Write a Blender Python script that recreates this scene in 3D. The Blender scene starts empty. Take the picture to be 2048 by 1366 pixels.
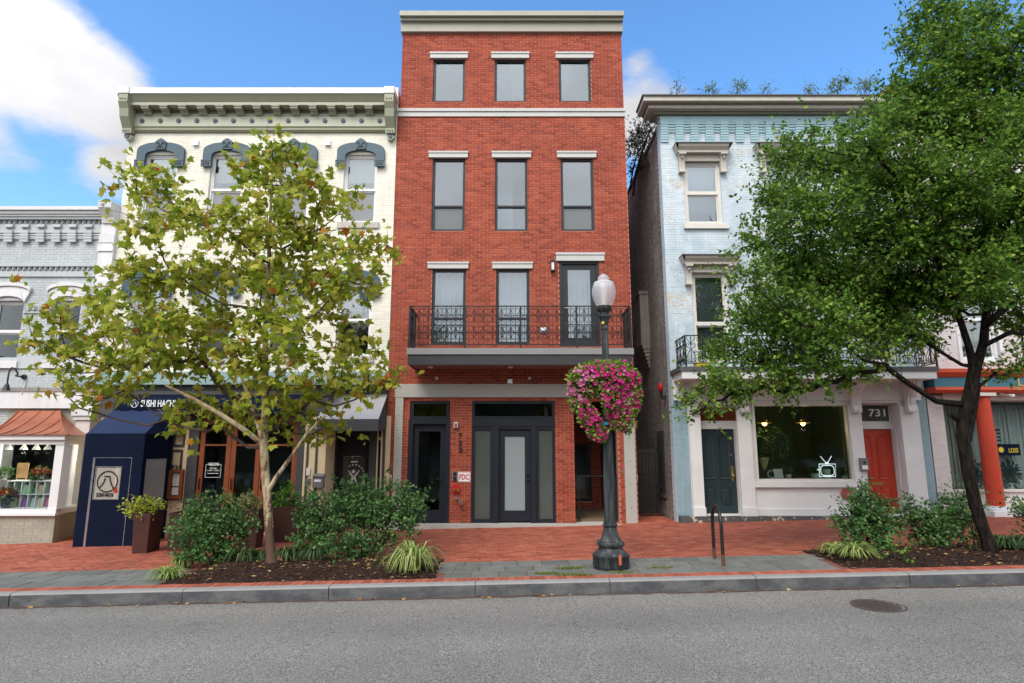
import bpy, math, random
import numpy as np
from mathutils import Vector, Matrix
random.seed(11); rng = np.random.default_rng(5)
SC = bpy.context.scene; COL = SC.collection
R_ = math.radians

# ------------------------------------------------------------------ camera, sky, sun, exposure
F, PITCH, HC, SLOPE, YB = 1195.0, R_(9.83), 1.894, 0.0215, 14.8     # focal length (2048 px wide), tilt, eye height, street grade, facade distance
cam_d = bpy.data.cameras.new('camera'); cam = bpy.data.objects.new('camera', cam_d); COL.objects.link(cam)
cam_d.sensor_width = 36; cam_d.lens = F/2048*36; cam_d.clip_end = 3000; cam_d.clip_start = .05
cam.location = (0, 0, HC); cam.rotation_euler = (math.pi/2+PITCH, 0, 0); SC.camera = cam
SUN_EL, SUN_AZ = R_(50), R_(204)          # azimuth clockwise from +Y: behind the camera, a little to its left
sun_dir = Vector((math.sin(SUN_AZ)*math.cos(SUN_EL), math.cos(SUN_AZ)*math.cos(SUN_EL), math.sin(SUN_EL)))
sd = bpy.data.lights.new('sun', 'SUN'); sd.energy = 1.22; sd.angle = R_(30); sd.color = (1, .945, .86)
so = bpy.data.objects.new('sun', sd); COL.objects.link(so); so.rotation_euler = sun_dir.to_track_quat('Z', 'Y').to_euler()
so.location = (0, -20, 40)
SC.view_settings.view_transform = 'Standard'; SC.view_settings.look = 'None'
SC.view_settings.exposure = 1.3; SC.view_settings.gamma = 1; SC.view_settings.use_curve_mapping = False

def ray(px, py):
    u = (px-1024)/F; v = (683-py)/F
    return u, math.cos(PITCH)-v*math.sin(PITCH), math.sin(PITCH)+v*math.cos(PITCH)

wd = bpy.data.worlds.new('World'); SC.world = wd; wd.use_nodes = True
nt = wd.node_tree; nt.nodes.clear()
def N(t, **k):
    n = nt.nodes.new(t)
    for a, b in k.items(): setattr(n, a, b)
    return n
def L(a, b): nt.links.new(a, b)
def wmath(op, a, b=None, clamp=False):
    n = N('ShaderNodeMath', operation=op, use_clamp=clamp)
    for i, s in enumerate((a, b)):
        if s is None: continue
        if isinstance(s, (int, float)): n.inputs[i].default_value = s
        else: L(s, n.inputs[i])
    return n.outputs[0]
sky = N('ShaderNodeTexSky', sky_type='NISHITA'); sky.sun_disc = False
sky.sun_elevation = SUN_EL; sky.sun_rotation = SUN_AZ; sky.altitude = 50; sky.air_density = 1.0; sky.dust_density = .6; sky.ozone_density = 2.0
tc = N('ShaderNodeTexCoord'); sep = N('ShaderNodeSeparateXYZ'); L(tc.outputs['Generated'], sep.inputs[0])
nz = N('ShaderNodeTexNoise'); nz.inputs['Scale'].default_value = 3.2; nz.inputs['Detail'].default_value = 9; nz.inputs['Roughness'].default_value = .58
mp = N('ShaderNodeMapping'); mp.inputs['Scale'].default_value = (1, 1, 1.9); L(tc.outputs['Generated'], mp.inputs[0]); L(mp.outputs[0], nz.inputs['Vector'])
# cumulus banks: one at upper left, small ones low on the right, broken cloud over the rest of the sky
def bank(px, py, rad, amp):
    d = Vector(ray(px, py)).normalized()
    vm = N('ShaderNodeVectorMath', operation='DISTANCE'); L(tc.outputs['Generated'], vm.inputs[0]); vm.inputs[1].default_value = d
    return wmath('MULTIPLY', wmath('SUBTRACT', 1.0, wmath('DIVIDE', vm.outputs['Value'], rad)), amp)
m = bank(75, 95, .105, .55)
for b in ((-150, 70, .12, .55), (195, 165, .078, .5), (232, 330, .035, .2), (1265, 250, .075, .5), (1275, 135, .03, .12), (-480, 10, .2, .6)):
    m = wmath('MAXIMUM', m, bank(*b))
m = wmath('MAXIMUM', m, -.35)
back = wmath('MULTIPLY', wmath('ADD', wmath('MULTIPLY', sep.outputs[1], -1.0), .05, True), 1.3, True)
m = wmath('ADD', m, wmath('MULTIPLY', back, .8))
dens = wmath('ADD', m, wmath('MULTIPLY', wmath('SUBTRACT', nz.outputs['Fac'], .5), 1.05))
rp = N('ShaderNodeMapRange', interpolation_type='SMOOTHSTEP'); L(dens, rp.inputs[0]); rp.inputs[1].default_value = -.04; rp.inputs[2].default_value = .20
n2 = N('ShaderNodeTexNoise'); n2.inputs['Scale'].default_value = 5; n2.inputs['Detail'].default_value = 5; L(mp.outputs[0], n2.inputs['Vector'])
cr = N('ShaderNodeMapRange'); L(n2.outputs['Fac'], cr.inputs[0]); cr.inputs[1].default_value = .3; cr.inputs[2].default_value = .7; cr.inputs[3].default_value = 1.85; cr.inputs[4].default_value = 2.75
# cloud near the sun is lit through and brighter
ds = N('ShaderNodeVectorMath', operation='DOT_PRODUCT'); L(tc.outputs['Generated'], ds.inputs[0]); ds.inputs[1].default_value = sun_dir
cb_f = wmath('MULTIPLY', cr.outputs[0], wmath('ADD', wmath('MULTIPLY', wmath('MAXIMUM', ds.outputs['Value'], 0.0), 2.0), 1.0))
cc = N('ShaderNodeCombineColor'); L(cb_f, cc.inputs[0]); L(cb_f, cc.inputs[1]); L(wmath('MULTIPLY', cb_f, 1.03), cc.inputs[2])
hs = N('ShaderNodeHueSaturation'); L(sky.outputs[0], hs.inputs['Color']); hs.inputs['Saturation'].default_value = 1.22; hs.inputs['Value'].default_value = .97
mx = N('ShaderNodeMixRGB'); L(rp.outputs[0], mx.inputs[0]); L(hs.outputs[0], mx.inputs[1]); L(cc.outputs[0], mx.inputs[2])
bg = N('ShaderNodeBackground'); L(mx.outputs[0], bg.inputs[0]); bg.inputs[1].default_value = .135
wo_ = N('ShaderNodeOutputWorld'); L(bg.outputs[0], wo_.inputs[0])

# ------------------------------------------------------------------ measuring helpers (a sight line met with a vertical plane or with the pavement)
def X(px, py, Y=YB): u, b, c = ray(px, py); return u*Y/b
def Z(py, Y=YB): u, b, c = ray(1024, py); return HC+c*Y/b
def RC(a, b, c, d, Y=YB): mid = (b+d)/2; return [X(a, mid, Y), X(c, mid, Y), Z(d, Y), Z(b, Y)]
def G(px, py, drop=0.0):
    u, b, c = ray(px, py); t = (HC+drop)/(SLOPE*u-c); return Vector((u*t, b*t, SLOPE*u*t-drop))
def P(px, py, Y): return Vector((X(px, py, Y), Y, Z(py, Y)))
def gz(x): return SLOPE*x
def PX(Y, py=683): u, b, c = ray(1024, py); return Y/b/F        # metres covered by one pixel at distance Y

# ------------------------------------------------------------------ objects
ORG = {}
def empty(name, loc):
    o = bpy.data.objects.new(name, None); COL.objects.link(o); o.location = loc; o.empty_display_size = .2; ORG[o.name] = Vector(loc); return o
def tag(o, label, cat, group=None):
    o['label'] = label; o['category'] = cat
    if group: o['group'] = group
    return o
def thing(name, label, cat, loc, group=None): return tag(empty(name, loc), label, cat, group)
def link(name, me, parent=None, loc=None, label=None, kind=None, mtx=None):
    o = bpy.data.objects.new(name, me); COL.objects.link(o)
    if parent is not None:
        o.parent = parent; ORG[o.name] = ORG[parent.name]
    else: ORG[o.name] = Vector(loc) if loc is not None else Vector()
    if mtx is not None: o.matrix_basis = mtx
    elif loc is not None: o.location = loc if parent is None else Vector(loc)-ORG[parent.name]
    if label: o['label'] = label
    if kind: o['kind'] = kind
    return o

class MB:
    def __init__(s): s.v = []; s.f = []; s.m = []; s.k = 0; s.sm = []
    def add(s, v, f, smooth=False):
        n = len(s.v); s.v += [tuple(p) for p in v]; s.f += [tuple(i+n for i in q) for q in f]; s.m += [s.k]*len(f); s.sm += [smooth]*len(f); return s
    def box(s, x0, x1, y0, y1, z0, z1):
        v = [(x0, y0, z0), (x1, y0, z0), (x1, y1, z0), (x0, y1, z0), (x0, y0, z1), (x1, y0, z1), (x1, y1, z1), (x0, y1, z1)]
        return s.add(v, [(0, 3, 2, 1), (4, 5, 6, 7), (0, 1, 5, 4), (1, 2, 6, 5), (2, 3, 7, 6), (3, 0, 4, 7)])
    def hexa(s, b, t):      # bottom ring, top ring of four points
        return s.add(list(b)+list(t), [(0, 3, 2, 1), (4, 5, 6, 7), (0, 1, 5, 4), (1, 2, 6, 5), (2, 3, 7, 6), (3, 0, 4, 7)])
    def prism(s, pts, y0, y1):      # outline in x, z
        n = len(pts); v = [(p[0], y0, p[1]) for p in pts]+[(p[0], y1, p[1]) for p in pts]
        return s.add(v, [tuple(range(n)), tuple(range(2*n-1, n-1, -1))]+[(i, i+n, (i+1) % n+n, (i+1) % n) for i in range(n)])
    def xprof(s, pts, x0, x1):      # outline in y, z swept along x
        n = len(pts); v = [(x0, p[0], p[1]) for p in pts]+[(x1, p[0], p[1]) for p in pts]
        return s.add(v, [tuple(range(n)), tuple(range(2*n-1, n-1, -1))]+[(i, i+n, (i+1) % n+n, (i+1) % n) for i in range(n)])
    def lathe(s, prof, c, n=24, flute=None, smooth=True):
        v = []; f = []
        for j, (r, z) in enumerate(prof):
            for i in range(n):
                a = 2*math.pi*i/n; rr = r*(flute(j, i) if flute else 1); v.append((c[0]+rr*math.cos(a), c[1]+rr*math.sin(a), c[2]+z))
        for j in range(len(prof)-1):
            for i in range(n): f.append((j*n+i, j*n+(i+1) % n, (j+1)*n+(i+1) % n, (j+1)*n+i))
        s.add(v, f, smooth)
        return s.add([v[i] for i in range(n)]+v[-n:], [tuple(range(n-1, -1, -1)), tuple(range(n, 2*n))])
    def tube(s, pts, r, n=6, smooth=True):
        pts = [Vector(p) for p in pts]; m = len(pts); rs = r if isinstance(r, (list, tuple)) else [r]*m
        v = []; f = []; up = None
        for i, p in enumerate(pts):
            d = (pts[min(i+1, m-1)]-pts[max(i-1, 0)])
            if d.length < 1e-9: d = Vector((0, 0, 1))
            d.normalize()
            a = Vector((0, 0, 1)) if abs(d.z) < .9 else Vector((1, 0, 0))
            if up is not None and (up-d*up.dot(d)).length > .05: a = up
            e = (a-d*a.dot(d)).normalized(); up = e; g = d.cross(e)
            for k in range(n):
                t = 2*math.pi*k/n; v.append(p+(e*math.cos(t)+g*math.sin(t))*rs[i])
        for i in range(m-1):
            for k in range(n): f.append((i*n+k, i*n+(k+1) % n, (i+1)*n+(k+1) % n, (i+1)*n+k))
        s.add(v, f, smooth)
        return s.add([v[i] for i in range(n)]+v[-n:], [tuple(range(n-1, -1, -1)), tuple(range(n, 2*n))])
    def disc(s, c, r, y0, y1, n=16):        # round plate facing the street
        return s.prism([(c[0]+r*math.cos(2*math.pi*i/n), c[1]+r*math.sin(2*math.pi*i/n)) for i in range(n)], y0, y1)
    def ball(s, c, r, n=12, sq=(1, 1, 1)):
        prof = [(max(1e-4, math.sin(math.pi*j/(n//2))), -math.cos(math.pi*j/(n//2))) for j in range(n//2+1)]
        v = []; f = []
        for (a, b) in prof:
            for i in range(n):
                t = 2*math.pi*i/n; v.append((c[0]+r*sq[0]*a*math.cos(t), c[1]+r*sq[1]*a*math.sin(t), c[2]+r*sq[2]*b))
        for j in range(n//2):
            for i in range(n): f.append((j*n+i, j*n+(i+1) % n, (j+1)*n+(i+1) % n, (j+1)*n+i))
        return s.add(v, f, True)
    def mesh(s, name, mats, org=Vector()):
        me = bpy.data.meshes.new(name)
        if any(abs(c) > 0 for c in org): vs = [(p[0]-org[0], p[1]-org[1], p[2]-org[2]) for p in s.v]
        else: vs = s.v
        me.from_pydata(vs, [], s.f)
        for m_ in (mats if isinstance(mats, (list, tuple)) else [mats]): me.materials.append(m_)
        me.polygons.foreach_set('material_index', s.m); me.polygons.foreach_set('use_smooth', s.sm)
        me.update()
        if any(s.sm): me.set_sharp_from_angle(angle=R_(38))
        return me
    def part(s, name, mats, parent, label=None, kind=None):
        return link(name, s.mesh(name, mats, ORG[parent.name]), parent, None, label, kind)
    def solo(s, name, mats, label, cat, loc, group=None):
        o = link(name, s.mesh(name, mats, Vector(loc)), None, loc); return tag(o, label, cat, group)
    def structure(s, name, mats): return link(name, s.mesh(name, mats), None, (0, 0, 0), None, 'structure')

def bulk(name, tv, tf, Rm, pos, mat, org=Vector()):         # one mesh of many little triangle shapes
    tv = np.asarray(tv, float); tf = np.asarray(tf, int); n = len(pos); k = len(tv)
    V = np.einsum('nij,kj->nki', Rm, tv)+np.asarray(pos)[:, None, :]-np.asarray(org)[None, None, :]
    Fc = tf[None]+(np.arange(n)*k)[:, None, None]
    me = bpy.data.meshes.new(name); me.vertices.add(n*k); me.vertices.foreach_set('co', V.reshape(-1).astype(np.float32))
    nf = n*len(tf); me.loops.add(nf*3); me.loops.foreach_set('vertex_index', Fc.reshape(-1).astype(np.int32))
    me.polygons.add(nf); me.polygons.foreach_set('loop_start', np.arange(0, nf*3, 3, dtype=np.int32))
    me.materials.append(mat); me.update(calc_edges=True); return me
def frames(ydir, nrm, size):        # rotation matrices whose y column follows ydir and z column leans to nrm
    y = ydir/np.linalg.norm(ydir, axis=1, keepdims=True)
    x = np.cross(y, nrm); x /= (np.linalg.norm(x, axis=1, keepdims=True)+1e-9); z = np.cross(x, y)
    return np.stack([x, y, z], axis=2)*np.asarray(size).reshape(-1, 1, 1)
def unit(n):
    v = rng.normal(size=(n, 3)); return v/np.linalg.norm(v, axis=1, keepdims=True)

# ------------------------------------------------------------------ materials
class ND:
    def __init__(s, name):
        s.m = bpy.data.materials.new(name); s.m.use_nodes = True; s.t = s.m.node_tree; s.t.nodes.clear()
        s.out = s.n('ShaderNodeOutputMaterial')
    def n(s, t, **k):
        q = s.t.nodes.new(t)
        for a, b in k.items(): setattr(q, a, b)
        return q
    def l(s, a, b): s.t.links.new(a, b)
    def put(s, sock, v):
        if isinstance(v, (int, float)): sock.default_value = v
        elif isinstance(v, (tuple, list)): sock.default_value = (*v, 1)[:4] if len(sock.default_value) == 4 else v
        else: s.l(v, sock)
    def math(s, op, a, b=0.0, clamp=False):
        q = s.n('ShaderNodeMath', operation=op, use_clamp=clamp); s.put(q.inputs[0], a); s.put(q.inputs[1], b); return q.outputs[0]
    def noise(s, scale, detail=4, rough=.55, vec=None, stretch=None):
        q = s.n('ShaderNodeTexNoise'); q.inputs['Scale'].default_value = scale; q.inputs['Detail'].default_value = detail; q.inputs['Roughness'].default_value = rough
        if vec is None:
            if not hasattr(s, 'pos'): s.pos = s.n('ShaderNodeNewGeometry').outputs['Position']
            vec = s.pos
        if stretch:
            mpn = s.n('ShaderNodeMapping'); mpn.inputs['Scale'].default_value = stretch; s.l(vec, mpn.inputs[0]); vec = mpn.outputs[0]
        s.l(vec, q.inputs['Vector']); return q.outputs['Fac']
    def rnd(s):
        a = s.n('ShaderNodeNewGeometry').outputs['Random Per Island']; b = s.n('ShaderNodeObjectInfo').outputs['Random']
        return s.math('FRACT', s.math('ADD', a, b))
    def ramp(s, fac, stops, interp='LINEAR'):
        q = s.n('ShaderNodeValToRGB'); q.color_ramp.interpolation = interp; e = q.color_ramp.elements
        while len(e) < len(stops): e.new(.5)
        for i, (p, c) in enumerate(stops):
            e[i].position = p; e[i].color = (*c, 1) if len(c) == 3 else c
        s.put(q.inputs[0], fac); return q.outputs[0]
    def mix(s, fac, a, b, mode='MIX'):
        q = s.n('ShaderNodeMixRGB', blend_type=mode); s.put(q.inputs[0], fac); s.put(q.inputs[1], a); s.put(q.inputs[2], b); return q.outputs[0]
    def smooth(s, v, lo, hi):
        q = s.n('ShaderNodeMapRange', interpolation_type='SMOOTHSTEP'); s.put(q.inputs[0], v); q.inputs[1].default_value = lo; q.inputs[2].default_value = hi; return q.outputs[0]
    def bsdf(s, col, rough=.6, metal=0., spec=.4, bump=None, bdist=.01, bstr=.5, transl=0., emit=None):
        b = s.n('ShaderNodeBsdfPrincipled'); s.put(b.inputs['Base Color'], col); s.put(b.inputs['Roughness'], rough)
        b.inputs['Metallic'].default_value = metal; b.inputs['Specular IOR Level'].default_value = spec
        if emit: b.inputs['Emission Color'].default_value = (*emit[0], 1); b.inputs['Emission Strength'].default_value = emit[1]
        if bump is not None:
            q = s.n('ShaderNodeBump'); q.inputs['Distance'].default_value = bdist; q.inputs['Strength'].default_value = bstr; s.l(bump, q.inputs['Height']); s.l(q.outputs[0], b.inputs['Normal'])
        o = b.outputs[0]
        if transl:
            t = s.n('ShaderNodeBsdfTranslucent'); s.put(t.inputs[0], col); q = s.n('ShaderNodeMixShader'); q.inputs[0].default_value = transl
            s.l(o, q.inputs[1]); s.l(t.outputs[0], q.inputs[2]); o = q.outputs[0]
        s.l(o, s.out.inputs[0]); return s.m
def mat(name, col, rough=.6, var=.12, scale=3., fine=.06, metal=0., spec=.4, bump=.0, bscale=90., isl=0., emit=None):
    d = ND(name); f = d.math('ADD', d.math('MULTIPLY', d.math('SUBTRACT', d.noise(scale, 5), .5), var*2.6), 1.0)
    if fine: f = d.math('ADD', f, d.math('MULTIPLY', d.math('SUBTRACT', d.noise(45, 3), .5), fine*2.6))
    if isl: f = d.math('MULTIPLY', f, d.math('ADD', d.math('MULTIPLY', d.rnd(), isl*2), 1-isl))
    c = d.mix(1., col, f, 'MULTIPLY')
    r = d.math('ADD', d.math('MULTIPLY', d.math('SUBTRACT', d.noise(scale*2.3, 3), .5), .25), rough, True)
    return d.bsdf(c, r, metal, spec, d.noise(bscale, 3) if bump else None, .01, bump, 0, emit)
def leafmat(name, stops, transl=.3, rough=.5, spec=.16):
    d = ND(name); c = d.ramp(d.rnd(), stops); c = d.mix(.5, c, d.math('ADD', d.math('MULTIPLY', d.noise(2.2, 3), 1.1), .45), 'MULTIPLY'); return d.bsdf(c, rough, 0, spec, None, transl=transl)
def glass(name, refl, tint=(.9, .95, .95), rough=.015, wave=.0, ior=1.5):
    d = ND(name); g = d.n('ShaderNodeBsdfGlossy'); g.inputs['Roughness'].default_value = rough; g.inputs[0].default_value = (.95, .98, 1, 1)
    t = d.n('ShaderNodeBsdfTransparent'); t.inputs[0].default_value = (*tint, 1); fr = d.n('ShaderNodeFresnel'); fr.inputs[0].default_value = ior
    if wave:
        q = d.n('ShaderNodeBump'); q.inputs['Distance'].default_value = .02; q.inputs['Strength'].default_value = wave; d.l(d.noise(2.5, 2), q.inputs['Height']); d.l(q.outputs[0], g.inputs['Normal'])
    mxs = d.n('ShaderNodeMixShader'); d.l(d.math('ADD', fr.outputs[0], refl, True), mxs.inputs[0]); d.l(t.outputs[0], mxs.inputs[1]); d.l(g.outputs[0], mxs.inputs[2]); d.l(mxs.outputs[0], d.out.inputs[0]); return d.m

def brickmat(name, stops, rough=.8, big=.7):
    d = ND(name); c = d.ramp(d.rnd(), stops); f = d.math('ADD', d.math('MULTIPLY', d.noise(28, 4), .5), .75); f2 = d.math('ADD', d.math('MULTIPLY', d.noise(.8, 6, .65), big), 1-big/2)
    st = d.math('ADD', d.math('MULTIPLY', d.noise(1.6, 4, .6, None, (2.2, 2.2, .22)), .5), .75); c = d.mix(1., d.mix(1., d.mix(1., c, f, 'MULTIPLY'), f2, 'MULTIPLY'), st, 'MULTIPLY'); return d.bsdf(c, rough, 0, .25, d.noise(120, 3), .006, .4)
M = {}
M['brick'] = brickmat('red_brick', [(0, (.215, .046, .028)), (.2, (.275, .056, .032)), (.6, (.325, .070, .037)), (.88, (.365, .088, .047)), (1, (.235, .057, .041))])
M['mortar'] = mat('pink_mortar', (.57, .25, .185), .9, .12, 2, .1)
M['paver'] = brickmat('sidewalk_brick', [(0, (.265, .070, .040)), (.3, (.315, .085, .048)), (.65, (.36, .102, .058)), (.9, (.40, .125, .073)), (1, (.295, .082, .053))], .8, .45)
M['sand'] = mat('paver_joint_sand', (.17, .065, .045), .95, .25, 4, .15)
def painted(name, c1, c2, rough=.55, streak=.5, isl=.05):
    d = ND(name); f = d.noise(1.1, 5, .6); f2 = d.noise(2.2, 4, .6, None, (3.5, 3.5, .35))
    c = d.mix(d.smooth(d.math('ADD', d.math('MULTIPLY', f, 1-streak), d.math('MULTIPLY', f2, streak)), .35, .68), c1, c2)
    k = d.math('ADD', d.math('MULTIPLY', d.rnd(), isl*2), 1-isl); return d.bsdf(d.mix(1., c, k, 'MULTIPLY'), rough, 0, .3, d.noise(70, 3), .006, .35)
M['cream'] = painted('cream_painted_brick', (.77, .745, .645), (.67, .645, .55))
M['creamj'] = mat('cream_joint', (.66, .625, .51), .7, .1)
M['grey'] = painted('grey_painted_brick', (.47, .50, .505), (.40, .43, .435))
M['greyj'] = mat('grey_joint', (.36, .385, .39), .7, .1)
M['greyw'] = painted('white_painted_masonry', (.66, .66, .665), (.57, .57, .58))
M['olivebase'] = painted('olive_grey_painted_brick', (.37, .36, .29), (.31, .30, .245))
d = ND('peeling_blue_paint')
f = d.noise(.9, 5, .6); c = d.mix(d.smooth(f, .38, .66), (.42, .515, .565), (.56, .63, .675))
c = d.mix(d.smooth(d.noise(2.4, 4, .6, None, (3, 3, .4)), .5, .75), c, (.59, .645, .68))
zone = d.math('ADD', d.math('MULTIPLY', d.noise(1.0, 3), .55), d.math('MULTIPLY', d.noise(17, 5, .65), .70))
c = d.mix(d.smooth(zone, .735, .755), c, (.55, .44, .31)); c = d.mix(d.smooth(d.math('ADD', d.math('MULTIPLY', d.noise(1.3, 3), .5), d.math('MULTIPLY', d.noise(23, 4, .6), .7)), .76, .785), c, (.17, .15, .14))
M['blue'] = d.bsdf(d.mix(1., c, d.math('ADD', d.math('MULTIPLY', d.rnd(), .12), .94), 'MULTIPLY'), .55, 0, .3, d.noise(60, 3), .008, .4)
M['bluelow'] = painted('unfaded_blue_brick', (.27, .38, .43), (.22, .32, .37))
M['bluej'] = mat('blue_joint', (.46, .56, .61), .8, .15)
M['teal'] = mat('teal_corbel_paint', (.33, .50, .55), .5, .15, 3, isl=.06)
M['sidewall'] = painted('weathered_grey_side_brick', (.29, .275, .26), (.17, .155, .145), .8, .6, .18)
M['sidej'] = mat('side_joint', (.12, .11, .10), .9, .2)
M['pink'] = painted('pale_pink_painted_brick', (.66, .62, .60), (.58, .545, .525)); M['pinkj'] = mat('pink_joint', (.52, .485, .47), .8)
M['trimgrey'] = mat('putty_grey_trim', (.31, .30, .245), .5, .07)
M['trimlight'] = mat('pale_grey_trim', (.47, .47, .45), .5, .06)
M['steel'] = mat('pale_grey_steel_paint', (.40, .395, .36), .45, .07)
M['frame'] = mat('dark_window_frame', (.022, .026, .030), .45, .05, spec=.3)
M['door'] = mat('charcoal_blue_door_paint', (.016, .020, .028), .4, .06, spec=.28)
M['iron'] = mat('black_iron', (.012, .012, .013), .45, .1)
M['deckmetal'] = mat('dark_deck_flashing', (.034, .035, .039), .42, .2, 2.5, bump=.3, bscale=2.5)
M['soffit'] = mat('brown_soffit', (.22, .12, .09), .7, .08)
M['conc'] = mat('pale_concrete', (.42, .395, .36), .85, .15, 2, .1, bump=.2)
M['olive'] = mat('olive_trim', (.285, .295, .205), .45, .08); M['olivelt'] = mat('light_olive_trim', (.39, .40, .305), .45, .08); M['olivedk'] = mat('dark_olive_trim', (.205, .21, .145), .45, .08)
M['white'] = mat('white_paint', (.70, .70, .70), .45, .05); M['offwhite'] = mat('off_white_trim', (.62, .59, .54), .5, .1, 5)
M['slate'] = mat('slate_blue_trim', (.045, .085, .112), .45, .08)
M['trimtan'] = mat('weathered_stone_trim', (.43, .405, .355), .55, .18, 6)
M['storewhite'] = mat('dingy_white_storefront', (.66, .66, .65), .6, .14, 1.8, .05)
M['darkbase'] = mat('dark_grey_base', (.09, .09, .092), .7, .2)
M['panel'] = mat('buff_panel', (.70, .545, .34), .5, .05); M['strip'] = mat('dark_grey_strip', (.062, .060, .064), .5, .1)
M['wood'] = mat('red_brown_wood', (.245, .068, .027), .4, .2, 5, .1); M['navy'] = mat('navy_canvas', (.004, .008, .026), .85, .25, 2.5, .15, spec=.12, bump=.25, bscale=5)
M['navytop'] = mat('pale_navy_canvas', (.020, .033, .078), .75, .15, 2, spec=.15); M['awn'] = mat('charcoal_canvas', (.062, .062, .068), .8, .12, 2); M['awntop'] = mat('pale_grey_canvas', (.33, .325, .335), .8, .08, 2)  # booth roof and awning slope paler than the canvas below them
M['sea'] = mat('sea_green_cornice', (.16, .24, .25), .5, .15, 3)
d = ND('copper_roof'); M['copper'] = d.bsdf(d.mix(d.smooth(d.noise(2.2, 5, .6), .35, .7), (.52, .185, .095), (.40, .125, .065)), .38, .65, .5, d.noise(3, 2), .02, .12)
M['red'] = mat('red_door_paint', (.42, .043, .022), .4, .1); M['redcol'] = mat('red_column_paint', (.50, .055, .022), .45, .1, 4, bump=.15, bscale=40)
M['redtrim'] = mat('red_orange_trim', (.56, .075, .03), .45, .06); M['greendoor'] = mat('dark_green_door_paint', (.021, .036, .042), .4, .1)
M['tealsign'] = mat('teal_sign_board', (.045, .16, .21), .5, .08); M['gold'] = mat('gold_letter', (.55, .38, .10), .4, .05, metal=.3)
M['int'] = mat('interior_plaster', (.50, .51, .50), .9, .05, 1); M['intdark'] = mat('dark_interior', (.07, .06, .055), .9, .3, 1); M['intgreen'] = mat('green_interior_wall', (.12, .185, .085), .8, .12, 1)
M['intfloor'] = mat('interior_floor', (.16, .11, .07), .5, .1)
M['curtain'] = mat('white_curtain', (.82, .82, .80), .9, .04); M['blind'] = mat('pale_blind', (.66, .67, .66), .8, .04)
M['screen'] = mat('dark_insect_screen', (.10, .11, .115), .12, .25, 1.5, spec=.8)
M['greyblind'] = mat('grey_screen', (.23, .24, .25), .7, .12, 2)
M['glassA'] = glass('sky_reflecting_pane', .09, (.74, .81, .85), wave=.05); M['glassB'] = glass('shop_pane', .002, wave=.05, ior=1.36); M['glassC'] = glass('old_pane', .08, wave=.12)
M['frost'] = mat('frosted_glass', (.25, .30, .305), .07, .06, 1.2, spec=.6); M['frostdk'] = mat('frosted_dark_glass', (.075, .088, .078), .05, .08, 1.2, spec=.6)
d = ND('weathered_lamp_paint'); wz = d.noise(9, 5, .65, None, (2.2, 2.2, .16)); c = d.mix(d.smooth(wz, .42, .72), (.019, .022, .023), (.085, .092, .095)); c = d.mix(d.smooth(d.noise(26, 4, .7), .66, .72), c, (.16, .165, .165)); M['lampiron'] = d.bsdf(c, .5, 0, .35, wz, .01, .3)
d = ND('lamp_globe'); g1 = d.n('ShaderNodeBsdfTransparent'); g1.inputs[0].default_value = (.98, .98, .98, 1); g2 = d.bsdf((.9, .9, .9), .18, 0, .6)
b0 = [n_ for n_ in d.t.nodes if n_.type == 'BSDF_PRINCIPLED'][0]; tr = d.n('ShaderNodeBsdfTranslucent'); tr.inputs[0].default_value = (.9, .88, .9, 1)
m1 = d.n('ShaderNodeMixShader'); m1.inputs[0].default_value = .45; d.l(b0.outputs[0], m1.inputs[1]); d.l(tr.outputs[0], m1.inputs[2])
m2 = d.n('ShaderNodeMixShader'); m2.inputs[0].default_value = .46; d.l(g1.outputs[0], m2.inputs[1]); d.l(m1.outputs[0], m2.inputs[2]); d.l(m2.outputs[0], d.out.inputs[0]); M['globe'] = d.m
M['paper'] = mat('white_paper', (.78, .78, .77), .8, .04); M['letw'] = mat('white_lettering', (.80, .81, .82), .6, 0, fine=0); M['letk'] = mat('black_lettering', (.015, .015, .017), .5, 0, fine=0)
M['letr'] = mat('red_lettering', (.50, .02, .03), .5, 0, fine=0); M['chrome'] = mat('dull_chrome', (.55, .55, .56), .3, .1, metal=.9); M['firered'] = mat('fire_red', (.45, .02, .02), .35, .1)
M['dullred'] = mat('faded_red', (.34, .075, .075), .5, .15); M['greybox'] = mat('grey_box_plastic', (.16, .155, .15), .5, .1); M['plasticw'] = mat('off_white_plastic', (.68, .66, .62), .5, .05)
M['brass'] = mat('brass', (.45, .30, .10), .35, .1, metal=.8); M['blueband'] = mat('blue_band', (.03, .30, .52), .5, .05); M['yellow'] = mat('yellow_tag', (.6, .5, .04), .6, .05)
M['corten'] = mat('rust_brown_planter', (.070, .024, .017), .6, .3, 3.5, .15, bump=.15); M['rust'] = mat('rusty_black_steel', (.016, .014, .014), .38, .2)
M['warm'] = mat('warm_lamp_glass', (.9, .6, .2), .5, 0, fine=0, emit=((1, .55, .13), 5.0)); M['neon'] = mat('white_neon_tube', (.85, .88, .9), .5, 0, fine=0, emit=((.85, .95, 1), .42))
M['spot'] = mat('small_lit_lamp', (.9, .8, .6), .5, 0, fine=0, emit=((1, .8, .5), 3.0))

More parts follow.
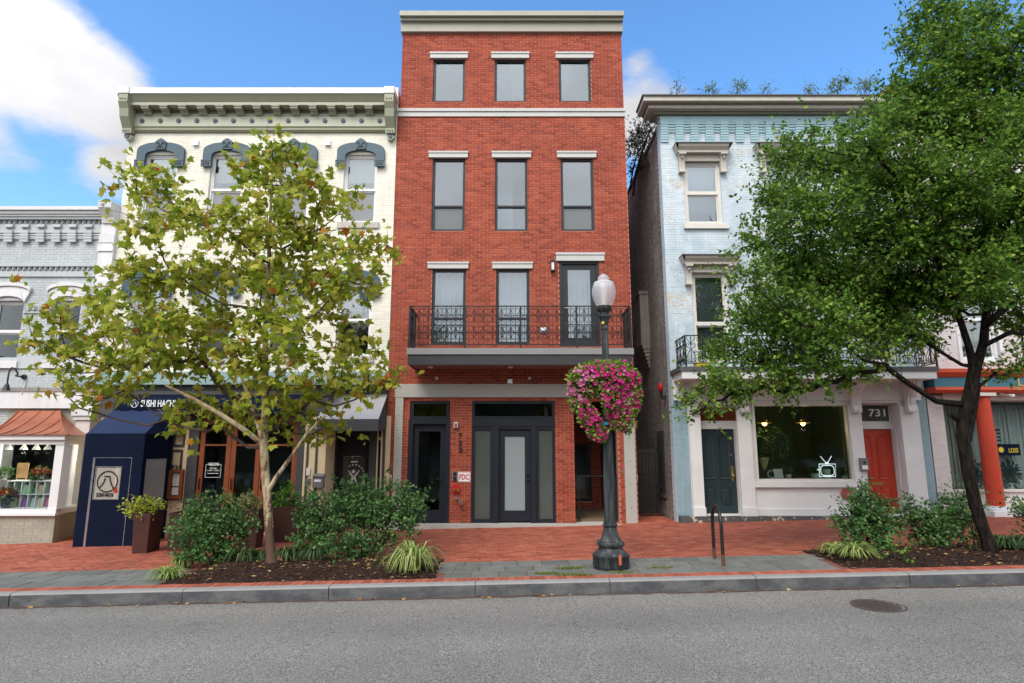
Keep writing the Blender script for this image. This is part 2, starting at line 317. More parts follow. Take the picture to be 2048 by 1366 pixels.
# ------------------------------------------------------------------ building helpers
def snap(h, z0, c): return [h[0], h[1], z0+round((h[2]-z0)/c)*c, z0+round((h[3]-z0)/c)*c]
def holes_grid(x0, x1, z0, z1, holes):
    zs = sorted({z0, z1, *[min(max(h[2], z0), z1) for h in holes], *[min(max(h[3], z0), z1) for h in holes]})
    for a, b in zip(zs, zs[1:]):
        if b-a < 1e-4: continue
        mid = (a+b)/2; cuts = sorted((max(h[0], x0), min(h[1], x1)) for h in holes if h[2] < mid < h[3] and h[1] > x0 and h[0] < x1); x = x0
        for (p, q) in cuts:
            if p > x+1e-4: yield x, p, a, b
            x = max(x, q)
        if x < x1-1e-4: yield x, x1, a, b
BR = dict(L=.203, C=.0677, J=.0107)
def brick_rows(x0, x1, z0, z1, holes, L_=.203, C_=.0677, J=.0107):
    n = int(round((z1-z0)/C_))
    for i in range(n):
        a = z0+i*C_; b = a+C_-J; mid = (a+b)/2
        cuts = sorted((h[0], h[1]) for h in holes if h[2] < mid < h[3]); segs = []; x = x0
        for (p, q) in cuts:
            if p > x+1e-3: segs.append((x, min(p, x1)))
            x = max(x, q)
        if x < x1-1e-3: segs.append((x, x1))
        ph = (i % 2)*L_/2+x0
        for (s, e) in segs:
            k = math.floor((s-ph)/L_)
            while ph+k*L_ < e:
                l = max(s, ph+k*L_); r = min(e, ph+(k+1)*L_-J); k += 1
                if r-l > .02: yield l, r, a, b
def brick_face(mb, l, r, a, b, y, back):
    j = random.uniform(-.0015, .0015); y += j
    mb.add([(l, y, a), (r, y, a), (r, y, b), (l, y, b), (l, back, a), (r, back, a), (r, back, b), (l, back, b)], [(0, 1, 2, 3), (0, 4, 5, 1), (1, 5, 6, 2), (2, 6, 7, 3), (3, 7, 4, 0)])
def facade(bld, x0, x1, z0, z1, holes, mj, mbk, Y=YB, thick=.3, proud=.008, singles=0, C_=.0677, L_=.203, J=.0107, zone=None, label=None, name='wall'):
    w = MB()
    for (a, b, c, d_) in holes_grid(x0, x1, z0, z1, holes): w.box(a, b, Y, Y+thick, c, d_)
    wall = w.part(name, mj, bld, label); st = MB(); one = None; cnt = 0
    for (l, r, a, b) in brick_rows(x0, x1, z0, z1, holes, L_, C_, J):
        if singles and cnt < singles and abs(r-l-(L_-J)) < .004 and (zone is None or zone(l, r, a, b)):
            if one is None:
                q = MB(); brick_face(q, -(L_-J)/2, (L_-J)/2, -(C_-J)/2, (C_-J)/2, -proud, .004); one = q.mesh('brick', mbk)
            link('brick', one, wall, ((l+r)/2, Y+random.uniform(-.0015, .0015), (a+b)/2)); cnt += 1
        else: brick_face(st, l, r, a, b, Y-proud, Y+.004)
    if st.f: link('bricks', st.mesh('bricks', mbk, ORG[bld.name]), wall, None, None, 'stuff')
    return wall
def ring(mb, x0, x1, z0, z1, w, y0, y1, wb=None, wt=None):
    wb = w if wb is None else wb; wt = w if wt is None else wt
    mb.box(x0, x0+w, y0, y1, z0, z1); mb.box(x1-w, x1, y0, y1, z0, z1); mb.box(x0+w, x1-w, y0, y1, z0, z0+wb); mb.box(x0+w, x1-w, y0, y1, z1-wt, z1)
def pane(x0, x1, z0, z1, y, m_, parent, name='pane'): return MB().box(x0, x1, y, y+.008, z0, z1).part(name, m_, parent)
def window(bld, h, fm, gm, bars=(), fw=.06, rec=.05, Y=YB, sash=None, low=None, label=None, arch=0):
    x0, x1, z0, z1 = h; mb = MB(); ring(mb, x0, x1, z0, z1, fw, Y+rec, Y+rec+.09); bw = fw*.75
    for b in bars: mb.box(x0+fw, x1-fw, Y+rec+.01, Y+rec+.08, b-bw/2, b+bw/2)
    w = mb.part('window', fm, bld, label); zz = [z0+fw]+[q for b in bars for q in (b-bw/2, b+bw/2)]+[z1-fw]
    for i in range(0, len(zz), 2):
        a, b = zz[i], zz[i+1]; dy = .03 if (i == 0 and len(zz) > 2) else 0
        if sash: s = MB(); ring(s, x0+fw, x1-fw, a, b, .035, Y+rec+.02+dy, Y+rec+.06+dy); s.part('sash', sash, w)
        e = .03 if sash else 0
        pane(x0+fw+e, x1-fw-e, a+e, b-e, Y+rec+.035+dy, (low if (low and i == 0) else gm), w)
    return w
def curtain(w, x0, x1, z0, z1, y, m_, folds=7, amp=.03, name='curtain'):
    n = folds*6; v = []; f = []; ph = random.random()*6
    for i in range(n+1):
        t = i/n; x = x0+(x1-x0)*t; o = amp*math.sin(t*folds*2*math.pi+ph)+amp*.5*math.sin(t*folds*1.37*2*math.pi)
        v += [(x, y+o, z0), (x, y+o*.6, z1)]
    for i in range(n): f.append((2*i, 2*i+2, 2*i+3, 2*i+1))
    return MB().add(v, f, True).part(name, m_, w)
def interior(bld, x0, x1, zs, m_, fl, depth=6, Y=YB, back=None):
    mb = MB(); y0 = Y+.3
    for a, b in zip(zs, zs[1:]):
        mb.k = 0; mb.box(x0, x0+.05, y0, y0+depth, a+.1, b-.1); mb.box(x1-.05, x1, y0, y0+depth, a+.1, b-.1); mb.box(x0+.05, x1-.05, y0+depth-.1, y0+depth, a+.1, b-.1); mb.box(x0, x1, y0, y0+depth, b-.1, b-.004)
        mb.k = 1; mb.box(x0, x1, y0, y0+depth, a, a+.1)
    return mb.part('interior', [m_, fl], bld)
def lintel(bld, r, m_, proj=.06, cap=True):
    x0, x1, z0, z1 = r; mb = MB(); k = z1-(z1-z0)*.28; mb.box(x0, x1, YB-proj, YB+.01, z0, k)
    mb.box(x0-.012, x1+.012, YB-proj-.02, YB+.01, k, z1); return mb.part('lintel', m_, bld)
_tx = {}
def text_geo(s, bold=0.0, ext=.02):
    k = (s, bold)
    if k not in _tx:
        c = bpy.data.curves.new('t', 'FONT'); c.body = s; c.extrude = ext; c.offset = bold; c.resolution_u = 3; c.align_x = 'CENTER'
        o = bpy.data.objects.new('t', c); COL.objects.link(o); bpy.context.view_layer.update()
        me = bpy.data.meshes.new_from_object(o.evaluated_get(bpy.context.evaluated_depsgraph_get()))
        v = np.array([q.co[:] for q in me.vertices]); f = [tuple(p.vertices) for p in me.polygons]
        bpy.data.objects.remove(o); bpy.data.curves.remove(c); bpy.data.meshes.remove(me); v[:, :2] -= v[:, :2].min(0); _tx[k] = (v, f, v[:, :2].max(0))
    return _tx[k]
def text(mb, s, r, y, depth=.008, bold=0.0, rot=0):       # lettering filling the rectangle r on a face looking to the street
    v, f, mxx = text_geo(s, bold); x0, x1, z0, z1 = r; w = []
    for p in v: w.append((x0+p[0]/mxx[0]*(x1-x0), y-depth/2-p[2]/.04*depth, z0+p[1]/mxx[1]*(z1-z0)))
    return mb.add(w, f)
def arc(cx, cz, rx, rz, a0, a1, n): return [(cx+rx*math.cos(a0+(a1-a0)*i/n), cz+rz*math.sin(a0+(a1-a0)*i/n)) for i in range(n+1)]

# ------------------------------------------------------------------ ground: road, gutter, kerb, brick pavement, flagstones, planting beds
YC0, YC1, YS1, YFL = 8.81, 8.96, 9.19, 10.38       # kerb face, kerb back, brick strip back, flagstone back
ROT = -math.atan(SLOPE)
def tilt(o): o.rotation_euler = (0, ROT, 0); return o
d = ND('asphalt')
sp = d.noise(95, 2, .6); sp2 = d.noise(33, 2, .5); lane = d.noise(.35, 3, .5, None, (.12, 1.6, 1)); patch = d.noise(1.1, 6, .7); big = d.noise(.5, 5, .6)
c = d.ramp(d.math('ADD', d.math('MULTIPLY', sp, .8), d.math('MULTIPLY', sp2, .2)), [(.36, (.035, .034, .032)), (.44, (.125, .119, .110)), (.53, (.235, .227, .209)), (.64, (.37, .357, .33))])
c = d.mix(1., d.mix(1., c, d.math('ADD', d.math('MULTIPLY', big, .5), .72), 'MULTIPLY'), (1., .97, .92), 'MULTIPLY'); c = d.mix(1., c, d.math('ADD', d.math('MULTIPLY', d.math('SUBTRACT', lane, .5), .9), 1.0), 'MULTIPLY'); c = d.mix(d.math('MULTIPLY', d.smooth(patch, .60, .72), .35), c, (.07, .068, .064))
M['asphalt'] = d.bsdf(c, .85, 0, .3, sp, .008, .5)
g = MB(); n = 20
g.add([(-400, -400, -.18), (400, -400, -.18), (400, YC0+.05, -.18), (-400, YC0+.05, -.18)], [(0, 1, 2, 3)])
tilt(g.structure('road', M['asphalt']))
M['dirt'] = mat('gutter_dirt', (.085, .05, .037), .95, .4, 3, .3, bump=.3)
g = MB(); random.seed(3); pts = [(-20+i*.12, YC0-.03-random.uniform(.0, .05)-.03*math.sin(i*.05)**2) for i in range(340)]
for (xa, ya), (xb, yb) in zip(pts, pts[1:]): g.add([(xa, ya, -.176), (xb, yb, -.176), (xb, YC0+.01, -.176), (xa, YC0+.01, -.176)], [(0, 1, 2, 3)])
tilt(g.structure('gutter', M['dirt']))
# kerb of granite blocks
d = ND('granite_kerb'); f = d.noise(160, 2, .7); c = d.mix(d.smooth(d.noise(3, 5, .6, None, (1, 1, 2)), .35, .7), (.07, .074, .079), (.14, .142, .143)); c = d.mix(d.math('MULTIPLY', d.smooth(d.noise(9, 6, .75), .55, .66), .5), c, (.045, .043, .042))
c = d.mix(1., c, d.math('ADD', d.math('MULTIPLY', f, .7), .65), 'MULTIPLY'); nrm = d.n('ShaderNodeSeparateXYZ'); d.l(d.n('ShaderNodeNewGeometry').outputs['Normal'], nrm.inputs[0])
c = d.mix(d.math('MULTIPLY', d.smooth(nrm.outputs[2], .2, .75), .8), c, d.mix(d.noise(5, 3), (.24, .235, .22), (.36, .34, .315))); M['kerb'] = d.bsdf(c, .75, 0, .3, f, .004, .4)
g = MB(); g.box(-40, 40, YC0+.02, YC1-.01, -.35, -.012); kerb = tilt(g.structure('kerb', M['sand']))
js = [X(p, 1180, YC0) for p in (-270, 20, 365, 657, 950, 1220, 1514, 1822, 2120)]; js = [js[0]-2.1*k for k in (3, 2, 1)]+js+[js[-1]+2.1*k for k in (1, 2, 3)]
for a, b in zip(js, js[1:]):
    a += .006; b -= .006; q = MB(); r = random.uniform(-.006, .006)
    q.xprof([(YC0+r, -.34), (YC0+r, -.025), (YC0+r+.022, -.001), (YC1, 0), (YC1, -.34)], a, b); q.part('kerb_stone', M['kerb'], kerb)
# pavement
bedL = (X(318, 1170, 9.25), X(872, 1158, 9.25), YS1+.02, 10.75); bedR = (X(1692, 1140, 9.3), 16.0, YS1+.02, 10.75)
inbed = lambda x, y, e=0: any(b[0]-e < x < b[1]+e and b[2]-e < y < b[3]+e for b in (bedL, bedR))
g = MB(); g.box(-60, 60, YC1, 40, -.4, -.006); walk = tilt(g.structure('sidewalk', M['sand']))
def block(w, l, h=.05, bev=.004):
    q = MB(); a, b = w/2, l/2; q.add([(-a, -b, -h), (a, -b, -h), (a, b, -h), (-a, b, -h), (-a, -b, -bev), (a, -b, -bev), (a, b, -bev), (-a, b, -bev), (-a+bev, -b+bev, 0), (a-bev, -b+bev, 0), (a-bev, b-bev, 0), (-a+bev, b-bev, 0)],
        [(8, 9, 10, 11), (4, 5, 9, 8), (5, 6, 10, 9), (6, 7, 11, 10), (7, 4, 8, 11), (0, 1, 5, 4), (1, 2, 6, 5), (2, 3, 7, 6), (3, 0, 4, 7)]); return q
def jit(a): return random.uniform(-a, a)
def tilted(x, y, z=0, rz=0, rx=0, ry=0): return Matrix.Translation((x, y, z)) @ Matrix.Rotation(rz, 4, 'Z') @ Matrix.Rotation(rx, 4, 'X') @ Matrix.Rotation(ry, 4, 'Y')
bm_ = block(.098, .215).mesh('brick', M['paver']); x = -9.2; nb = 0
while x < 9.4:
    link('brick', bm_, walk, None, mtx=tilted(x, (YC1+YS1)/2+jit(.004), jit(.002), jit(.02), jit(.01), jit(.02))); x += .1045; nb += 1
far = MB()
for k in range(120):
    for s_ in (-1, 1): q = block(.098, .215); px_ = s_*(9.45+k*.1045); far.add([(p[0]+px_+(.0 if s_ > 0 else .2), p[1]+(YC1+YS1)/2, p[2]+jit(.001)) for p in q.v[4:]], [(4, 5, 6, 7), (0, 1, 5, 4), (1, 2, 6, 5), (2, 3, 7, 6), (3, 0, 4, 7)])
bk = block(.197, .096, .04, .003); bm2 = bk.mesh('brick', M['paver']); row = 0; y = YFL+.052; cnt = nb; V4 = bk.v[4:]
while y < 14.95 or y < 18.6:
    xa, xb = (-14.5, 14.5) if y < 14.95 else (3.07, 3.95)
    x = xa+(.1 if row % 2 else 0)+.02*math.sin(row*.7)
    while x < xb:
        if not inbed(x, y, .04):
            if cnt < 298 and abs(x-.4) < 5.1 and row < 6: link('brick', bm2, walk, None, mtx=tilted(x, y+jit(.002), jit(.0015), jit(.012), jit(.008), jit(.006))); cnt += 1
            else:
                t = jit(.022); ca, sa = math.cos(t), math.sin(t); tx, ty, h = jit(.02), jit(.03), jit(.003)+.004*math.sin(x*.9+y*1.3)*math.sin(y*.7-x*.5); oy = .012*math.sin(x*1.7+y*.9)
                far.add([(x+p[0]*ca-p[1]*sa, y+oy+p[0]*sa+p[1]*ca, p[2]+h+p[0]*tx+p[1]*ty) for p in V4], [(4, 5, 6, 7), (0, 1, 5, 4), (1, 2, 6, 5), (2, 3, 7, 6), (3, 0, 4, 7)])
        x += .2035
    y += .1025; row += 1
link('bricks', far.mesh('bricks', M['paver']), walk, None, None, 'stuff')
d = ND('bluestone'); c = d.ramp(d.rnd(), [(0, (.115, .122, .108)), (.5, (.14, .146, .128)), (1, (.165, .167, .146))]); c = d.mix(1., c, d.math('ADD', d.math('MULTIPLY', d.noise(5, 5, .65), .7), .65), 'MULTIPLY')
c = d.mix(d.smooth(d.noise(1.2, 4), .55, .8), c, (.20, .193, .168)); c = d.mix(d.math('MULTIPLY', d.smooth(d.noise(2.6, 6, .7), .54, .68), .55), c, (.085, .09, .078)); M['flag'] = d.bsdf(c, .8, 0, .3, d.noise(14, 5, .65), .01, .5)
rows = 3; h = (YFL-YS1)/rows
for r in range(rows):
    x = -11.0+(.13*r)
    while x < 11.0:
        w = .415+jit(.02); yc = YS1+h*(r+.5)
        if not inbed(x+w/2, yc, -.08): 
            q = block(w-.012, h-.012, .06, .006).mesh('flagstone', M['flag']); link('flagstone', q, walk, None, mtx=tilted(x+w/2, yc, .001+jit(.003), 0, jit(.006), jit(.006)))
        x += w
# planting beds: mounded bark mulch, chips and fallen leaves lying in it
d = ND('bark_mulch'); c = d.ramp(d.noise(55, 4, .7), [(.3, (.010, .006, .0045)), (.55, (.032, .017, .012)), (.8, (.08, .043, .028))]); M['mulch'] = d.bsdf(c, .95, 0, .2, d.noise(60, 4, .7), .02, .9)
M['chip'] = leafmat('bark_chip', [(0, (.018, .010, .007)), (.65, (.055, .028, .019)), (1, (.16, .09, .055))], 0, .9); M['litter'] = leafmat('fallen_leaf', [(0, (.16, .07, .03)), (.4, (.33, .15, .05)), (.75, (.42, .27, .10)), (1, (.38, .34, .12))], .1)
from mathutils import noise as mnoise
def bed_h(b, x, y):
    ex = min(x-b[0], b[1]-x, y-b[2], b[3]-y); return .11*min(1, max(0, ex)/.45)+.025*mnoise.noise(Vector((x*3, y*3, 1)))+.012*mnoise.noise(Vector((x*11, y*11, 5)))-.01
for bi, b in enumerate((bedL, bedR)):
    g = MB(); nx = int((b[1]-b[0])/.06); ny = int((b[3]-b[2])/.06); v = []; f = []
    for j in range(ny+1):
        for i in range(nx+1):
            x = b[0]+(b[1]-b[0])*i/nx; y = b[2]+(b[3]-b[2])*j/ny; v.append((x, y, gz(x)+bed_h(b, x, y)))
    for j in range(ny):
        for i in range(nx): k = j*(nx+1)+i; f.append((k, k+1, k+nx+2, k+nx+1))
    g.add(v, f, True); o = g.structure('planting_bed', M['mulch'])
    n = 3800; xs = rng.uniform(b[0]+.02, min(b[1], 10.5)-.02, n); ys = rng.uniform(b[2], b[3], n); zs = np.array([gz(x)+bed_h(b, x, y)+.006 for x, y in zip(xs, ys)])
    Rm = frames(unit(n)*[1, 1, .25], np.array([0, 0, 1.])+unit(n)*.35, rng.uniform(.02, .055, n)); tv = [(-.2, 0, 0), (.2, .1, 0), (.16, 1, .05), (-.22, .9, 0), (0, .5, .14)]
    link('mulch_chips', bulk('mulch_chips', tv, [(0, 1, 4), (1, 2, 4), (2, 3, 4), (3, 0, 4)], Rm, np.stack([xs, ys, zs], 1), M['chip']), None, None, None, 'stuff')
PLF = [(0, 0), (.20, -.09), (.52, .08), (.36, .20), (.60, .50), (.30, .46), (.20, .62), (0, 1.02), (-.20, .62), (-.30, .46), (-.60, .50), (-.36, .20), (-.52, .08), (-.20, -.09)]
PLV = [(0, .3, .03)]+[(p[0], p[1], -.22*abs(p[0])-.06*abs(p[1]-.3)) for p in PLF]; PLT = [(0, i, i % 14+1) for i in range(1, 15)]
n = 580; xs = np.concatenate([rng.uniform(bedL[0], bedL[1], 190), rng.uniform(bedR[0], 10, 300), rng.uniform(-9, 9, 90)])
ys = np.concatenate([rng.uniform(YS1, 10.5, 490), YC0-np.abs(rng.normal(0, .06, 60))-.01, rng.uniform(9.0, 13.5, 30)])
zs = np.array([gz(x)+(max(bed_h(bedL, x, y), 0) if bedL[0] < x < bedL[1] and y > YS1 and y < bedL[3] else max(bed_h(bedR, x, y), 0) if x > bedR[0] and YS1 < y < bedR[3] else (-.172 if y < YC0 else .002))+.012 for x, y in zip(xs, ys)])
link('fallen_leaves', bulk('fallen_leaves', PLV, PLT, frames(unit(n)*[1, 1, .1], np.array([0, 0, 1.])+unit(n)*.3, rng.uniform(.025, .075, n)), np.stack([xs, ys, zs], 1), M['litter']), None, None, None, 'stuff')
M['moss'] = leafmat('joint_weed', [(0, (.10, .14, .03)), (1, (.22, .26, .06))], .2)
ctr = [G(p, q) for p, q in ((1130, 1138), (1150, 1136), (1085, 1147), (1100, 1148), (1140, 1150), (1165, 1150), (1325, 1136), (1250, 1145))]
n = 1500; idx = rng.integers(0, len(ctr), n); cp = np.array([c_[:] for c_ in ctr])[idx]; off = rng.normal(0, 1, (n, 3))*[.10, .035, 0]
link('joint_weeds', bulk('joint_weeds', [(-.14, 0, 0), (.14, 0, 0), (0, 1, .2)], [(0, 1, 2)], frames(unit(n)*[1, 1, .3]+[0, 0, .8], unit(n), rng.uniform(.02, .05, n)), cp+off, M['moss']), None, None, None, 'stuff')
random.seed(77); M['gum'] = mat('trodden_gum', (.10, .075, .065), .8, .3, 9)
q = MB()
for k in range(90):
    x, y = random.uniform(-9.5, 9.5), random.uniform(9.4, 14.2)
    if inbed(x, y, .1): continue
    r_ = random.uniform(.012, .026); q.add([(x+r_*random.uniform(.8, 1.2)*math.cos(a), y+r_*random.uniform(.8, 1.2)*math.sin(a), gz(x)+.004) for a in [i*math.pi/4 for i in range(8)]], [tuple(range(8))])
link('trodden_spots', q.mesh('trodden_spots', M['gum']), None, None, None, 'stuff')
# manhole cover
c0 = G(1757, 1211.5, .18); r0 = 50*PX(c0.y, 1211); mh = thing('manhole_cover', 'round rusty cast iron cover set flush in the grey asphalt', 'manhole cover', c0); M['manhole'] = mat('rusty_cast_iron', (.075, .058, .05), .7, .3, 8, .2)
q = MB(); q.lathe([(r0, -.03), (r0, .007), (r0*.92, .009), (r0*.90, .003), (r0*.9, -.02)], c0, 40); q.part('rim', M['manhole'], mh)
q = MB(); q.lathe([(r0*.88, -.02), (r0*.88, .003)], c0, 40); pl = q.part('plate', M['manhole'], mh); q = MB()
for i in range(-7, 8):
    for j in range(-7, 8):
        if math.hypot(i, j) < 7.2: q.box(c0.x+i*r0*.115-.012, c0.x+i*r0*.115+.012, c0.y+j*r0*.115-.012, c0.y+j*r0*.115+.012, c0.z, c0.z+.009)
link('studs', q.mesh('studs', M['manhole'], c0), pl, None, None, 'stuff')

# ------------------------------------------------------------------ the tall red brick house, number 733
XA, XB_ = -3.07, 3.03; XU = X(804, 120)
zg = -.22
red = thing('brick_house', 'tall new red brick town house with dark windows and an iron balcony, number 733', 'house', (0, YB, 0))
C_ = .0677; zb = Z(1046); ZT = Z(60, YB-.12)
WR = {4: [(866, 117, 930, 206), (989, 116.5, 1052, 206), (1118, 116, 1182, 206)], 3: [(864, 317, 930, 460), (990, 316, 1055, 460), (1122, 316, 1188, 460)], 2: [(863, 537, 931, 690), (992, 537, 1059, 690)]}
H = {k: [snap(RC(*r), zb, C_) for r in v] for k, v in WR.items()}
for k in H:
    zz = H[k][0][2:]
    for h in H[k]: h[2:] = zz
hdoor = snap(RC(1119, 523, 1200, 696), zb, C_)
hl = snap(RC(817, 799, 898, 1046), zb, C_); hc = snap(RC(943, 799, 1111, 1046), zb, C_); hr = snap(RC(1149, 799, 1237, 1046), zb, C_)
for h in (hl, hc, hr): h[2] = zb-.02
allh = H[4]+H[3]+H[2]+[hdoor, hl, hc, hr]
zband = Z(232)
facade(red, XA, XB_, zb, zband+.02, allh, M['mortar'], M['brick'], singles=300, zone=lambda l, r, a, b: b < 1.75 and l > XA+.25)
facade(red, XU, XB_-.02, zband+.02, ZT, allh, M['mortar'], M['brick'], name='upper_wall')
q = MB(); q.box(XA+.004, XU, YB+.12, YB+.4, zband, Z(188)); q.part('parapet_return', M['brick'], red)
q = MB(); q.box(XA+.002, XA+.3, YB+.3, YB+11, -.3, ZT-.4); q.box(XB_-.3, XB_-.002, YB+.3, YB+11, -.3, ZT-.3); q.box(XA+.3, XB_-.3, YB+10.7, YB+11, -.3, ZT-.4); q.part('side_wall', M['mortar'], red)
q = MB(); q.box(XA, XB_, YB+.3, YB+11, ZT-.35, ZT-.2); q.part('roof', M['darkbase'], red)
interior(red, XA+.3, XB_-.3, [zb-.05, Z(745), Z(480), Z(250), ZT-.4], M['int'], M['intfloor'], 5)
q = MB()   # cornice: three stepped courses
for a, b, p in ((22, 30.5, .26), (30.5, 40, .18), (40, 62.5, .10)):
    q.k = 0; q.xprof([(YB-p, Z(b, YB-p)), (YB-p+.01, Z(a, YB-p)+.02), (YB+.35, Z(a, YB-p)+.02), (YB+.35, Z(b, YB-p))], XU-.03-p*.1, XB_+.0+p*.1)
q.part('cornice', M['trimgrey'], red)
q = MB(); za, zb_ = Z(232, YB-.05), Z(217, YB-.05); q.box(XA-.004, XB_+.01, YB-.04, YB+.01, za, za+(zb_-za)*.62); q.box(XA-.008, XB_+.014, YB-.07, YB+.01, za+(zb_-za)*.62, zb_); q.part('string_course', M['trimlight'], red)
for k, r in ((4, [(861, 101.5, 936, 117), (983, 101, 1058, 117), (1111, 100.5, 1186, 116)]), (3, [(858, 301.5, 936, 317.5), (984, 301, 1062, 317), (1114, 300.5, 1192, 316)]), (2, [(856, 521, 937, 537), (985, 520.5, 1065, 536.5)])):
    for h, rr in zip(H[k], r): b = RC(*rr); lintel(red, [b[0], b[1], h[3]-.005, h[3]+.165], M['trimlight'])
b = RC(1112, 506, 1208, 523); lintel(red, [b[0], b[1], hdoor[3]-.005, hdoor[3]+.21], M['trimlight'])
for i, h in enumerate(H[4]): window(red, h, M['frame'], M['glassA'], fw=.065)
for i, h in enumerate(H[3]): window(red, h, M['frame'], M['glassA'], [Z(411)], fw=.065, low=M['screen'] if i != 1 else None)
for i, h in enumerate(H[2]):
    w = window(red, h, M['frame'], M['glassA'], [Z(636)], fw=.07); curtain(w, h[0]+.02, h[1]-.02, h[2]+.05, h[3]-.02, YB+.28, M['curtain'], 6)
# inner partition walls seen through the middle windows
q = MB(); xm = (H[3][1][0]*.45+H[3][1][1]*.55); q.box(H[3][1][0]-.1, xm, YB+.9, YB+1.0, Z(470), Z(255)); q.box(H[4][1][0]-.1, xm, YB+1.5, YB+1.6, Z(225), ZT-.5); q.part('partition', M['white'], red)
# balcony door
x0, x1, z0, z1 = hdoor; q = MB(); ring(q, x0, x1, z0, z1, .07, YB+.02, YB+.14, .03); q.part('door_frame', M['frame'], red)
dr = MB(); ring(dr, x0+.075, x1-.075, z0+.035, z1-.075, .15, YB+.06, YB+.11, .2, .13); dr = dr.part('balcony_door', M['frame'], red); pane(x0+.22, x1-.22, z0+.23, z1-.2, YB+.08, M['glassA'], dr); curtain(dr, x0+.2, x1-.2, z0+.1, z1-.1, YB+.3, M['curtain'], 5)
MB().tube([(x0+.13, YB+.05, z0+1.0), (x0+.13, YB+.0, z0+1.0), (x0+.24, YB+.0, z0+1.0)], .012).part('handle', M['chrome'], dr)
# balcony
M['deckedge'] = mat('grey_deck_edge', (.225, .225, .22), .5, .08); YF = YB-1.07; bal = empty('balcony', (0, 0, 0)); bal.parent = red; ORG[bal.name] = ORG[red.name]
bx0, bx1 = X(813, 710, YF), X(1268, 710, YF); zt, zm, zl = Z(696, YF), Z(708.5, YF), Z(729, YF)
q = MB(); q.box(bx0, bx1, YF, YB-.01, zm, zt); q.part('deck', M['deckedge'], bal)
q = MB(); q.box(bx0+.03, bx1-.03, YF+.03, YF+.06, zl, zm); q.box(bx0+.03, bx0+.06, YF+.06, YB-.01, zl, zm); q.box(bx1-.06, bx1-.03, YF+.06, YB-.01, zl, zm); q.part('flashing', M['deckmetal'], bal)
q = MB(); q.box(bx0+.06, bx1-.06, YF+.06, YB-.01, zl+.02, zl+.06); q.part('soffit', M['soffit'], bal)
for px in (861, 1021): c = P(px, 735, YB-.55); MB().lathe([(.055, -.03), (.06, -.02), (.06, .03)], (c.x, c.y, zl+.015), 14).part('downlight', M['plasticw'], bal)
rx0, rx1 = X(819, 650, YF+.05), X(1261, 650, YF+.05); yr = YF+.06; rt, rb = Z(611.5, yr), Z(690, yr)
q = MB(); q.box(rx0, rx1, yr-.02, yr+.02, rt-.02, rt); q.box(rx0-.02, rx0+.02, yr+.02, YB-.01, rt-.02, rt); q.box(rx1-.02, rx1+.02, yr+.02, YB-.01, rt-.02, rt); q.part('handrail', M['iron'], bal)
q = MB(); q.box(rx0, rx1, yr-.012, yr+.012, rb, rb+.025); q.box(rx0-.012, rx0+.012, yr+.012, YB-.01, rb, rb+.025); q.box(rx1-.012, rx1+.012, yr+.012, YB-.01, rb, rb+.025); q.part('bottom_rail', M['iron'], bal)
pst = MB().box(-.022, .022, -.022, .022, zt-.02, rt-.021).mesh('post', M['iron']); pk = MB().box(-.0075, .0075, -.0075, .0075, rb+.0255, rt-.0205).mesh('picket', M['iron'])
def spiral(cx, cz, r, a0, turn, n=9): return [(cx+r*(1-.62*i/n)*math.cos(a0+turn*i/n), 0, cz+r*(1-.62*i/n)*math.sin(a0+turn*i/n)) for i in range(n+1)]
def scroll_mesh():
    q = MB(); h = .19
    for s in (-1, 1):
        for t in (-1, 1):
            q.tube([(s*a, 0, t*b) for a, b in ((.075, .0), (.062, .035), (.03, .07), (.014, .10), (.022, .135), (.042, .165), (.066, .172), (.078, .152), (.066, .138))], .0065, 4)
        q.tube([(s*.012, 0, 0), (s*.075, 0, 0), (s*.088, 0, .02), (s*.088, 0, -.02), (s*.075, 0, 0)], .0065, 4)
        q.tube([(s*.016, 0, .055), (s*.03, 0, 0), (s*.016, 0, -.055)], .006, 4)
    q.box(-.02, .02, -.009, .009, .09, .105); q.box(-.02, .02, -.009, .009, -.105, -.09); return q.mesh('scroll', M['iron'])
scr = scroll_mesh(); zs_ = (rb+(rt-rb)*.755, rb+(rt-rb)*.315)
posts = [rx0, X(931, 650, yr), X(1041, 650, yr), X(1153, 650, yr), rx1]
for p in posts: link('post', pst, bal, (p, yr, 0))
n = 48; dx = (rx1-rx0)/n
for i in range(1, n):
    x = rx0+i*dx
    if min(abs(x-p) for p in posts) > .04: link('picket', pk, bal, (x, yr, 0))
    if i % 2 == 0:
        for z in zs_: link('scroll', scr, bal, (x, yr, z))
for sx in (rx0, rx1):
    for k in range(1, 10):
        y = yr+k*(YB-.02-yr)/10; link('picket', pk, bal, (sx, y, 0))
        if k % 2 == 0:
            for z in zs_: link('scroll', scr, bal, None, mtx=Matrix.Translation(Vector((sx, y, z))-ORG[bal.name]) @ Matrix.Rotation(math.pi/2, 4, 'Z'))
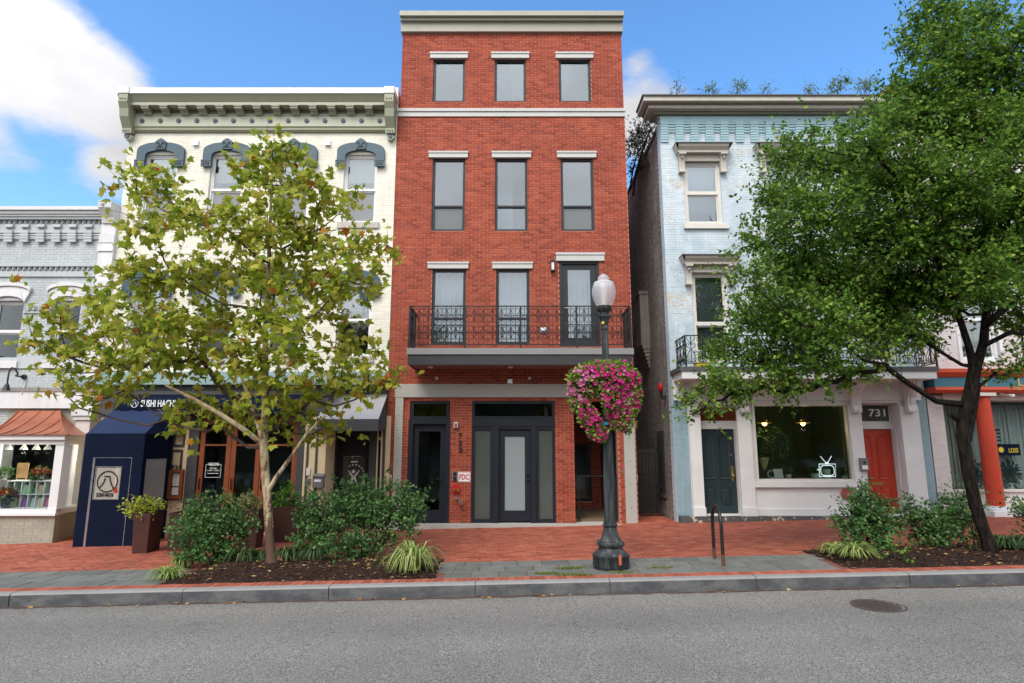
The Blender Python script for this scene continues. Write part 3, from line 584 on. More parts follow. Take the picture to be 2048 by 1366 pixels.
# ground floor steelwork, step and doors
zf0, zf1 = Z(794.5, YB-.05), Z(768, YB-.05)
q = MB(); q.box(X(791, 780), XB_-.08, YB-.06, YB+.01, zf0, zf1); q.part('steel_beam', M['steel'], red)
for a, b, px in ((790, 806, 900), (1246, 1268, 940)):
    xa, xb = X(a, 850), X(b, 850); q = MB(); q.box(xa, xb, YB-.05, YB+.01, zb-.02, zf0-.003)
    col = q.part('steel_post', M['steel'], red)
    for k in range(5): MB().ball(((xa+xb)/2, YB-.05, zb+.35+k*.55), .012, 8).part('bolt', M['deckmetal'], col)
q = MB(); q.box(XA-.02, XB_+.03, YB-.32, YB+.4, -.4, zb-.004); q.part('step', M['conc'], red)
x0, x1, z0, z1 = hl; zt_ = Z(838); q = MB(); ring(q, x0+.02, x1-.02, zt_, z1, .07, YB+.02, YB+.12); tr = q.part('transom', M['door'], red); pane(x0+.09, x1-.09, zt_+.07, z1-.07, YB+.06, M['glassB'], tr)
q = MB(); ring(q, x0-.02, x1+.02, zb, zt_-.003, .11, YB-.02, YB+.14, .02, .12); q.part('door_frame', M['door'], red)
q = MB(); ring(q, x0+.095, x1-.095, zb+.025, zt_-.13, .13, YB+.07, YB+.12, .27, .17); dr = q.part('door', M['door'], red, 'left door with clear glass'); pane(x0+.22, x1-.22, zb+.29, zt_-.29, YB+.09, M['glassB'], dr)
MB().tube([(x1-.16, YB+.06, zb+1.02), (x1-.16, YB+.01, zb+1.02), (x1-.30, YB+.01, zb+1.02)], .013).part('handle', M['iron'], dr)
x0, x1, z0, z1 = hc; zt_ = Z(838); q = MB(); ring(q, x0, x1, zt_, z1, .07, YB+.02, YB+.12); tr = q.part('transom', M['door'], red); pane(x0+.07, x1-.07, zt_+.07, z1-.07, YB+.06, M['glassB'], tr)
q = MB(); q.box(x0, x1, YB+.0, YB+.12, Z(853), zt_-.003); q.part('spandrel', M['door'], red)
zs1 = Z(853)-.003; sl = [X(943, 950), X(986, 950), X(990, 950), X(1066, 950), X(1072, 950), X(1111, 950)]
for a, b, m_ in ((sl[0], sl[1], 'frostdk'), (sl[4], sl[5], 'frostdk')): q = MB(); ring(q, a, b, zb+.02, zs1, .07, YB+.02, YB+.12); w = q.part('sidelight', M['door'], red); pane(a+.07, b-.07, zb+.09, zs1-.07, YB+.06, M[m_], w)
q = MB(); q.box(sl[1]+.002, sl[2]+.09, YB-.02, YB+.14, zb, zs1); q.box(sl[3]-.05, sl[4]-.002, YB-.02, YB+.14, zb, zs1); q.box(sl[2]+.09, sl[3]-.05, YB+.02, YB+.14, zs1-.06, zs1); q.part('door_frame', M['door'], red)
a, b = sl[2]+.095, sl[3]-.055; q = MB(); ring(q, a, b, zb+.03, zs1-.065, .14, YB+.07, YB+.12, .25, .17); dr = q.part('door', M['door'], red, 'middle door with frosted glass'); pane(a+.14, b-.14, zb+.28, zs1-.235, YB+.09, M['frost'], dr)
for z in (1.0, 1.13): MB().ball((b-.07, YB+.05, zb+z), .03, 10).part('handle', M['iron'], dr)
# recessed porch on the right
x0, x1, z0, z1 = hr; yr_ = YB+3.0; xw = X(1183, 950, yr_)
facade(red, x0-.65, x1+.3, zb, z1+.1, [[x0-.6, xw, Z(1003, yr_), Z(885, yr_)]], M['mortar'], M['brick'], Y=yr_, name='porch_wall', thick=.1)
window(red, [x0-.6, xw, Z(1003, yr_), Z(885, yr_)], M['frame'], M['glassB'], fw=.08, Y=yr_)
q = MB(); q.box(x0-.7, x0-.62, YB+.3, yr_, zb-.02, z1+.1); q.box(x1+.002, x1+.12, YB+.3, yr_, zb-.02, z1+.1); q.box(x0-.7, x1+.12, YB+.3, yr_, z1+.02, z1+.1); q.part('porch_side', M['deckmetal'], red)  # porch shade put into the dark sides and ceiling and the extra depth
q = MB(); yy = YB+.22
for px in (1158, 1232): xx = X(px, 1000, yy); q.box(xx-.02, xx+.02, yy-.02, yy+.02, zb, zb+1.07)
q.box(x0, x1, yy-.022, yy+.022, zb+1.07, zb+1.1); pr = q.part('porch_railing', M['iron'], red)
cb = MB().box(x0, x1, yy-.005, yy+.005, -.005, .005).mesh('bar', M['iron'])
for k in range(8): link('bar', cb, pr, (0, ORG[red.name].y, zb+.12+k*.115))
# things fixed to the red front
def wallthing(name, label, cat, px, py, Y=YB, group=None): return thing(name, label, cat, P(px, py, Y), group)
k = PX(YB, 850)
t = wallthing('wall_lamp', 'dark lantern with pale glass on red brick beside the balcony door', 'lamp', 1105, 532); c = P(1105, 532, YB)
q = MB(); q.box(c.x-.05, c.x+.05, YB-.04, YB-.009, c.z-.15, c.z+.15); q.xprof([(YB-.13, c.z+.08), (YB-.04, c.z+.16), (YB-.04, c.z+.08)], c.x-.055, c.x+.055); q.box(c.x-.055, c.x+.055, YB-.13, YB-.04, c.z-.16, c.z-.13)
for s in (-1, 1): q.box(c.x+s*.047-.008, c.x+s*.047+.008, YB-.13, YB-.115, c.z-.13, c.z+.08)
q.part('lantern', M['frame'], t); MB().box(c.x-.035, c.x+.035, YB-.11, YB-.05, c.z-.128, c.z+.078).part('lamp_glass', M['plasticw'], t)
t = wallthing('dryer_vent', 'small round pale vent hood on red brick behind the balcony rail', 'vent', 1087, 662); c = P(1087, 662, YB); MB().ball((c.x, YB-.03, c.z), .075, 12, (1, .6, 1)).part('hood', M['chrome'], t); MB().box(c.x-.08, c.x+.08, YB-.03, YB-.009, c.z-.06, c.z+.09).part('flange', M['chrome'], t)
t = wallthing('strobe_light', 'small red and white alarm strobe on the brick pier above the vertical house number', 'alarm', 912, 850); c = P(912, 850, YB); MB().box(c.x-.05, c.x+.05, YB-.06, YB-.009, c.z-.07, c.z+.07).part('housing', M['plasticw'], t); MB().box(c.x-.026, c.x+.026, YB-.10, YB-.061, c.z-.035, c.z+.035).part('lens', M['dullred'], t)
t = wallthing('house_number', 'black numerals 733 set one above the other on the brick pier', 'house number', 921, 885)
for ch, py in (('7', 871.5), ('3', 886), ('3', 899.5)): c = P(921, py, YB); text(MB(), ch, (c.x-.046, c.x+.046, c.z-.066, c.z+.066), YB-.009, .02, .03).part('numeral', M['letk'], t)
t = wallthing('intercom', 'silver and black intercom panel left of the white sign with red letters', 'intercom', 910, 952); r = RC(904.5, 943, 915.5, 962); MB().box(r[0], r[1], YB-.03, YB-.009, r[2], r[3]).part('plate', M['chrome'], t); zc = (r[2]+r[3])/2
for s in (-1, 1): MB().box(r[0]+.025, r[1]-.025, YB-.045, YB-.031, zc+s*.055-.045, zc+s*.055+.045).part('keypad', M['iron'], t)
t = wallthing('wall_sign', 'white plate with red letters FDC on the brick pier', 'sign', 928, 953); r = RC(916, 943.5, 941, 964); MB().box(r[0], r[1], YB-.02, YB-.009, r[2], r[3]).part('plate', M['paper'], t)
text(MB(), 'FDC', (r[0]+.035, r[1]-.035, r[2]+.055, r[3]-.055), YB-.021, .004, .025).part('lettering', M['letr'], t); q = MB(); ring(q, r[0]+.008, r[1]-.008, r[2]+.008, r[3]-.008, .008, YB-.022, YB-.0205); q.part('border', M['letr'], t)
t = wallthing('fire_connection', 'red round plate with two brass inlets below the intercom', 'hose connection', 912.5, 978.5); c = P(912.5, 978.5, YB); MB().disc((c.x, c.z), .115, YB-.03, YB-.009, 20).part('plate', M['firered'], t)
for s in (-1, 1): MB().tube([(c.x+s*.035, YB-.03, c.z-.01), (c.x+s*.05, YB-.1, c.z-.02)], .035, 10).part('inlet', M['brass'], t)
t = wallthing('drain_pipe', 'bent silver drain pipe stub under the red round hose connection', 'pipe', 918, 1000); c = P(913, 996, YB); e = P(922, 1002, YB); MB().tube([(c.x, YB-.009, c.z), (c.x, YB-.07, c.z)], .035, 10).part('collar', M['chrome'], t); MB().tube([(e.x, YB-.009, e.z), (e.x, YB-.10, e.z), (e.x+.02, YB-.16, e.z-.03)], .055, 12).part('spout', M['chrome'], t)
for px, lb in ((874, 'pale round sprinkler cap under the left half of the balcony'), (1059, 'pale round sprinkler cap under the middle of the balcony')): c = P(px, 757, YB); MB().disc((c.x, c.z), .04, YB-.05, YB-.009, 14).solo('sprinkler_cap', M['plasticw'], lb, 'sprinkler cap', c, 'round caps on the brick under the balcony')
c = P(1020, 763, YB); MB().box(c.x-.06, c.x+.06, YB-.08, YB-.009, c.z-.055, c.z+.055).solo('junction_box', M['chrome'], 'small square grey box on brick just above the steel beam', 'junction box', c)
t = wallthing('door_bell', 'small pale doorbell panel at the far left edge of the red brick', 'doorbell', 781, 954); c = P(781, 954, YB); MB().box(c.x-.03, c.x+.03, YB-.025, YB-.009, c.z-.05, c.z+.05).part('plate', M['plasticw'], t); MB().box(c.x-.014, c.x+.014, YB-.03, YB-.0255, c.z-.03, c.z+.01).part('button', M['greybox'], t)
c = P(1246, 943, YB); MB().box(c.x-.03, c.x+.03, YB-.02, YB-.009, c.z-.035, c.z+.035).solo('key_box', M['greybox'], 'tiny dark key box on brick left of the right steel post', 'key box', (c.x, c.y, c.z))
c = P(1275, 848, YB); t = thing('side_lantern', 'small brass lantern with a lit bulb on the corner of the alley', 'lamp', (XB_+.02, YB+.3, c.z)); MB().box(XB_+.002, XB_+.12, YB+.28, YB+.36, c.z+.06, c.z+.09).part('hood', M['brass'], t); MB().box(XB_+.04, XB_+.1, YB+.29, YB+.35, c.z-.1, c.z+.059).part('lantern_body', M['brass'], t)

# ------------------------------------------------------------------ the cream house with the restaurant, number 735
CX0, CX1 = X(232, 500), XA-.012
cre = thing('cream_house', 'cream painted brick house with olive bracketed cornice and slate blue window hoods, number 735', 'house', (-6.5, YB, 0))
zsf = Z(745)            # top of the shop front
cxs = [(X(c, 310)) for c in (324.5, 456.5, 589, 723)]; ww = (X(757, 380)-X(690, 380))/2
z3 = (Z(446), Z(310)); z2 = (Z(714), Z(566))
h3 = [snap([c-ww, c+ww, *z3], zsf, .0677) for c in cxs]; h2 = [snap([c-ww, c+ww, *z2], zsf, .0677) for c in cxs]
facade(cre, CX0, CX1, zsf, Z(176), h3+h2, M['creamj'], M['cream'], proud=.004, J=.007)
q = MB(); q.box(CX0, CX1, YB+.3, YB+11, Z(230), Z(222)); q.part('roof', M['darkbase'], cre); q = MB(); q.box(CX0, CX0+.3, YB+.3, YB+11, -.5, Z(230)-.004); q.box(CX0+.3, CX1, YB+10.7, YB+11, -.5, Z(230)-.004); q.part('side_wall', M['creamj'], cre)
interior(cre, CX0+.3, CX1-.02, [-.3, zsf, Z(510), Z(235)], M['int'], M['intfloor'], 5)
for h in h3+h2:
    up = h in h3; zb2 = h[2]+(h[3]-h[2])*(.485 if up else .49); w = window(cre, h, M['white'], M['glassC'], [zb2], fw=.05, rec=.06, sash=M['white'], low=M['greyblind'] if up else M['glassB'])
    q = MB(); n_ = 14
    for i in range(n_): z = h[3]-.06-i*.045; q.add([(h[0]+.06, YB+.25, z), (h[1]-.06, YB+.25, z), (h[1]-.06, YB+.275, z-.035), (h[0]+.06, YB+.275, z-.035)], [(0, 1, 2, 3)])
    q.part('blind', M['blind'], w)
    q = MB(); q.box(h[0]-.1, h[1]+.1, YB-.06, YB-.002, h[2]-.16, h[2]); q.part('window_sill', M['trimtan'], cre)
def hood(h, cat=None):      # segmental hood with shoulders, drop ends and a crest with cut scrolls
    cx = (h[0]+h[1])/2; wo, wi = .625, .40; zi = h[3]+.02; zt = h[3]+.10; b = h[3]-.36
    out = [(cx-wo, b), (cx-wi, b), (cx-wi, zi-.07)]+arc(cx, zi-.07, wi, .14, math.pi, 0, 10)[1:-1]+[(cx+wi, zi-.07), (cx+wi, b), (cx+wo, b), (cx+wo, zt)]+arc(cx, zt-.0, wo, .22, 0, math.pi, 14)[1:-1]+[(cx-wo, zt)]
    q = MB(); q.prism(out, YB-.09, YB-.002); hd = q.part('window_hood', M['slate'], cre)
    q = MB(); q.prism([(cx-.13, zt+.0), (cx+.13, zt+.0), (cx+.14, zt+.22), (cx+.08, zt+.27), (cx, zt+.31), (cx-.08, zt+.27), (cx-.14, zt+.22)], YB-.125, YB-.091); cr_ = q.part('crest', M['slate'], hd)
    q = MB()
    for s in (-1, 1): q.tube([(cx+s*a, YB-.127, zt+c) for a, c in ((.015, .03), (.02, .12), (.06, .2), (.10, .19), (.095, .14), (.065, .15))], .011, 5); q.tube([(cx+s*.03, YB-.127, zt+.09), (cx+s*.09, YB-.127, zt+.03)], .011, 5)
    q.part('scrollwork', M['letk'], hd)
    for s in (-1, 1):
        q = MB(); a = cx+s*(wo+wi)/2; q.box(a-.135, a+.135, YB-.12, YB-.0915, b-.02, b+.13); q.box(a-.14, a+.14, YB-.13, YB-.0925, b+.13, b+.155); q.part('hood_foot', M['slate'], hd)
        q = MB(); [q.box(a+k*.06-.02, a+k*.06+.02, YB-.127, YB-.1205, b+.02, b+.1) for k in (-1, 0, 1)]; q.part('foot_flutes', M['letk'], hd)
for h in h3+h2: hood(h)
# cornice
yc = YB-.45; zc = lambda p, y=yc: Z(p, y)
q = MB(); q.box(X(247, 180, yc)-.0, X(790, 180, yc), yc-.02, YB+.2, zc(187), zc(176.5)); q.part('parapet_cap', M['white'], cre)
L0, L1 = X(262, 220), X(788, 220)
q = MB(); q.xprof([(yc+.11, zc(203, yc+.11)), (yc+.09, zc(200, yc+.09)), (yc+.03, zc(190)), (yc, zc(187.3)), (YB+.1, zc(187.3)), (YB+.1, zc(203, yc+.11))], L0-.1, L1); q.part('crown_moulding', M['olive'], cre)
q = MB(); q.box(L0-.05, L1, yc+.12, YB+.1, zc(209.5, yc+.12), zc(203.3, yc+.11)); q.part('fascia', M['olivelt'], cre)
zso = zc(209.5, yc+.12)
q = MB(); q.box(L0, L1, YB-.06, YB-.002, Z(231.5), zso-.003); q.part('cornice_back', M['olivedk'], cre)
q = MB(); q.box(L0, L1, YB-.10, YB-.002, Z(236), Z(231.5)-.002); q.part('bed_moulding', M['olive'], cre)
q = MB(); q.box(L0, L1, YB-.09, YB-.002, Z(257), Z(236)-.002); fr = q.part('frieze', M['olivelt'], cre)
q = MB(); q.xprof([(YB-.06, Z(266)), (YB-.10, Z(263)), (YB-.10, Z(260.5)), (YB-.13, Z(257.3)), (YB-.002, Z(257.3)), (YB-.002, Z(266))], L0, L1); q.part('lower_moulding', M['olive'], cre)
def bracket(w, p, h):       # curved console, local origin at its top on the wall
    q = MB(); q.xprof([(-p, 0), (-p, -h*.28), (-p*.93, -h*.42), (-p*.74, -h*.5), (-p*.52, -h*.6), (-p*.42, -h*.8), (-p*.34, -h*.95), (-p*.2, -h), (0, -h), (0, 0)], -w/2, w/2); q.box(-w*.62, w*.62, -p-.02, 0, .001, .025)
    q.box(-w*.2, w*.2, -p*.56, -p*.3, -h*.75, -h*.62); return q
bm = bracket(.19, .25, zso-Z(234)); bmesh_ = bm.mesh('bracket', M['olive'])
fm = MB().disc((0, 0), .062, -.025, 0, 14).disc((0, 0), .03, -.04, -.026, 12).mesh('rosette', M['slate'])
for i in range(13): link('bracket', bmesh_, cre, (X(304+i*36.55, 218), YB-.06, zso-.028))
for i in range(14): link('rosette', fm, fr, (X(288.5+i*36.35, 245), YB-.0905, Z(245)))
for a, b in ((249, 271), (770, 790)):
    xa, xb = X(a, 200, yc), X(b, 200, yc); xm = (xa+xb)/2; w = .12; cb_ = MB(); xm = X((a+b)/2-(4 if a < 500 else -1), 235, YB-.2)
    cb_.xprof([(yc-.03, zc(187.5)), (yc-.03, zc(203)), (yc+.05, zc(214)), (YB-.36, Z(232, YB-.36)), (YB-.2, Z(256, YB-.2)), (YB-.2, Z(266, YB-.2)), (YB-.002, Z(268)), (YB-.002, zc(187.5))], xm-w, xm+w)
    o = cb_.part('corner_bracket', M['olive'], cre); q = MB(); q.box(xm-w*1.15, xm+w*1.15, yc-.05, YB-.2, zc(187.3), zc(174.5)); q.part('cap_block', M['white'], o)
    q = MB(); q.disc((xm, Z(273, YB-.12)), .1, YB-.14, YB-.002, 16); q.part('pendant', M['olivelt'], o); MB().disc((xm, Z(272, YB-.15)), .055, YB-.17, YB-.141, 12).part('button', M['slate'], o)
    q = MB()
    for z_ in (zc(198), Z(262, YB-.2)): [q.disc((xm+k*.065, z_), .016, (yc if z_ > 9 and z_ > Z(230) else YB-.2)-.045, (yc if z_ > Z(230) else YB-.2)-.02, 8) for k in (-1, 0, 1)]
    q.part('studs', M['letk'], o)
for px, lb in ((393, 'small white wall vent on cream brick between the two left upper windows'), (656.5, 'small white wall vent on cream brick between the two right upper windows')): c = P(px, 287, YB); q = MB(); q.box(c.x-.07, c.x+.07, YB-.05, YB-.005, c.z-.07, c.z+.07); q.box(c.x-.08, c.x+.08, YB-.07, YB-.051, c.z-.08, c.z-.05); q.solo('wall_vent', M['white'], lb, 'vent', c, 'white vents high on the cream wall')
# shop front: the restaurant half projects, the half with the glass door is flush with the wall above
YS = 14.1; ZH = Z(832, YS); XS = X(650, 950, YS); YD = YS+.03
q = MB(); q.xprof([(YS-.22, Z(769, YS-.22)), (YS-.20, Z(762, YS-.2)), (YB-.05, zsf+.02), (YB+.3, zsf), (YB+.3, Z(769, YS-.22))], CX0+.05, XS+.1); q.part('shop_cornice', M['sea'], cre)
q = MB(); q.xprof([(YB-.4, Z(769, YB-.4)), (YB-.38, Z(762, YB-.38)), (YB-.15, zsf), (YB+.3, zsf), (YB+.3, Z(769, YB-.4))], XS+.101, CX1); q.part('shop_cornice', M['sea'], cre)
zhd = Z(832); q = MB(); q.box(X(205, 785, YS), XS, YS-.06, YB+.3, ZH, Z(769, YS-.22)-.003); q.part('sign_board', M['strip'], cre); q = MB(); q.box(XS+.002, CX1, YB-.1, YB+.3, zhd, Z(769, YB-.4)-.003); q.part('sign_board', M['strip'], cre)
q = MB(); q.box(X(205, 785, YS), X(612, 785, YS), YS-.12, YS-.061, Z(790, YS), Z(783, YS)); q.part('sign_moulding', M['strip'], cre)
zg0 = -.45
def piers(a, b, m_, proj=.04, z0=zg0, z1=None, name='pilaster'):
    y = YS if b <= 653 else YB; xa, xb = X(a, 950, y), X(b, 950, y); return MB().box(xa, xb, y-proj, YB+.3, z0, (ZH if y == YS else zhd)-.002 if z1 is None else z1).part(name, M[m_], cre)
def framework(p, xa, xb, z0, z1, t=.045, y=YB-.04): q = MB(); ring(q, xa, xb, z0, z1, t, y-.025, y-.001); return q.part('panel_moulding', M['strip'], p)
p1 = piers(326, 372, 'panel'); xa, xb = X(341, 950, YS), X(364, 950, YS)
framework(p1, xa, xb, .65, Z(899, YS), y=YS-.04); framework(p1, xa+.02, xb+.02, Z(893, YS), ZH-.06, y=YS-.04)
piers(190, 324, 'panel', 0); piers(372.3, 392, 'strip', .02)
q = MB(); xa, xb = X(392.3, 950, YS), X(591.7, 950, YS); dz0, dz1 = Z(1062, YS)-.03, Z(838, YS)
q.box(xa, xb, YS-.02, YS+.3, dz1, ZH-.002); q.part('door_head', M['wood'], cre); MB().box(xa, xb, YS+.02, YS+.3, zg0, dz0).part('door_sill', M['panel'], cre)
ed = [X(p, 950, YS) for p in (393, 457, 517, 591)]
for a, b in zip(ed, ed[1:]):
    q = MB(); a += .006; b -= .006; ring(q, a, b, dz0+.01, dz1-.003, .11, YS+.03, YS+.10, .22, .12); zt_ = Z(890, YS); q.box(a+.11, b-.11, YS+.04, YS+.09, zt_-.02, zt_+.02); w = q.part('door', M['wood'], cre); pane(a+.11, b-.11, dz0+.23, zt_-.02, YS+.06, M['glassB'], w); pane(a+.11, b-.11, zt_+.02, dz1-.123, YS+.06, M['glassB'], w)
    MB().tube([(a+.06, YS+.0, dz0+.95), (a+.06, YS+.0, dz0+1.2)], .014).part('handle', M['iron'], w)
piers(592, 606.7, 'strip', .02)
p2 = piers(607, 650, 'panel'); framework(p2, X(612, 950, YS), X(634, 950, YS), .3, ZH-.3, y=YS-.04)
piers(654, 668, 'strip', .02)
q = MB(); xa, xb = X(668.3, 950), X(736.7, 950); ring(q, xa, xb, zg0, zhd-.002, .08, YB+.2, YB+.3, .12, .9); q.part('door_frame', M['frame'], cre)
q = MB(); ring(q, xa+.085, xb-.085, zg0+.15, zhd-.91, .06, YB+.22, YB+.26, .2); dr = q.part('door', M['frame'], cre); pane(xa+.145, xb-.145, zg0+.35, zhd-.97, YB+.23, M['frostdk'], dr)
da, db = xa+.145, xb-.145
piers(737, 752, 'strip', .02); p3 = piers(752.3, 779, 'panel')
p3x = (X(752, 950), min(X(779, 950), CX1-.06)); framework(p3, p3x[0]+.05, p3x[1]-.05, .3, Z(880)); framework(p3, p3x[0]+.05, p3x[1]-.05, Z(874), zhd-.05)
MB().box(p3x[1]+.001, CX1, YB-.06, YB+.3, zg0, zhd-.002).part('edge_strip', M['strip'], cre)
q = MB(); q.box(CX0, CX1, YB+.305, YB+.4, zg0, .02); q.part('threshold', M['trimtan'], cre)
# lettering on the glass doors
t = thing('glass_decal', 'white printed opening hours sticker headed WELCOME on the leftmost brown glass door', 'decal', P(426, 940, YS)); r = RC(411, 925, 442, 955, YS+.06); q = MB(); y_ = YS+.0585
ring(q, r[0], r[1], r[2], r[3]-.04, .008, y_-.002, y_); w = r[1]-r[0]; h = r[3]-r[2]
text(q, 'WELCOME', (r[0]+w*.16, r[1]-w*.16, r[3]-.075, r[3]-.005), y_, .003, .02); text(q, 'OPEN DAILY', (r[0]+w*.26, r[1]-w*.26, r[2]+h*.56, r[2]+h*.67), y_, .003); text(q, '11:30AM - 10:00PM', (r[0]+w*.1, r[1]-w*.1, r[2]+h*.42, r[2]+h*.52), y_, .003)
q.box(r[0]+w*.14, r[1]-w*.14, y_-.003, y_, r[2]+h*.26, r[2]+h*.29)
q.part('lettering', M['letw'], t)
t = thing('door_lettering', 'white lettering over a stick figure emblem on the glass door beside the mailbox', 'decal', P(700, 920, YB)); y_ = YB+.2285
def dp(px, py): return X(px, py, y_), Z(py, y_)
q = MB(); (ax, az), (bx_, bz) = dp(671, 918), dp(710, 900); text(q, 'impact/', (da+.08, db-.08, az, bz), y_, .003, -.008); 
(ax, az), (bx_, bz) = dp(680, 926), dp(702, 921); q.box(da+.18, db-.18, y_-.003, y_, az+.01, bz-.01)
mx_, mz_ = (da+db)/2, Z(952, y_)
for s in (-1, 1):
    q.prism([(mx_+s*.02, mz_+.02), (mx_+s*.12, mz_+.14), (mx_+s*.145, mz_+.13), (mx_+s*.045, mz_-.02), (mx_+s*.11, mz_-.2), (mx_+s*.07, mz_-.2), (mx_, mz_-.06), (mx_, mz_+.0)][::s], y_-.003, y_)
q.disc((mx_-.01, mz_+.11), .045, y_-.003, y_, 14)
ap = arc(mx_+.01, mz_+.03, .24, .24, R_(125), R_(-35), 16)
for i in range(0, 16, 2): a, b = ap[i], ap[i+1]; q.tube([(a[0], y_-.002, a[1]), (b[0], y_-.002, b[1])], .018, 4)
q.part('lettering', M['letw'], t)
# awnings
q = MB(); a, b = X(234, 800, YS-.3), X(600, 800, YS-.3); y0 = YS-.40; n = 40; v = []
for i in range(n+1):
    x = a+(b-a)*i/n; sag = .05*abs(math.sin(i*math.pi/10)); w_ = .015*math.sin(i*1.9)
    v += [(x, YS-.065, Z(788, YS)), (x, YS-.26+w_, Z(800, YS-.26)), (x, y0+w_, Z(808, y0)-.02*sag), (x, y0+.01+w_*2, Z(826, y0)-.3*sag)]
f = [(4*i+j, 4*i+4+j, 4*i+5+j, 4*i+1+j) for i in range(n) for j in range(3)]
aw = thing('shop_awning', 'sagging navy canvas awning with white restaurant name over the brown doors', 'awning', (-6, YS-.06, Z(788, YS))); q.add(v, f, True); q.part('canvas', M['navy'], aw)
for xx in (a, (a+b)/2, b): MB().tube([(xx, YS-.06, Z(788, YS)), (xx, y0+.03, Z(812, y0))], .02).part('arm', M['iron'], aw)
q = MB(); r = [X(284, 806, y0), X(352, 806, y0), Z(814, y0), Z(800, y0)]; text(q, 'SUSHI HACHI', r, y0-.035, .004, .02); cx_, cz_ = X(271, 807, y0), Z(807.5, y0); ap = arc(cx_, cz_, .085, .085, 0, 2*math.pi, 20)
for p, p2_ in zip(ap, ap[1:]): q.tube([(p[0], y0-.036, p[1]), (p2_[0], y0-.036, p2_[1])], .007, 4)
q.tube([(cx_-.02, y0-.036, cz_+.02), (cx_-.045, y0-.036, cz_-.055)], .008, 4); q.tube([(cx_-.01, y0-.036, cz_+.035), (cx_+.015, y0-.036, cz_+.03), (cx_+.05, y0-.036, cz_-.055)], .008, 4); q.part('lettering', M['letw'], aw)
aw = thing('door_awning', 'grey canvas awning with paler slope over the glass door next to the red brick', 'awning', (-4.2, YB-.1, Z(785))); y0 = YB-1.0; a, b = X(634, 840, y0), X(757, 840, y0); a2, b2 = X(655, 785, YB-.1), X(742, 785, YB-.1); zt_, zm_, zb_ = Z(788, YB-.1), Z(838, y0), Z(862, y0)
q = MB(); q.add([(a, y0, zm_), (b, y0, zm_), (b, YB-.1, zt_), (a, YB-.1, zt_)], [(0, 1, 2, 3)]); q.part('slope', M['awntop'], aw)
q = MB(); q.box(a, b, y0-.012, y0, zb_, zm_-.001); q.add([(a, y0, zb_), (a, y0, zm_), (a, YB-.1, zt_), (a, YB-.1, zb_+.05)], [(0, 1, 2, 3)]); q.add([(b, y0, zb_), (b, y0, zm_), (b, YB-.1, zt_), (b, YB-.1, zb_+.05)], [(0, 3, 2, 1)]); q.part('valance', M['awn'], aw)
# things on the shop front
t = thing('menu_case', 'brown framed menu case with white sheets under the number 735', 'menu board', P(352, 968, YS)); r = RC(338, 939, 367, 998, YS-.05); q = MB(); ring(q, r[0], r[1], r[2], r[3], .07, YS-.12, YS-.041); q.part('frame', M['wood'], t); MB().box(r[0]+.07, r[1]-.07, YS-.06, YS-.041, r[2]+.07, r[3]-.07).part('backing', M['iron'], t)
h = (r[3]-r[2]-.14); MB().box(r[0]+.085, r[1]-.085, YS-.066, YS-.061, r[2]+.09, r[2]+.07+h*.36).part('menu_sheet', M['paper'], t); q = MB(); q.box(r[0]+.085, r[1]-.085, YS-.066, YS-.061, r[2]+.09+h*.38, r[3]-.09); ms = q.part('menu_sheet', M['paper'], t); q = MB()
for k in range(9): q.box(r[0]+.11, r[1]-.12-random.random()*.05, YS-.0675, YS-.0662, r[3]-.14-k*.035, r[3]-.134-k*.035)
q.part('print', M['greybox'], ms)
c = P(356, 935, YS); text(MB(), '735', (c.x-.13, c.x+.13, c.z-.055, c.z+.055), YS-.066, .012, .01).solo('house_number', M['letk'], 'dark numerals 735 on the buff pilaster above the menu case', 'house number', c)
t = thing('wall_lantern', 'black lantern on the buff pilaster above the number 735', 'lamp', P(356, 858, YS)); c = P(356, 858, YS-.15); MB().lathe([(.02, .12), (.12, .04), (.13, .0), (.09, -.02)], c, 12).part('shade', M['iron'], t); MB().lathe([(.08, -.02), (.06, -.13), (.02, -.15)], c, 10).part('lamp_glass', M['greybox'], t); MB().tube([(c.x, YS-.04, c.z+.05), (c.x, c.y, c.z+.14)], .015).part('arm', M['iron'], t)
t = thing('mailbox', 'dark grey mailbox with a paper label beside the glass door', 'mailbox', P(637, 962, YS)); r = RC(627, 948, 648, 975, YS-.1); q = MB(); q.box(r[0], r[1], YS-.17, YS-.042, r[2], r[3]-.06); q.xprof([(YS-.19, r[3]-.06), (YS-.19, r[3]-.045), (YS-.042, r[3]+.01), (YS-.042, r[3]-.06)], r[0]-.01, r[1]+.01); q.part('box', M['greybox'], t); MB().box(r[0]+.04, r[1]-.05, YS-.174, YS-.171, r[2]+.13, r[3]-.12).part('paper_label', M['paper'], t)
for px, py, w, h, m_, nm, lb in ((618.5, 943, .045, .085, 'plasticw', 'call_panel', 'white call panel on the buff pilaster left of the mailbox'), (617.5, 963, .05, .07, 'greybox', 'card_reader', 'dark square reader on the buff pilaster below the white panel')): c = P(px, py, YS); q = MB(); q.box(c.x-w, c.x+w, YS-.07, YS-.0405, c.z-h, c.z+h); q.box(c.x-w*.6, c.x+w*.6, YS-.076, YS-.0705, c.z-h*.6, c.z+h*.2); q.solo(nm, M[m_], lb, 'door panel', c)
c = P(613, 975, YS); q = MB(); q.prism([(c.x+.06*(1 if k % 2 else .4)*math.cos(k*math.pi/5), c.z+.05*(1 if k % 2 else .4)*math.sin(k*math.pi/5)) for k in range(10)], YS-.046, YS-.041); q.solo('leaf_sticker', M['firered'], 'small red leaf sticker on the buff pilaster below the dark reader', 'sticker', c)
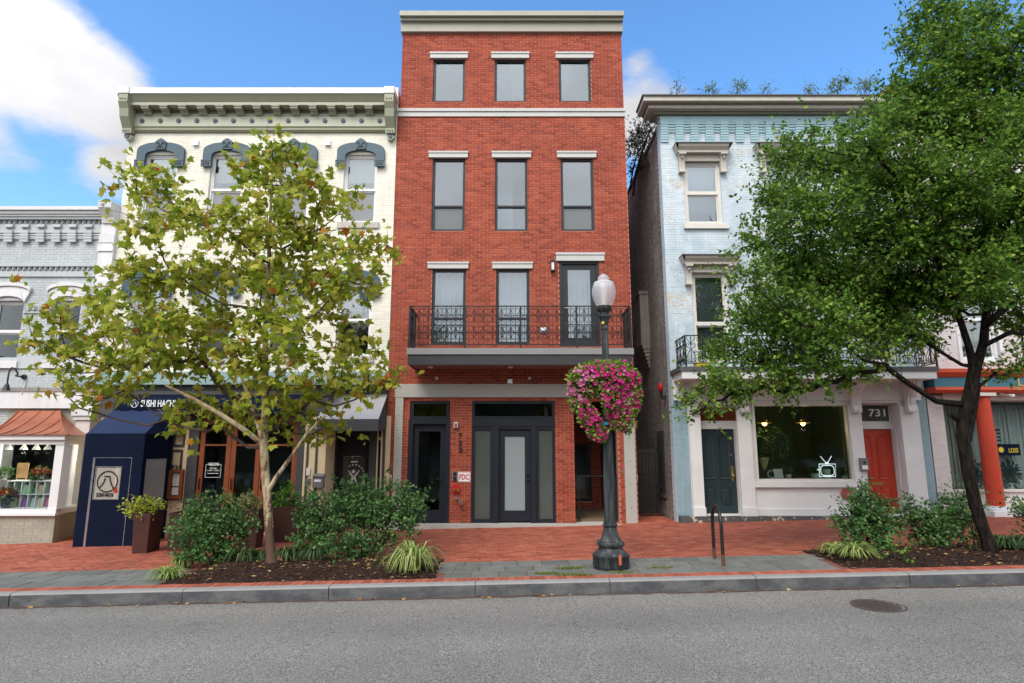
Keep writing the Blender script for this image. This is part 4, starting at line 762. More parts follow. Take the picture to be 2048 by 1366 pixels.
# canvas vestibule standing on the pavement
vx0, vx1, vy = -9.13, -7.85, 12.95; ve = thing('canvas_vestibule', 'navy canvas entrance booth with sloped roof standing against the cream house', 'vestibule', (-8.5, vy, gz(-8.5))); z0 = gz(-9.1)-.0; zw = 2.14; zr = 3.0
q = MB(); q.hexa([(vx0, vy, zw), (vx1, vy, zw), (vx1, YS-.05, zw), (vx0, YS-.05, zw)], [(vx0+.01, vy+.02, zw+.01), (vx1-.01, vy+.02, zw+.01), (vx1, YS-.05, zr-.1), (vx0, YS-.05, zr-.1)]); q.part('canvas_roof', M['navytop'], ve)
wz0, wz1 = 0.55, 2.0
fx = [X(p, 960, vy) for p in (190, 240)]; fz = (Z(998, vy), Z(934, vy))
q = MB()
for (a, b, c_, d_) in holes_grid(vx0, vx1, z0, zw-.002, [[fx[0], fx[1], fz[0], fz[1]]]): q.box(a, b, vy, vy+.02, c_, d_)
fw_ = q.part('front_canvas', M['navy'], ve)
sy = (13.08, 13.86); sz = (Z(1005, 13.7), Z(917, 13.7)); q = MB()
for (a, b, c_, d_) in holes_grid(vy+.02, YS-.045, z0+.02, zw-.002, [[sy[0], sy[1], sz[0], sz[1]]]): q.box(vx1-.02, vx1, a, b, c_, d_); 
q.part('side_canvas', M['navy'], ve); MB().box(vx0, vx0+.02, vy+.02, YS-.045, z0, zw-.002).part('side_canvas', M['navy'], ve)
d = ND('lightened_vinyl'); a1 = d.n('ShaderNodeBsdfTransparent'); d.bsdf((.62, .59, .52), .15, 0, .5); a2 = [q_ for q_ in d.t.nodes if q_.type == 'BSDF_PRINCIPLED'][0]; a3 = d.n('ShaderNodeMixShader'); a3.inputs[0].default_value = .42; d.l(a1.outputs[0], a3.inputs[1]); d.l(a2.outputs[0], a3.inputs[2]); d.l(a3.outputs[0], d.out.inputs[0]); M['vinyl'] = d.m  # pale base mixed in stands for the bright inside seen through the vinyl
MB().box(vx1-.012, vx1-.008, sy[0], sy[1], sz[0], sz[1]).part('side_window', M['vinyl'], ve)
dw = MB().box(fx[0], fx[1], vy+.006, vy+.01, fz[0], fz[1]).part('door_window', M['vinyl'], ve); q = MB(); ring(q, fx[0]-.012, fx[1]+.012, fz[0]-.012, fz[1]+.012, .014, vy-.006, vy-.001); q.part('window_trim', M['chrome'], dw)
dx0, dx1, dzt = X(182, 960, vy), X(259, 960, vy), Z(915, vy); q = MB(); q.box(dx0, dx0+.045, vy-.008, vy-.001, z0+.01, dzt); q.part('door_track', M['chrome'], ve); q = MB(); q.box(dx1, dx1+.012, vy-.006, vy-.001, z0+.01, dzt); q.box(dx0+.05, dx1, vy-.006, vy-.001, dzt-.01, dzt); q.part('door_seam', M['chrome'], ve)
q = MB(); xa_, xb_ = fx[0]-.13, fx[1]+.18; cx_, cz_ = (fx[0]+fx[1])/2, fz[0]+(fz[1]-fz[0])*.545; rr = (fx[1]-fx[0])*.40; ap = arc(cx_, cz_, rr, rr, 0, 2*math.pi, 28); yy = vy+.001
for p, p2_ in zip(ap, ap[1:]): q.tube([(p[0], yy, p[1]), (p2_[0], yy, p2_[1])], .012, 5)
q.tube([(cx_-rr*.25, yy, cz_+rr*.3), (cx_-rr*.36, yy, cz_-rr*.1), (cx_-rr*.6, yy, cz_-rr*.45), (cx_-rr*.78, yy, cz_-rr*.6)], .013, 5); q.tube([(cx_-rr*.35, yy, cz_+rr*.5), (cx_+rr*.2, yy, cz_+rr*.5), (cx_+rr*.28, yy, cz_+rr*.1), (cx_+rr*.5, yy, cz_-rr*.4), (cx_+rr*.68, yy, cz_-rr*.66)], .013, 5)
text(q, 'SUSHI HACHI', (cx_-rr*.95, cx_+rr*.75, fz[0]+.045, fz[0]+.125), yy, .006, .02); q.part('lettering', M['letk'], dw)
q = MB(); q.disc((fx[1]-.07, fz[0]+.16), .04, vy-.0, vy+.004, 12); q.disc((fx[1]-.07, fz[0]+.22), .032, vy-.0, vy+.004, 12); q.part('red_sticker', M['firered'], dw)

# ------------------------------------------------------------------ the low grey house with the copper roofed bay window, at the left edge
GX0, GX1, GP = -17.0, X(203, 500), X(203, 500)
gre = thing('grey_house', 'low grey painted brick house with corbelled cornice and a copper roofed shop bay', 'house', (-12, YB, 0))
zs0 = Z(782); gh = [snap(RC(-22, 601, 41, 722), zs0, .0677), snap(RC(103, 601, 157, 708), zs0, .0677)]
gh[1][2] = gh[0][2]; gh.append([gh[0][0]-3.0, gh[0][1]-3.0, gh[0][2], gh[0][3]])
zct = Z(438)
facade(gre, GX0, GX1, zs0, zct+.1, gh, M['greyj'], M['grey'], proud=.005, J=.008)
q = MB(); q.box(GX0, CX0-.02, YB+.3, YB+11, zct-.2, zct); q.part('roof', M['darkbase'], gre); q = MB(); q.box(GX0, CX0-.02, YB+10.7, YB+11, -.5, zct-.21); q.part('back_wall', M['greyj'], gre)
interior(gre, GX0+.3, CX0-.02, [-.4, zs0, zct-.25], M['intdark'], M['intfloor'], 5)
y1 = YB-.32; q = MB()
for a, b, p, m_ in ((412, 419, .24, 0), (419, 427, .20, 1), (427, 432, .16, 0), (432, 438.0, .13, 1)): q.k = m_; q.box(GX0, GP-.002, YB-p, YB+.2, Z(b, YB-p), Z(a, YB-p))
q.part('cornice', [M['greyw'], M['greyj']], gre)
def tooth(w, h): return MB().xprof([(-w*.75, 0), (0, 0), (0, h), (-w*.75, h)], -w/2, w/2)
dm = MB().add([(-.06, 0, 0), (.04, -.075, 0), (.06, 0, 0), (-.06, 0, .1), (.04, -.075, .1), (.06, 0, .1)], [(0, 1, 4, 3), (1, 2, 5, 4), (0, 2, 1), (3, 4, 5)]).mesh('dentil', M['grey'])
for py, lift in ((449, .0), (542, .0)):
    z = Z(py); MB().box(GX0, GP-.004, YB-.05, YB-.009, z-.16 if py > 500 else z-.2, z-.012).part('band_course', M['grey'], gre); MB().box(GX0, GP-.004, YB-.085, YB-.009, z+.101, z+.112 if py < 500 else z+.17).part('cap_course', M['grey'], gre); x = GP-.12; i = 0
    while x > GX0+.2: link('dentil', dm, gre, (x, YB-.012, z)); x -= .1375
cm = MB()
for k in range(4): cm.box(-.105, .105, -.075+k*.008, 0, -.076*k-.068, -.076*k)
cmesh = cm.mesh('corbel', M['grey']); cs = MB().box(-.105, .105, -.07, 0, -.075, 0).mesh('corbel_cap', M['grey'])
MB().box(GX0, GP-.004, YB-.055, YB-.009, Z(467), Z(451)-.12).part('band_course', M['grey'], gre); z = Z(464)
MB().box(GX0, GP-.004, YB-.045, YB-.009, z-.21, z+.0).part('corbel_back', M['grey'], gre)
x = GP-.33
while x > GX0+.3: link('corbel', cmesh, gre, (x, YB-.046, z)); link('corbel_cap', cs, gre, (x-.01, YB-.056, z+.168)); x -= .41
for h in gh:
    w = window(gre, h, M['white'], M['glassB'], [h[2]+(h[3]-h[2])*.49], fw=.06, rec=.1, sash=M['white']); cx = (h[0]+h[1])/2; hw = (h[1]-h[0])/2+.0
    q = MB(); o1 = arc(cx, h[3]-.06, hw+.02, .17, math.pi, 0, 10); q.prism(o1+[(cx+hw+.14, h[3]+.2)]+arc(cx, h[3]+.2, hw+.14, .16, 0, math.pi, 12)[1:-1]+[(cx-hw-.14, h[3]+.2)], YB-.06, YB-.001); q.part('window_arch', M['greyw'], gre)
    q = MB(); q.prism(arc(cx, h[3]+.21, hw+.16, .16, math.pi, 0, 12)+arc(cx, h[3]+.3, hw+.18, .16, 0, math.pi, 12), YB-.10, YB-.003); q.part('arch_cap', M['greyw'], gre)
    q = MB(); q.box(h[0]-.08, h[1]+.08, YB-.08, YB-.002, h[2]-.18, h[2]); q.part('window_sill', M['greyw'], gre)
z = Z(623); MB().box(gh[0][1]+.02, gh[1][0]-.02, YB-.04, YB-.009, z-.05, z).part('band_course', M['grey'], gre)
for i in range(5): link('dentil', dm, gre, (gh[0][1]+.15+i*.14, YB-.012, z+.02))
MB().box(GX0, GP, YB-.04, YB-.009, Z(737), Z(735)+.25).part('sill_course', M['grey'], gre); MB().box(GX0, CX0+.1, YB-.14, YB-.009, Z(783, YB-.1), Z(775, YB-.1)).part('ledge', M['sidewall'], gre)
MB().box(GX0, CX0+.15, YB-.115, YB+.3, Z(817), zs0-.001).part('shop_fascia', M['greyw'], gre)
px_ = MB(); px_.box(GP, CX0-.004, YB-.10, YB+.3, zs0+.001, Z(418)); px_.box(GP-.03, CX0, YB-.13, YB-.101, Z(505), Z(492)); px_.box(GP-.02, CX0+.0, YB-.12, YB-.1015, Z(488), Z(470)); px_.box(GP-.03, CX0, YB-.14, YB-.1015, Z(574), Z(564)); pr_ = px_.part('party_pilaster', M['greyw'], gre)
q = MB(); q.xprof([(YB-.34, Z(414, YB-.34)), (YB-.36, Z(400, YB-.36)), (YB+.1, Z(400, YB-.36)), (YB+.1, Z(450)), (YB-.14, Z(450)), (YB-.18, Z(440)), (YB-.3, Z(428))], GP+.02, CX0-.02); cb_ = q.part('corner_console', M['greyw'], pr_); MB().ball(((GP+CX0)/2-.05, YB-.365, Z(407, YB-.36)), .045, 8).part('boss', M['greyw'], cb_)
xa, xb = X(143, 960), X(172, 960); q = MB(); q.box(xa, xb, YB-.1, YB+.3, -.45, Z(840)); q.box(xa-.04, xb+.04, YB-.15, YB+.3, Z(840)+.001, Z(832)); q.box(xa-.07, xb+.07, YB-.19, YB+.3, Z(832)+.001, Z(817)-.001); q.part('shop_pilaster', M['greyw'], gre)
MB().box(GX0, xa-.001, YB+.0, YB+.3, Z(872), Z(817)-.001).part('bay_head_wall', M['olivebase'], gre)
for k in range(3): MB().box(GX0, GP-.004, YB-.075+k*.01, YB-.0455, Z(466)-.02-k*.065, Z(466)-k*.065+.012).part('corbel_ledge', M['grey'], gre)
# bay window
by = 13.62; bxr = X(104, 1086, by); bxb = X(139, 1076, 14.6); bl = -11.72; blb = bl-(bxb-bxr); bay = empty('bay_window', (0, 0, 0)); bay.parent = gre; ORG[bay.name] = ORG[gre.name]
def bayring(mb, o, z0, z1, back=YB-.002): mb.hexa([(bl-o*.6, by-o, z0), (bxr+o*.6, by-o, z0), (bxb+o*.8, back, z0), (blb-o*.8, back, z0)], [(bl-o*.6, by-o, z1), (bxr+o*.6, by-o, z1), (bxb+o*.8, back, z1), (blb-o*.8, back, z1)])
zsl0, zsl1, zh0, zh1 = Z(1031, by), Z(1018, by), Z(889, by), Z(870, by)
q = MB(); bayring(q, 0, -.5, zsl0-.002); q.part('bay_base', M['olivebase'], bay)
q = MB(); z = -.45
while z < zsl0-.08:
    x = bl+(.1 if int(z/.0677) % 2 else 0)
    while x < bxr-.02: brick_face(q, x, min(x+.195, bxr), z, z+.06, by-.005, by+.01); x += .203
    z += .0677
link('bricks', q.mesh('bricks', M['olivebase'], ORG[bay.name]), bay, None, None, 'stuff')
q = MB(); bayring(q, .08, zsl0, zsl0+.05); bayring(q, .03, zsl0+.051, zsl1); q.part('bay_sill', M['white'], bay)
q = MB(); bayring(q, .02, zh0, (zh0+zh1)/2); bayring(q, .09, (zh0+zh1)/2+.001, zh1); q.part('bay_head', M['white'], bay)
q = MB(); q.box(bxr-.19, bxr, by, by+.12, zsl1, zh0); q.hexa([(bxr, by, zsl1), (bxr+.07, by+.17, zsl1), (bxr-.05, by+.2, zsl1), (bxr-.1, by+.12, zsl1)], [(bxr, by, zh0), (bxr+.07, by+.17, zh0), (bxr-.05, by+.2, zh0), (bxr-.1, by+.12, zh0)]); q.part('corner_post', M['white'], bay); MB().box(bl, bl+.19, by, by+.12, zsl1, zh0).part('corner_post', M['white'], bay); q = MB()
q.hexa([(bxb-.055, YB-.2, zsl1), (bxb+.02, YB-.01, zsl1), (bxb-.1, YB-.01, zsl1), (bxb-.14, YB-.2, zsl1)], [(bxb-.055, YB-.2, zh0), (bxb+.02, YB-.01, zh0), (bxb-.1, YB-.01, zh0), (bxb-.14, YB-.2, zh0)]); q.part('end_post', M['white'], bay)
pane(bl+.19, bxr-.19, zsl1, zh0, by+.05, M['glassB'], bay); q = MB(); a = Vector((bxr+.02, by+.19, 0)); b = Vector((bxb-.1, YB-.2, 0)); q.add([(a.x, a.y, zsl1), (b.x, b.y, zsl1), (b.x, b.y, zh0), (a.x, a.y, zh0)], [(0, 1, 2, 3)]); q.part('side_pane', M['glassB'], bay)
zr0, zr1 = zh1+.001, Z(821, YB-.11)
q = MB(); n = 8; prof = [(by-.14+(YB-.11-by+.14)*(1-math.cos(t*math.pi/2))**.0*(t**1.0), zr0+(zr1-zr0)*(t**1.75)) for t in [i/n for i in range(n+1)]]
rows_ = []; xrt, xlt = X(120, 822, YB-.1), bl-.9
for i, (y, z) in enumerate(prof):
    t = i/n; s = 1-(t**1.0); xr_ = xrt+(bxb+.12-xrt)*s*s*.35+(bxr+.09-xrt)*0+0; xr_ = (bxr+.16)*(1-t)+(xrt)*t-.0; xl_ = (bl-.16)*(1-t)+X(39, 822, YB-.1)*t; rows_.append((xl_, xr_, y, z))
v = []
for (xl_, xr_, y, z) in rows_: v += [(xl_, y, z), (xr_, y, z)]
q.add(v, [(2*i, 2*i+1, 2*i+3, 2*i+2) for i in range(n)], True)
xe = bxb+.14; v = []
for i, (xl_, xr_, y, z) in enumerate(rows_): t = i/n; v += [(xr_, y, z), (xe+(xrt-xe)*t**1.3, YB-.11, z)]
q.add(v, [(2*i, 2*i+1, 2*i+3, 2*i+2) for i in range(n)], True); xel = blb-.14; v = []
for i, (xl_, xr_, y, z) in enumerate(rows_): t = i/n; v += [(xel+(X(39, 822, YB-.1)-xel)*t**1.3, YB-.11, z), (xl_, y, z)]
q.add(v, [(2*i, 2*i+1, 2*i+3, 2*i+2) for i in range(n)], True); q.part('copper_roof', M['copper'], bay)
for k in range(9):
    xx0 = bxr-.02-k*.36; pp = [(xx0, y, z+.008) for (xl_, xr_, y, z) in rows_ if xl_+.02 < xx0 < xr_-.02]
    if len(pp) > 2: MB().tube(pp, .011, 5).part('roof_seam', M['copper'], bay)
MB().tube([(r_[1], r_[2], r_[3]+.01) for r_ in rows_], .016, 6).part('hip_seam', M['copper'], bay); MB().tube([(r_[0], r_[2], r_[3]+.01) for r_ in rows_], .016, 6).part('hip_seam', M['copper'], bay)
MB().box(bl, bxr, by+.15, by+.75, zsl1-.1, zsl1-.004).part('display_floor', M['white'], bay)
facade(gre, GX0, blb-1.0, -.6, Z(817)-.004, [], M['greyj'], M['grey'], proud=.005, J=.008, name='ground_wall')
# gooseneck lamp and its conduit
t = thing('gooseneck_lamp', 'black gooseneck sign lamp on the grey wall above the copper roof', 'lamp', P(50, 754, YB)); c = P(50, 754, YB); e = P(13, 778, YB-.9)
MB().disc((c.x, c.z), .06, YB-.06, YB-.009, 14).part('wall_plate', M['iron'], t); tp = P(23, 737, YB-.8); pts = [c+Vector((0, -.05, 0)), c+Vector((-.03, -.25, .0)), P(36, 748, YB-.4), P(30, 737, YB-.6), P(24, 735.5, YB-.75), P(19, 742, YB-.85), P(16, 755, YB-.9), P(14.5, 768, YB-.9)]; MB().tube(pts, .02, 8).part('neck', M['iron'], t); e = P(14, 770, YB-.9); MB().lathe([(.03, .03), (.05, -.02), (.08, -.12), (.085, -.13)], e, 12).part('shade', M['iron'], t)
MB().tube([P(51, 762, YB-.02), P(49, 772, YB-.02), P(45, 781, YB-.12), P(44, 788, YB-.12)], .018, 6).solo('conduit', M['greyw'], 'short white conduit hanging below the gooseneck lamp', 'pipe', P(51, 762, YB))
# display in the bay
M['cub'] = mat('white_shelf', (.70, .72, .70), .6, .04); sx0, sx1 = bl+.25, X(105, 990, by+.35); sz0, sz1 = zsl1, Z(962, by+.35); y0, y1_ = by+.3, by+.62
sh = thing('cubby_shelf', 'white cubby shelf with gifts inside the bay window', 'shelf', ((sx0+sx1)/2, y0, sz0)); q = MB(); nz_ = 2; nx_ = 6
for i in range(nx_+1): xx = sx0+(sx1-sx0)*i/nx_; q.box(xx-.012, xx+.012, y0, y1_, sz0, sz1)
q.part('uprights', M['cub'], sh)
for j in range(nz_+1): MB().box(sx0-.012, sx1+.012, y0-.004, y1_+.004, sz0+(sz1-sz0)*j/nz_-.011, sz0+(sz1-sz0)*j/nz_+.013).part('shelf_board', M['cub'], sh)
MB().box(sx0, sx1, y1_, y1_+.01, sz0, sz1).part('back_panel', M['cub'], sh)
gc = [('pink', (.62, .16, .26), 97, 1006), ('purple', (.25, .08, .33), 46, 1007), ('pale blue striped', (.42, .52, .56), 67, 1008), ('cream', (.62, .52, .38), 79, 1008), ('green', (.22, .45, .22), 57, 981), ('light green', (.36, .55, .35), 46, 981), ('tan', (.50, .40, .26), 80, 982), ('lilac', (.45, .33, .50), 14, 1008), ('yellow', (.6, .5, .2), 26, 1007)]
for nm, col, px, py in gc:
    m_ = mat(nm.replace(' ', '_')+'_card', col, .6, .1, 9); up = py < 995; c = P(px, py+8, y0+.05); zb0 = sz0+(sz1-sz0)/2+.014 if up else sz0+.014; q = MB(); w = .07; q.hexa([(c.x-w, y0+.03, zb0), (c.x+w, y0+.03, zb0), (c.x+w, y0+.12, zb0), (c.x-w, y0+.12, zb0)], [(c.x-w*.9, y0+.06, zb0+.19), (c.x+w*.9, y0+.06, zb0+.19), (c.x+w*.9, y0+.12, zb0+.19), (c.x-w*.9, y0+.12, zb0+.19)])
    q.solo('gift_bag', m_, nm+' gift bag in the '+('upper' if up else 'lower')+' row of the white cubby shelf', 'gift', (c.x, y0, zb0), 'gifts in the bay window shelf')
M['bqleaf'] = leafmat('bouquet_leaf', [(0, (.03, .08, .02)), (1, (.10, .17, .05))]); M['bqred'] = leafmat('dark_red_petal', [(0, (.16, .01, .015)), (.7, (.30, .03, .02)), (1, (.45, .25, .04))], .2)
DIA = [(0, 0, 0), (.28, .45, .06), (0, 1, -.05), (-.28, .45, .06)]; DIT = [(0, 1, 2), (0, 2, 3)]
def posy(name, label, px, py, z0, r, mats, m2, y):
    c = P(px, py, y); t = thing(name, label, 'flowers' if mats else 'pot plant', (c.x, y, z0)); h = max(.1, c.z-z0-r*.4); MB().lathe([(r*.35, 0), (r*.5, h*.9), (r*.55, h)], (c.x, y, z0), 12).part('pot', M[m2], t)
    n = 160; d_ = unit(n); p = np.array(c[:])+d_*r*rng.uniform(.5, 1, (n, 1)); link('leaves', bulk('leaves', DIA, DIT, frames(d_+unit(n)*.6, unit(n)+[0, 0, .6], rng.uniform(.05, .1, n)), p, M['bqleaf'], ORG[t.name]), t)
    if mats:
        n = 130; d_ = unit(n); d_[:, 2] = np.abs(d_[:, 2])*.7; p = np.array(c[:])+d_*r*rng.uniform(.85, 1.15, (n, 1)); link('petals', bulk('petals', DIA, DIT, frames(unit(n), d_+unit(n)*.5, rng.uniform(.06, .09, n)), p, M[mats], ORG[t.name]), t)
posy('flower_arrangement', 'dark red flower arrangement on top of the white cubby shelf', 80, 948, sz1+.015, .17, 'bqred', 'chrome', y0+.1); posy('flower_arrangement', 'dark red flower arrangement low at the left end of the bay window', 12, 990, sz0+.02, .18, 'bqred', 'slate', y0-.14)
posy('pot_plant', 'green plant in a white pot on the left of the cubby shelf', 11, 945, sz1+.015, .12, None, 'white', y0+.15)
c = P(42, 958, y0+.2); q = MB(); q.box(c.x-.13, c.x+.13, y0+.2, y0+.22, sz1+.06, sz1+.40); q.box(c.x-.12, c.x-.09, y0+.2, y0+.22, sz1+.014, sz1+.06); q.box(c.x+.09, c.x+.12, y0+.2, y0+.22, sz1+.014, sz1+.06); q.solo('wooden_chair_back', mat('tan_wood', (.42, .24, .10), .5, .15), 'tan wooden frame standing on the cubby shelf beside the red flowers', 'frame', (c.x, y0+.2, sz1))
for px, lb in ((18, 'first'), (48, 'second'), (73, 'third'), (96, 'last')): c = P(px, 895, by+.5); pl0 = bpy.data.lights.new('pendant_light', 'POINT'); pl0.energy = 4.5; pl0.color = (1, .86, .68); pl0.shadow_soft_size = .05; po = bpy.data.objects.new('pendant_light', pl0); COL.objects.link(po); po.location = c+Vector((0, 0, -.12)); MB().lathe([(.02, .1), (.035, .05), (.075, -.03), (.08, -.05)], c, 12).solo('pendant_lamp', M['plasticw'], lb+' white pendant shade from the left inside the bay window', 'lamp', c, 'pendant shades inside the bay window')

# ------------------------------------------------------------------ the pale blue house with peeling paint, number 731
BX0, BX1 = 3.955, 10.22
blu = thing('blue_house', 'pale blue painted brick house with peeling paint and a white shop front, number 731', 'house', (7, YB, 0))
zd = Z(760); ztop = Z(236)
bw = [(1369, 325, 1443, 449), (1531, 325, 1606, 449), (1694, 325, 1769, 449)]; bw2 = [(1386, 545, 1459, 728), (1551, 545, 1623, 728), (1716, 545, 1788, 728)]
bh3 = [snap(RC(*r), zd, .0677) for r in bw]; bh2 = [snap(RC(*r), zd, .0677) for r in bw2]
for hs_ in (bh3, bh2):
    for h in hs_: h[2:] = hs_[0][2:]
facade(blu, BX0, BX1, zd, ztop+.02, bh3+bh2, M['bluej'], M['blue'], proud=.004, J=.007)
# left side wall facing the alley, brick by brick course
YE = YB+9.5
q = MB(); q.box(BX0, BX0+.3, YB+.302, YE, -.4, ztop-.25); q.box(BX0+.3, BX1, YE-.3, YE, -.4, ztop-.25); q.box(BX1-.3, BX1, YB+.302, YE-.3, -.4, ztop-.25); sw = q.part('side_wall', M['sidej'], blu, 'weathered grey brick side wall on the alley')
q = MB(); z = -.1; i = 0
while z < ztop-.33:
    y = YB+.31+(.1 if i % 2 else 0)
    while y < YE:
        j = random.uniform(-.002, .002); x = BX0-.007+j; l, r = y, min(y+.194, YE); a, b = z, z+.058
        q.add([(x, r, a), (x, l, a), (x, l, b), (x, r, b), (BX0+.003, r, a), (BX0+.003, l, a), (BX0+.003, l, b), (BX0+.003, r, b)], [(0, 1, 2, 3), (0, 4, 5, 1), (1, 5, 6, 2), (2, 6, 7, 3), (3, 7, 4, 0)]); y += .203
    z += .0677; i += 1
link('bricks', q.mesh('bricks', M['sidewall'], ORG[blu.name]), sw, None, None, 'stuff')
q = MB(); q.box(BX0-.004, BX0+.0, YB, YB+.30, -.1, ztop); q.part('corner_paint', M['blue'], blu)
q = MB(); q.box(BX0-.03, BX1, YB+.3, YE, ztop-.24, ztop-.12); rf = q.part('roof', M['darkbase'], blu)
interior(blu, BX0+.3, BX1-.3, [zd, Z(500), ztop-.26], M['int'], M['intfloor'], 5)
interior(blu, BX0+.3, BX1-.3, [-.15, zd-.02], M['intgreen'], M['intfloor'], 5)
M['mauveblind'] = mat('mauve_grey_blind', (.42, .41, .44), .8, .05)
# cornice with returned left end
def cprof(o): return o
q = MB(); OV = .52
for a, b, p, m_ in ((188, 190.5, .56, 2), (190.5, 201, .52, 0), (201, 208, .40, 1), (208, 216, .36, 0), (216, 227, .20, 1), (227, 236, .06, 0)):
    q.k = m_; e = Z(b, YB-p); f_ = Z(a, YB-p); q.box(BX0-p*1.0, BX1+.0, YB-p, YB+.28, e, f_)
q.part('cornice', [M['trimtan'], M['olivedk'], M['darkbase']], blu)
q = MB(); p = .385; zz = Z(204.5, YB-p); x = BX0-.36
dn = MB().box(-.022, .022, -.02, 0, -.03, .03).mesh('dentil', M['trimtan']); 
while x < BX1-.02: link('dentil', dn, blu, (x, YB-.40, zz)); x += .075
# corbelled brickwork under the cornice: seven courses deep piers, four course gaps
z0 = Z(248); cp = .069
cA = MB(); cB = MB(); cC = MB()
for k in range(8): cA.box(-.105, .105, -.10+k*.009, 0, -cp*k-.058, -cp*k)
for k in range(4): cB.box(-.095, .095, -.085+k*.018, 0, -cp*k-.055, -cp*k)
cA = cA.mesh('corbel', M['teal']); cB = cB.mesh('corbel_infill', M['teal']); x = BX0+.11; i = 0
while x < BX1-.1: link('corbel', cA, blu, (x, YB-.006, z0)); link('corbel_infill', cB, blu, (x+.2, YB-.006, z0)); x += .4
q = MB(); q.box(BX0-.004, BX1, YB-.10, YB-.006, z0+.002, Z(236)+.0); q.part('corbel_band', M['teal'], blu)
def cap_hood(h, k):
    cx = (h[0]+h[1])/2; w = .72; z = h[3]; q = MB()
    q.xprof([(YB-.30, z+.36), (YB-.28, z+.30), (YB-.20, z+.22), (YB-.20, z+.16), (YB-.002, z+.16), (YB-.002, z+.36)], cx-w+.06, cx+w-.06); q.hexa([(cx-w+.06, YB-.2, z+.22), (cx-w+.06, YB-.2, z+.16), (cx-w+.06, YB-.002, z+.16), (cx-w+.06, YB-.002, z+.22)], [(cx-w-.02, YB-.31, z+.36), (cx-w-.02, YB-.31, z+.33), (cx-w-.02, YB-.002, z+.33), (cx-w-.02, YB-.002, z+.36)])
    q.hexa([(cx+w-.06, YB-.2, z+.22), (cx+w-.06, YB-.2, z+.16), (cx+w-.06, YB-.002, z+.16), (cx+w-.06, YB-.002, z+.22)], [(cx+w+.02, YB-.31, z+.36), (cx+w+.02, YB-.31, z+.33), (cx+w+.02, YB-.002, z+.33), (cx+w+.02, YB-.002, z+.36)])
    hd = q.part('window_hood', M['trimtan'], blu); MB().box(cx-w-.03, cx+w+.03, YB-.33, YB-.002, z+.361, z+.385).part('flashing', M['darkbase'], hd)
    MB().box(cx-.56, cx+.56, YB-.07, YB-.002, z-.02, z+.159).part('frieze', M['trimtan'], hd)
    for s in (-1, 1):
        a = cx+s*.545; b = MB(); b.xprof([(YB-.22, z+.158), (YB-.22, z+.10), (YB-.16, z+.06), (YB-.13, z-.06), (YB-.10, z-.25), (YB-.13, z-.33), (YB-.002, z-.33), (YB-.002, z+.158)], a-.075, a+.075)
        b.ball((a, YB-.175, z+.03), .035, 8); b.box(a-.09, a+.09, YB-.24, YB-.002, z+.1, z+.15); b.box(a-.085, a+.085, YB-.14, YB-.002, z-.36, z-.331); b.part('console', M['trimtan'], hd)
for k, h in enumerate(bh3+bh2):
    w = window(blu, h, M['offwhite'], M['glassC'] if k > 2 else M['glassA'], [h[2]+(h[3]-h[2])*(.5 if k < 3 else .43)], fw=.085, rec=.05, sash=M['offwhite']); cap_hood(h, k)
    zmid = h[2]+(h[3]-h[2])*.5
    if k < 3: curtain(w, h[0]+.03, h[1]-.03, zmid, h[3]-.02, YB+.20, M['curtain'], 2, .004, 'blind'); curtain(w, h[0]+.03, h[1]-.03, h[2]+.04, zmid-.01, YB+.24, M['mauveblind'], 2, .004, 'blind')
    else: curtain(w, h[0]+.03, h[1]-.03, h[2]+.04, h[3]-.02, YB+.27, M['greyblind'], 2, .004, 'blind')
    if k < 3: q = MB(); q.box(h[0]-.07, h[1]+.12, YB-.08, YB-.002, h[2]-.13, h[2]); q.part('window_sill', M['offwhite'], blu)
# iron balcony
YG = YB-.9; bal = empty('balcony', (0, 0, 0)); bal.parent = blu; ORG[bal.name] = ORG[blu.name]
dx0, dx1 = BX0-.02, X(1878, 735, YG); zt, zb2, zc2 = Z(733, YG), Z(741.5, YG), Z(753, YG+.15); ZDK = zt
q = MB(); q.box(dx0, dx1, YG, YB-.005, zb2, zt); q.part('deck', M['darkbase'], bal); q = MB(); q.box(dx0+.05, dx1-.05, YG+.03, YB-.11, Z(757, YG+.03), zb2-.002); q.part('deck_soffit', M['storewhite'], bal)
rx0, rx1 = X(1371, 700, YG+.05), X(1871, 700, YG+.05); yr = YG+.06; rt, rb = Z(670, yr), Z(727, yr)
q = MB(); q.box(rx0, rx1, yr-.012, yr+.012, rt-.022, rt); q.box(rx0-.012, rx0+.012, yr+.012, YB, rt-.022, rt); q.box(rx1-.012, rx1+.012, yr+.012, YB, rt-.022, rt); q.part('handrail', M['iron'], bal)
q = MB(); q.box(rx0, rx1, yr-.01, yr+.01, rb, rb+.02); q.box(rx0-.01, rx0+.01, yr+.01, YB, rb, rb+.02); q.box(rx1-.01, rx1+.01, yr+.01, YB, rb, rb+.02); q.part('bottom_rail', M['iron'], bal)
def lyre():
    q = MB(); h = rt-rb; w = .115
    for s in (-1, 1):
        q.tube([(s*a, 0, b*h) for a, b in ((.02, .10), (.045, .06), (.085, .07), (.105, .14), (.10, .24), (.06, .38), (.02, .5), (.05, .56), (.09, .57), (.105, .64), (.09, .71), (.055, .70), (.05, .64))], .009, 4)
        q.tube([(s*a, 0, b*h) for a, b in ((.085, .10), (.06, .13), (.055, .18), (.075, .21))], .008, 4); q.tube([(s*a, 0, b*h) for a, b in ((.0, .62), (.03, .75), (.08, .84), (.10, .92), (.07, .97))], .008, 4)
    q.box(-.008, .008, -.008, .008, .02, h-.02); return q.mesh('scroll_panel', M['iron'])
ly = lyre(); n = int((rx1-rx0)/.265); dxx = (rx1-rx0)/n
for i in range(n): link('scroll_panel', ly, bal, (rx0+(i+.5)*dxx, yr, rb))
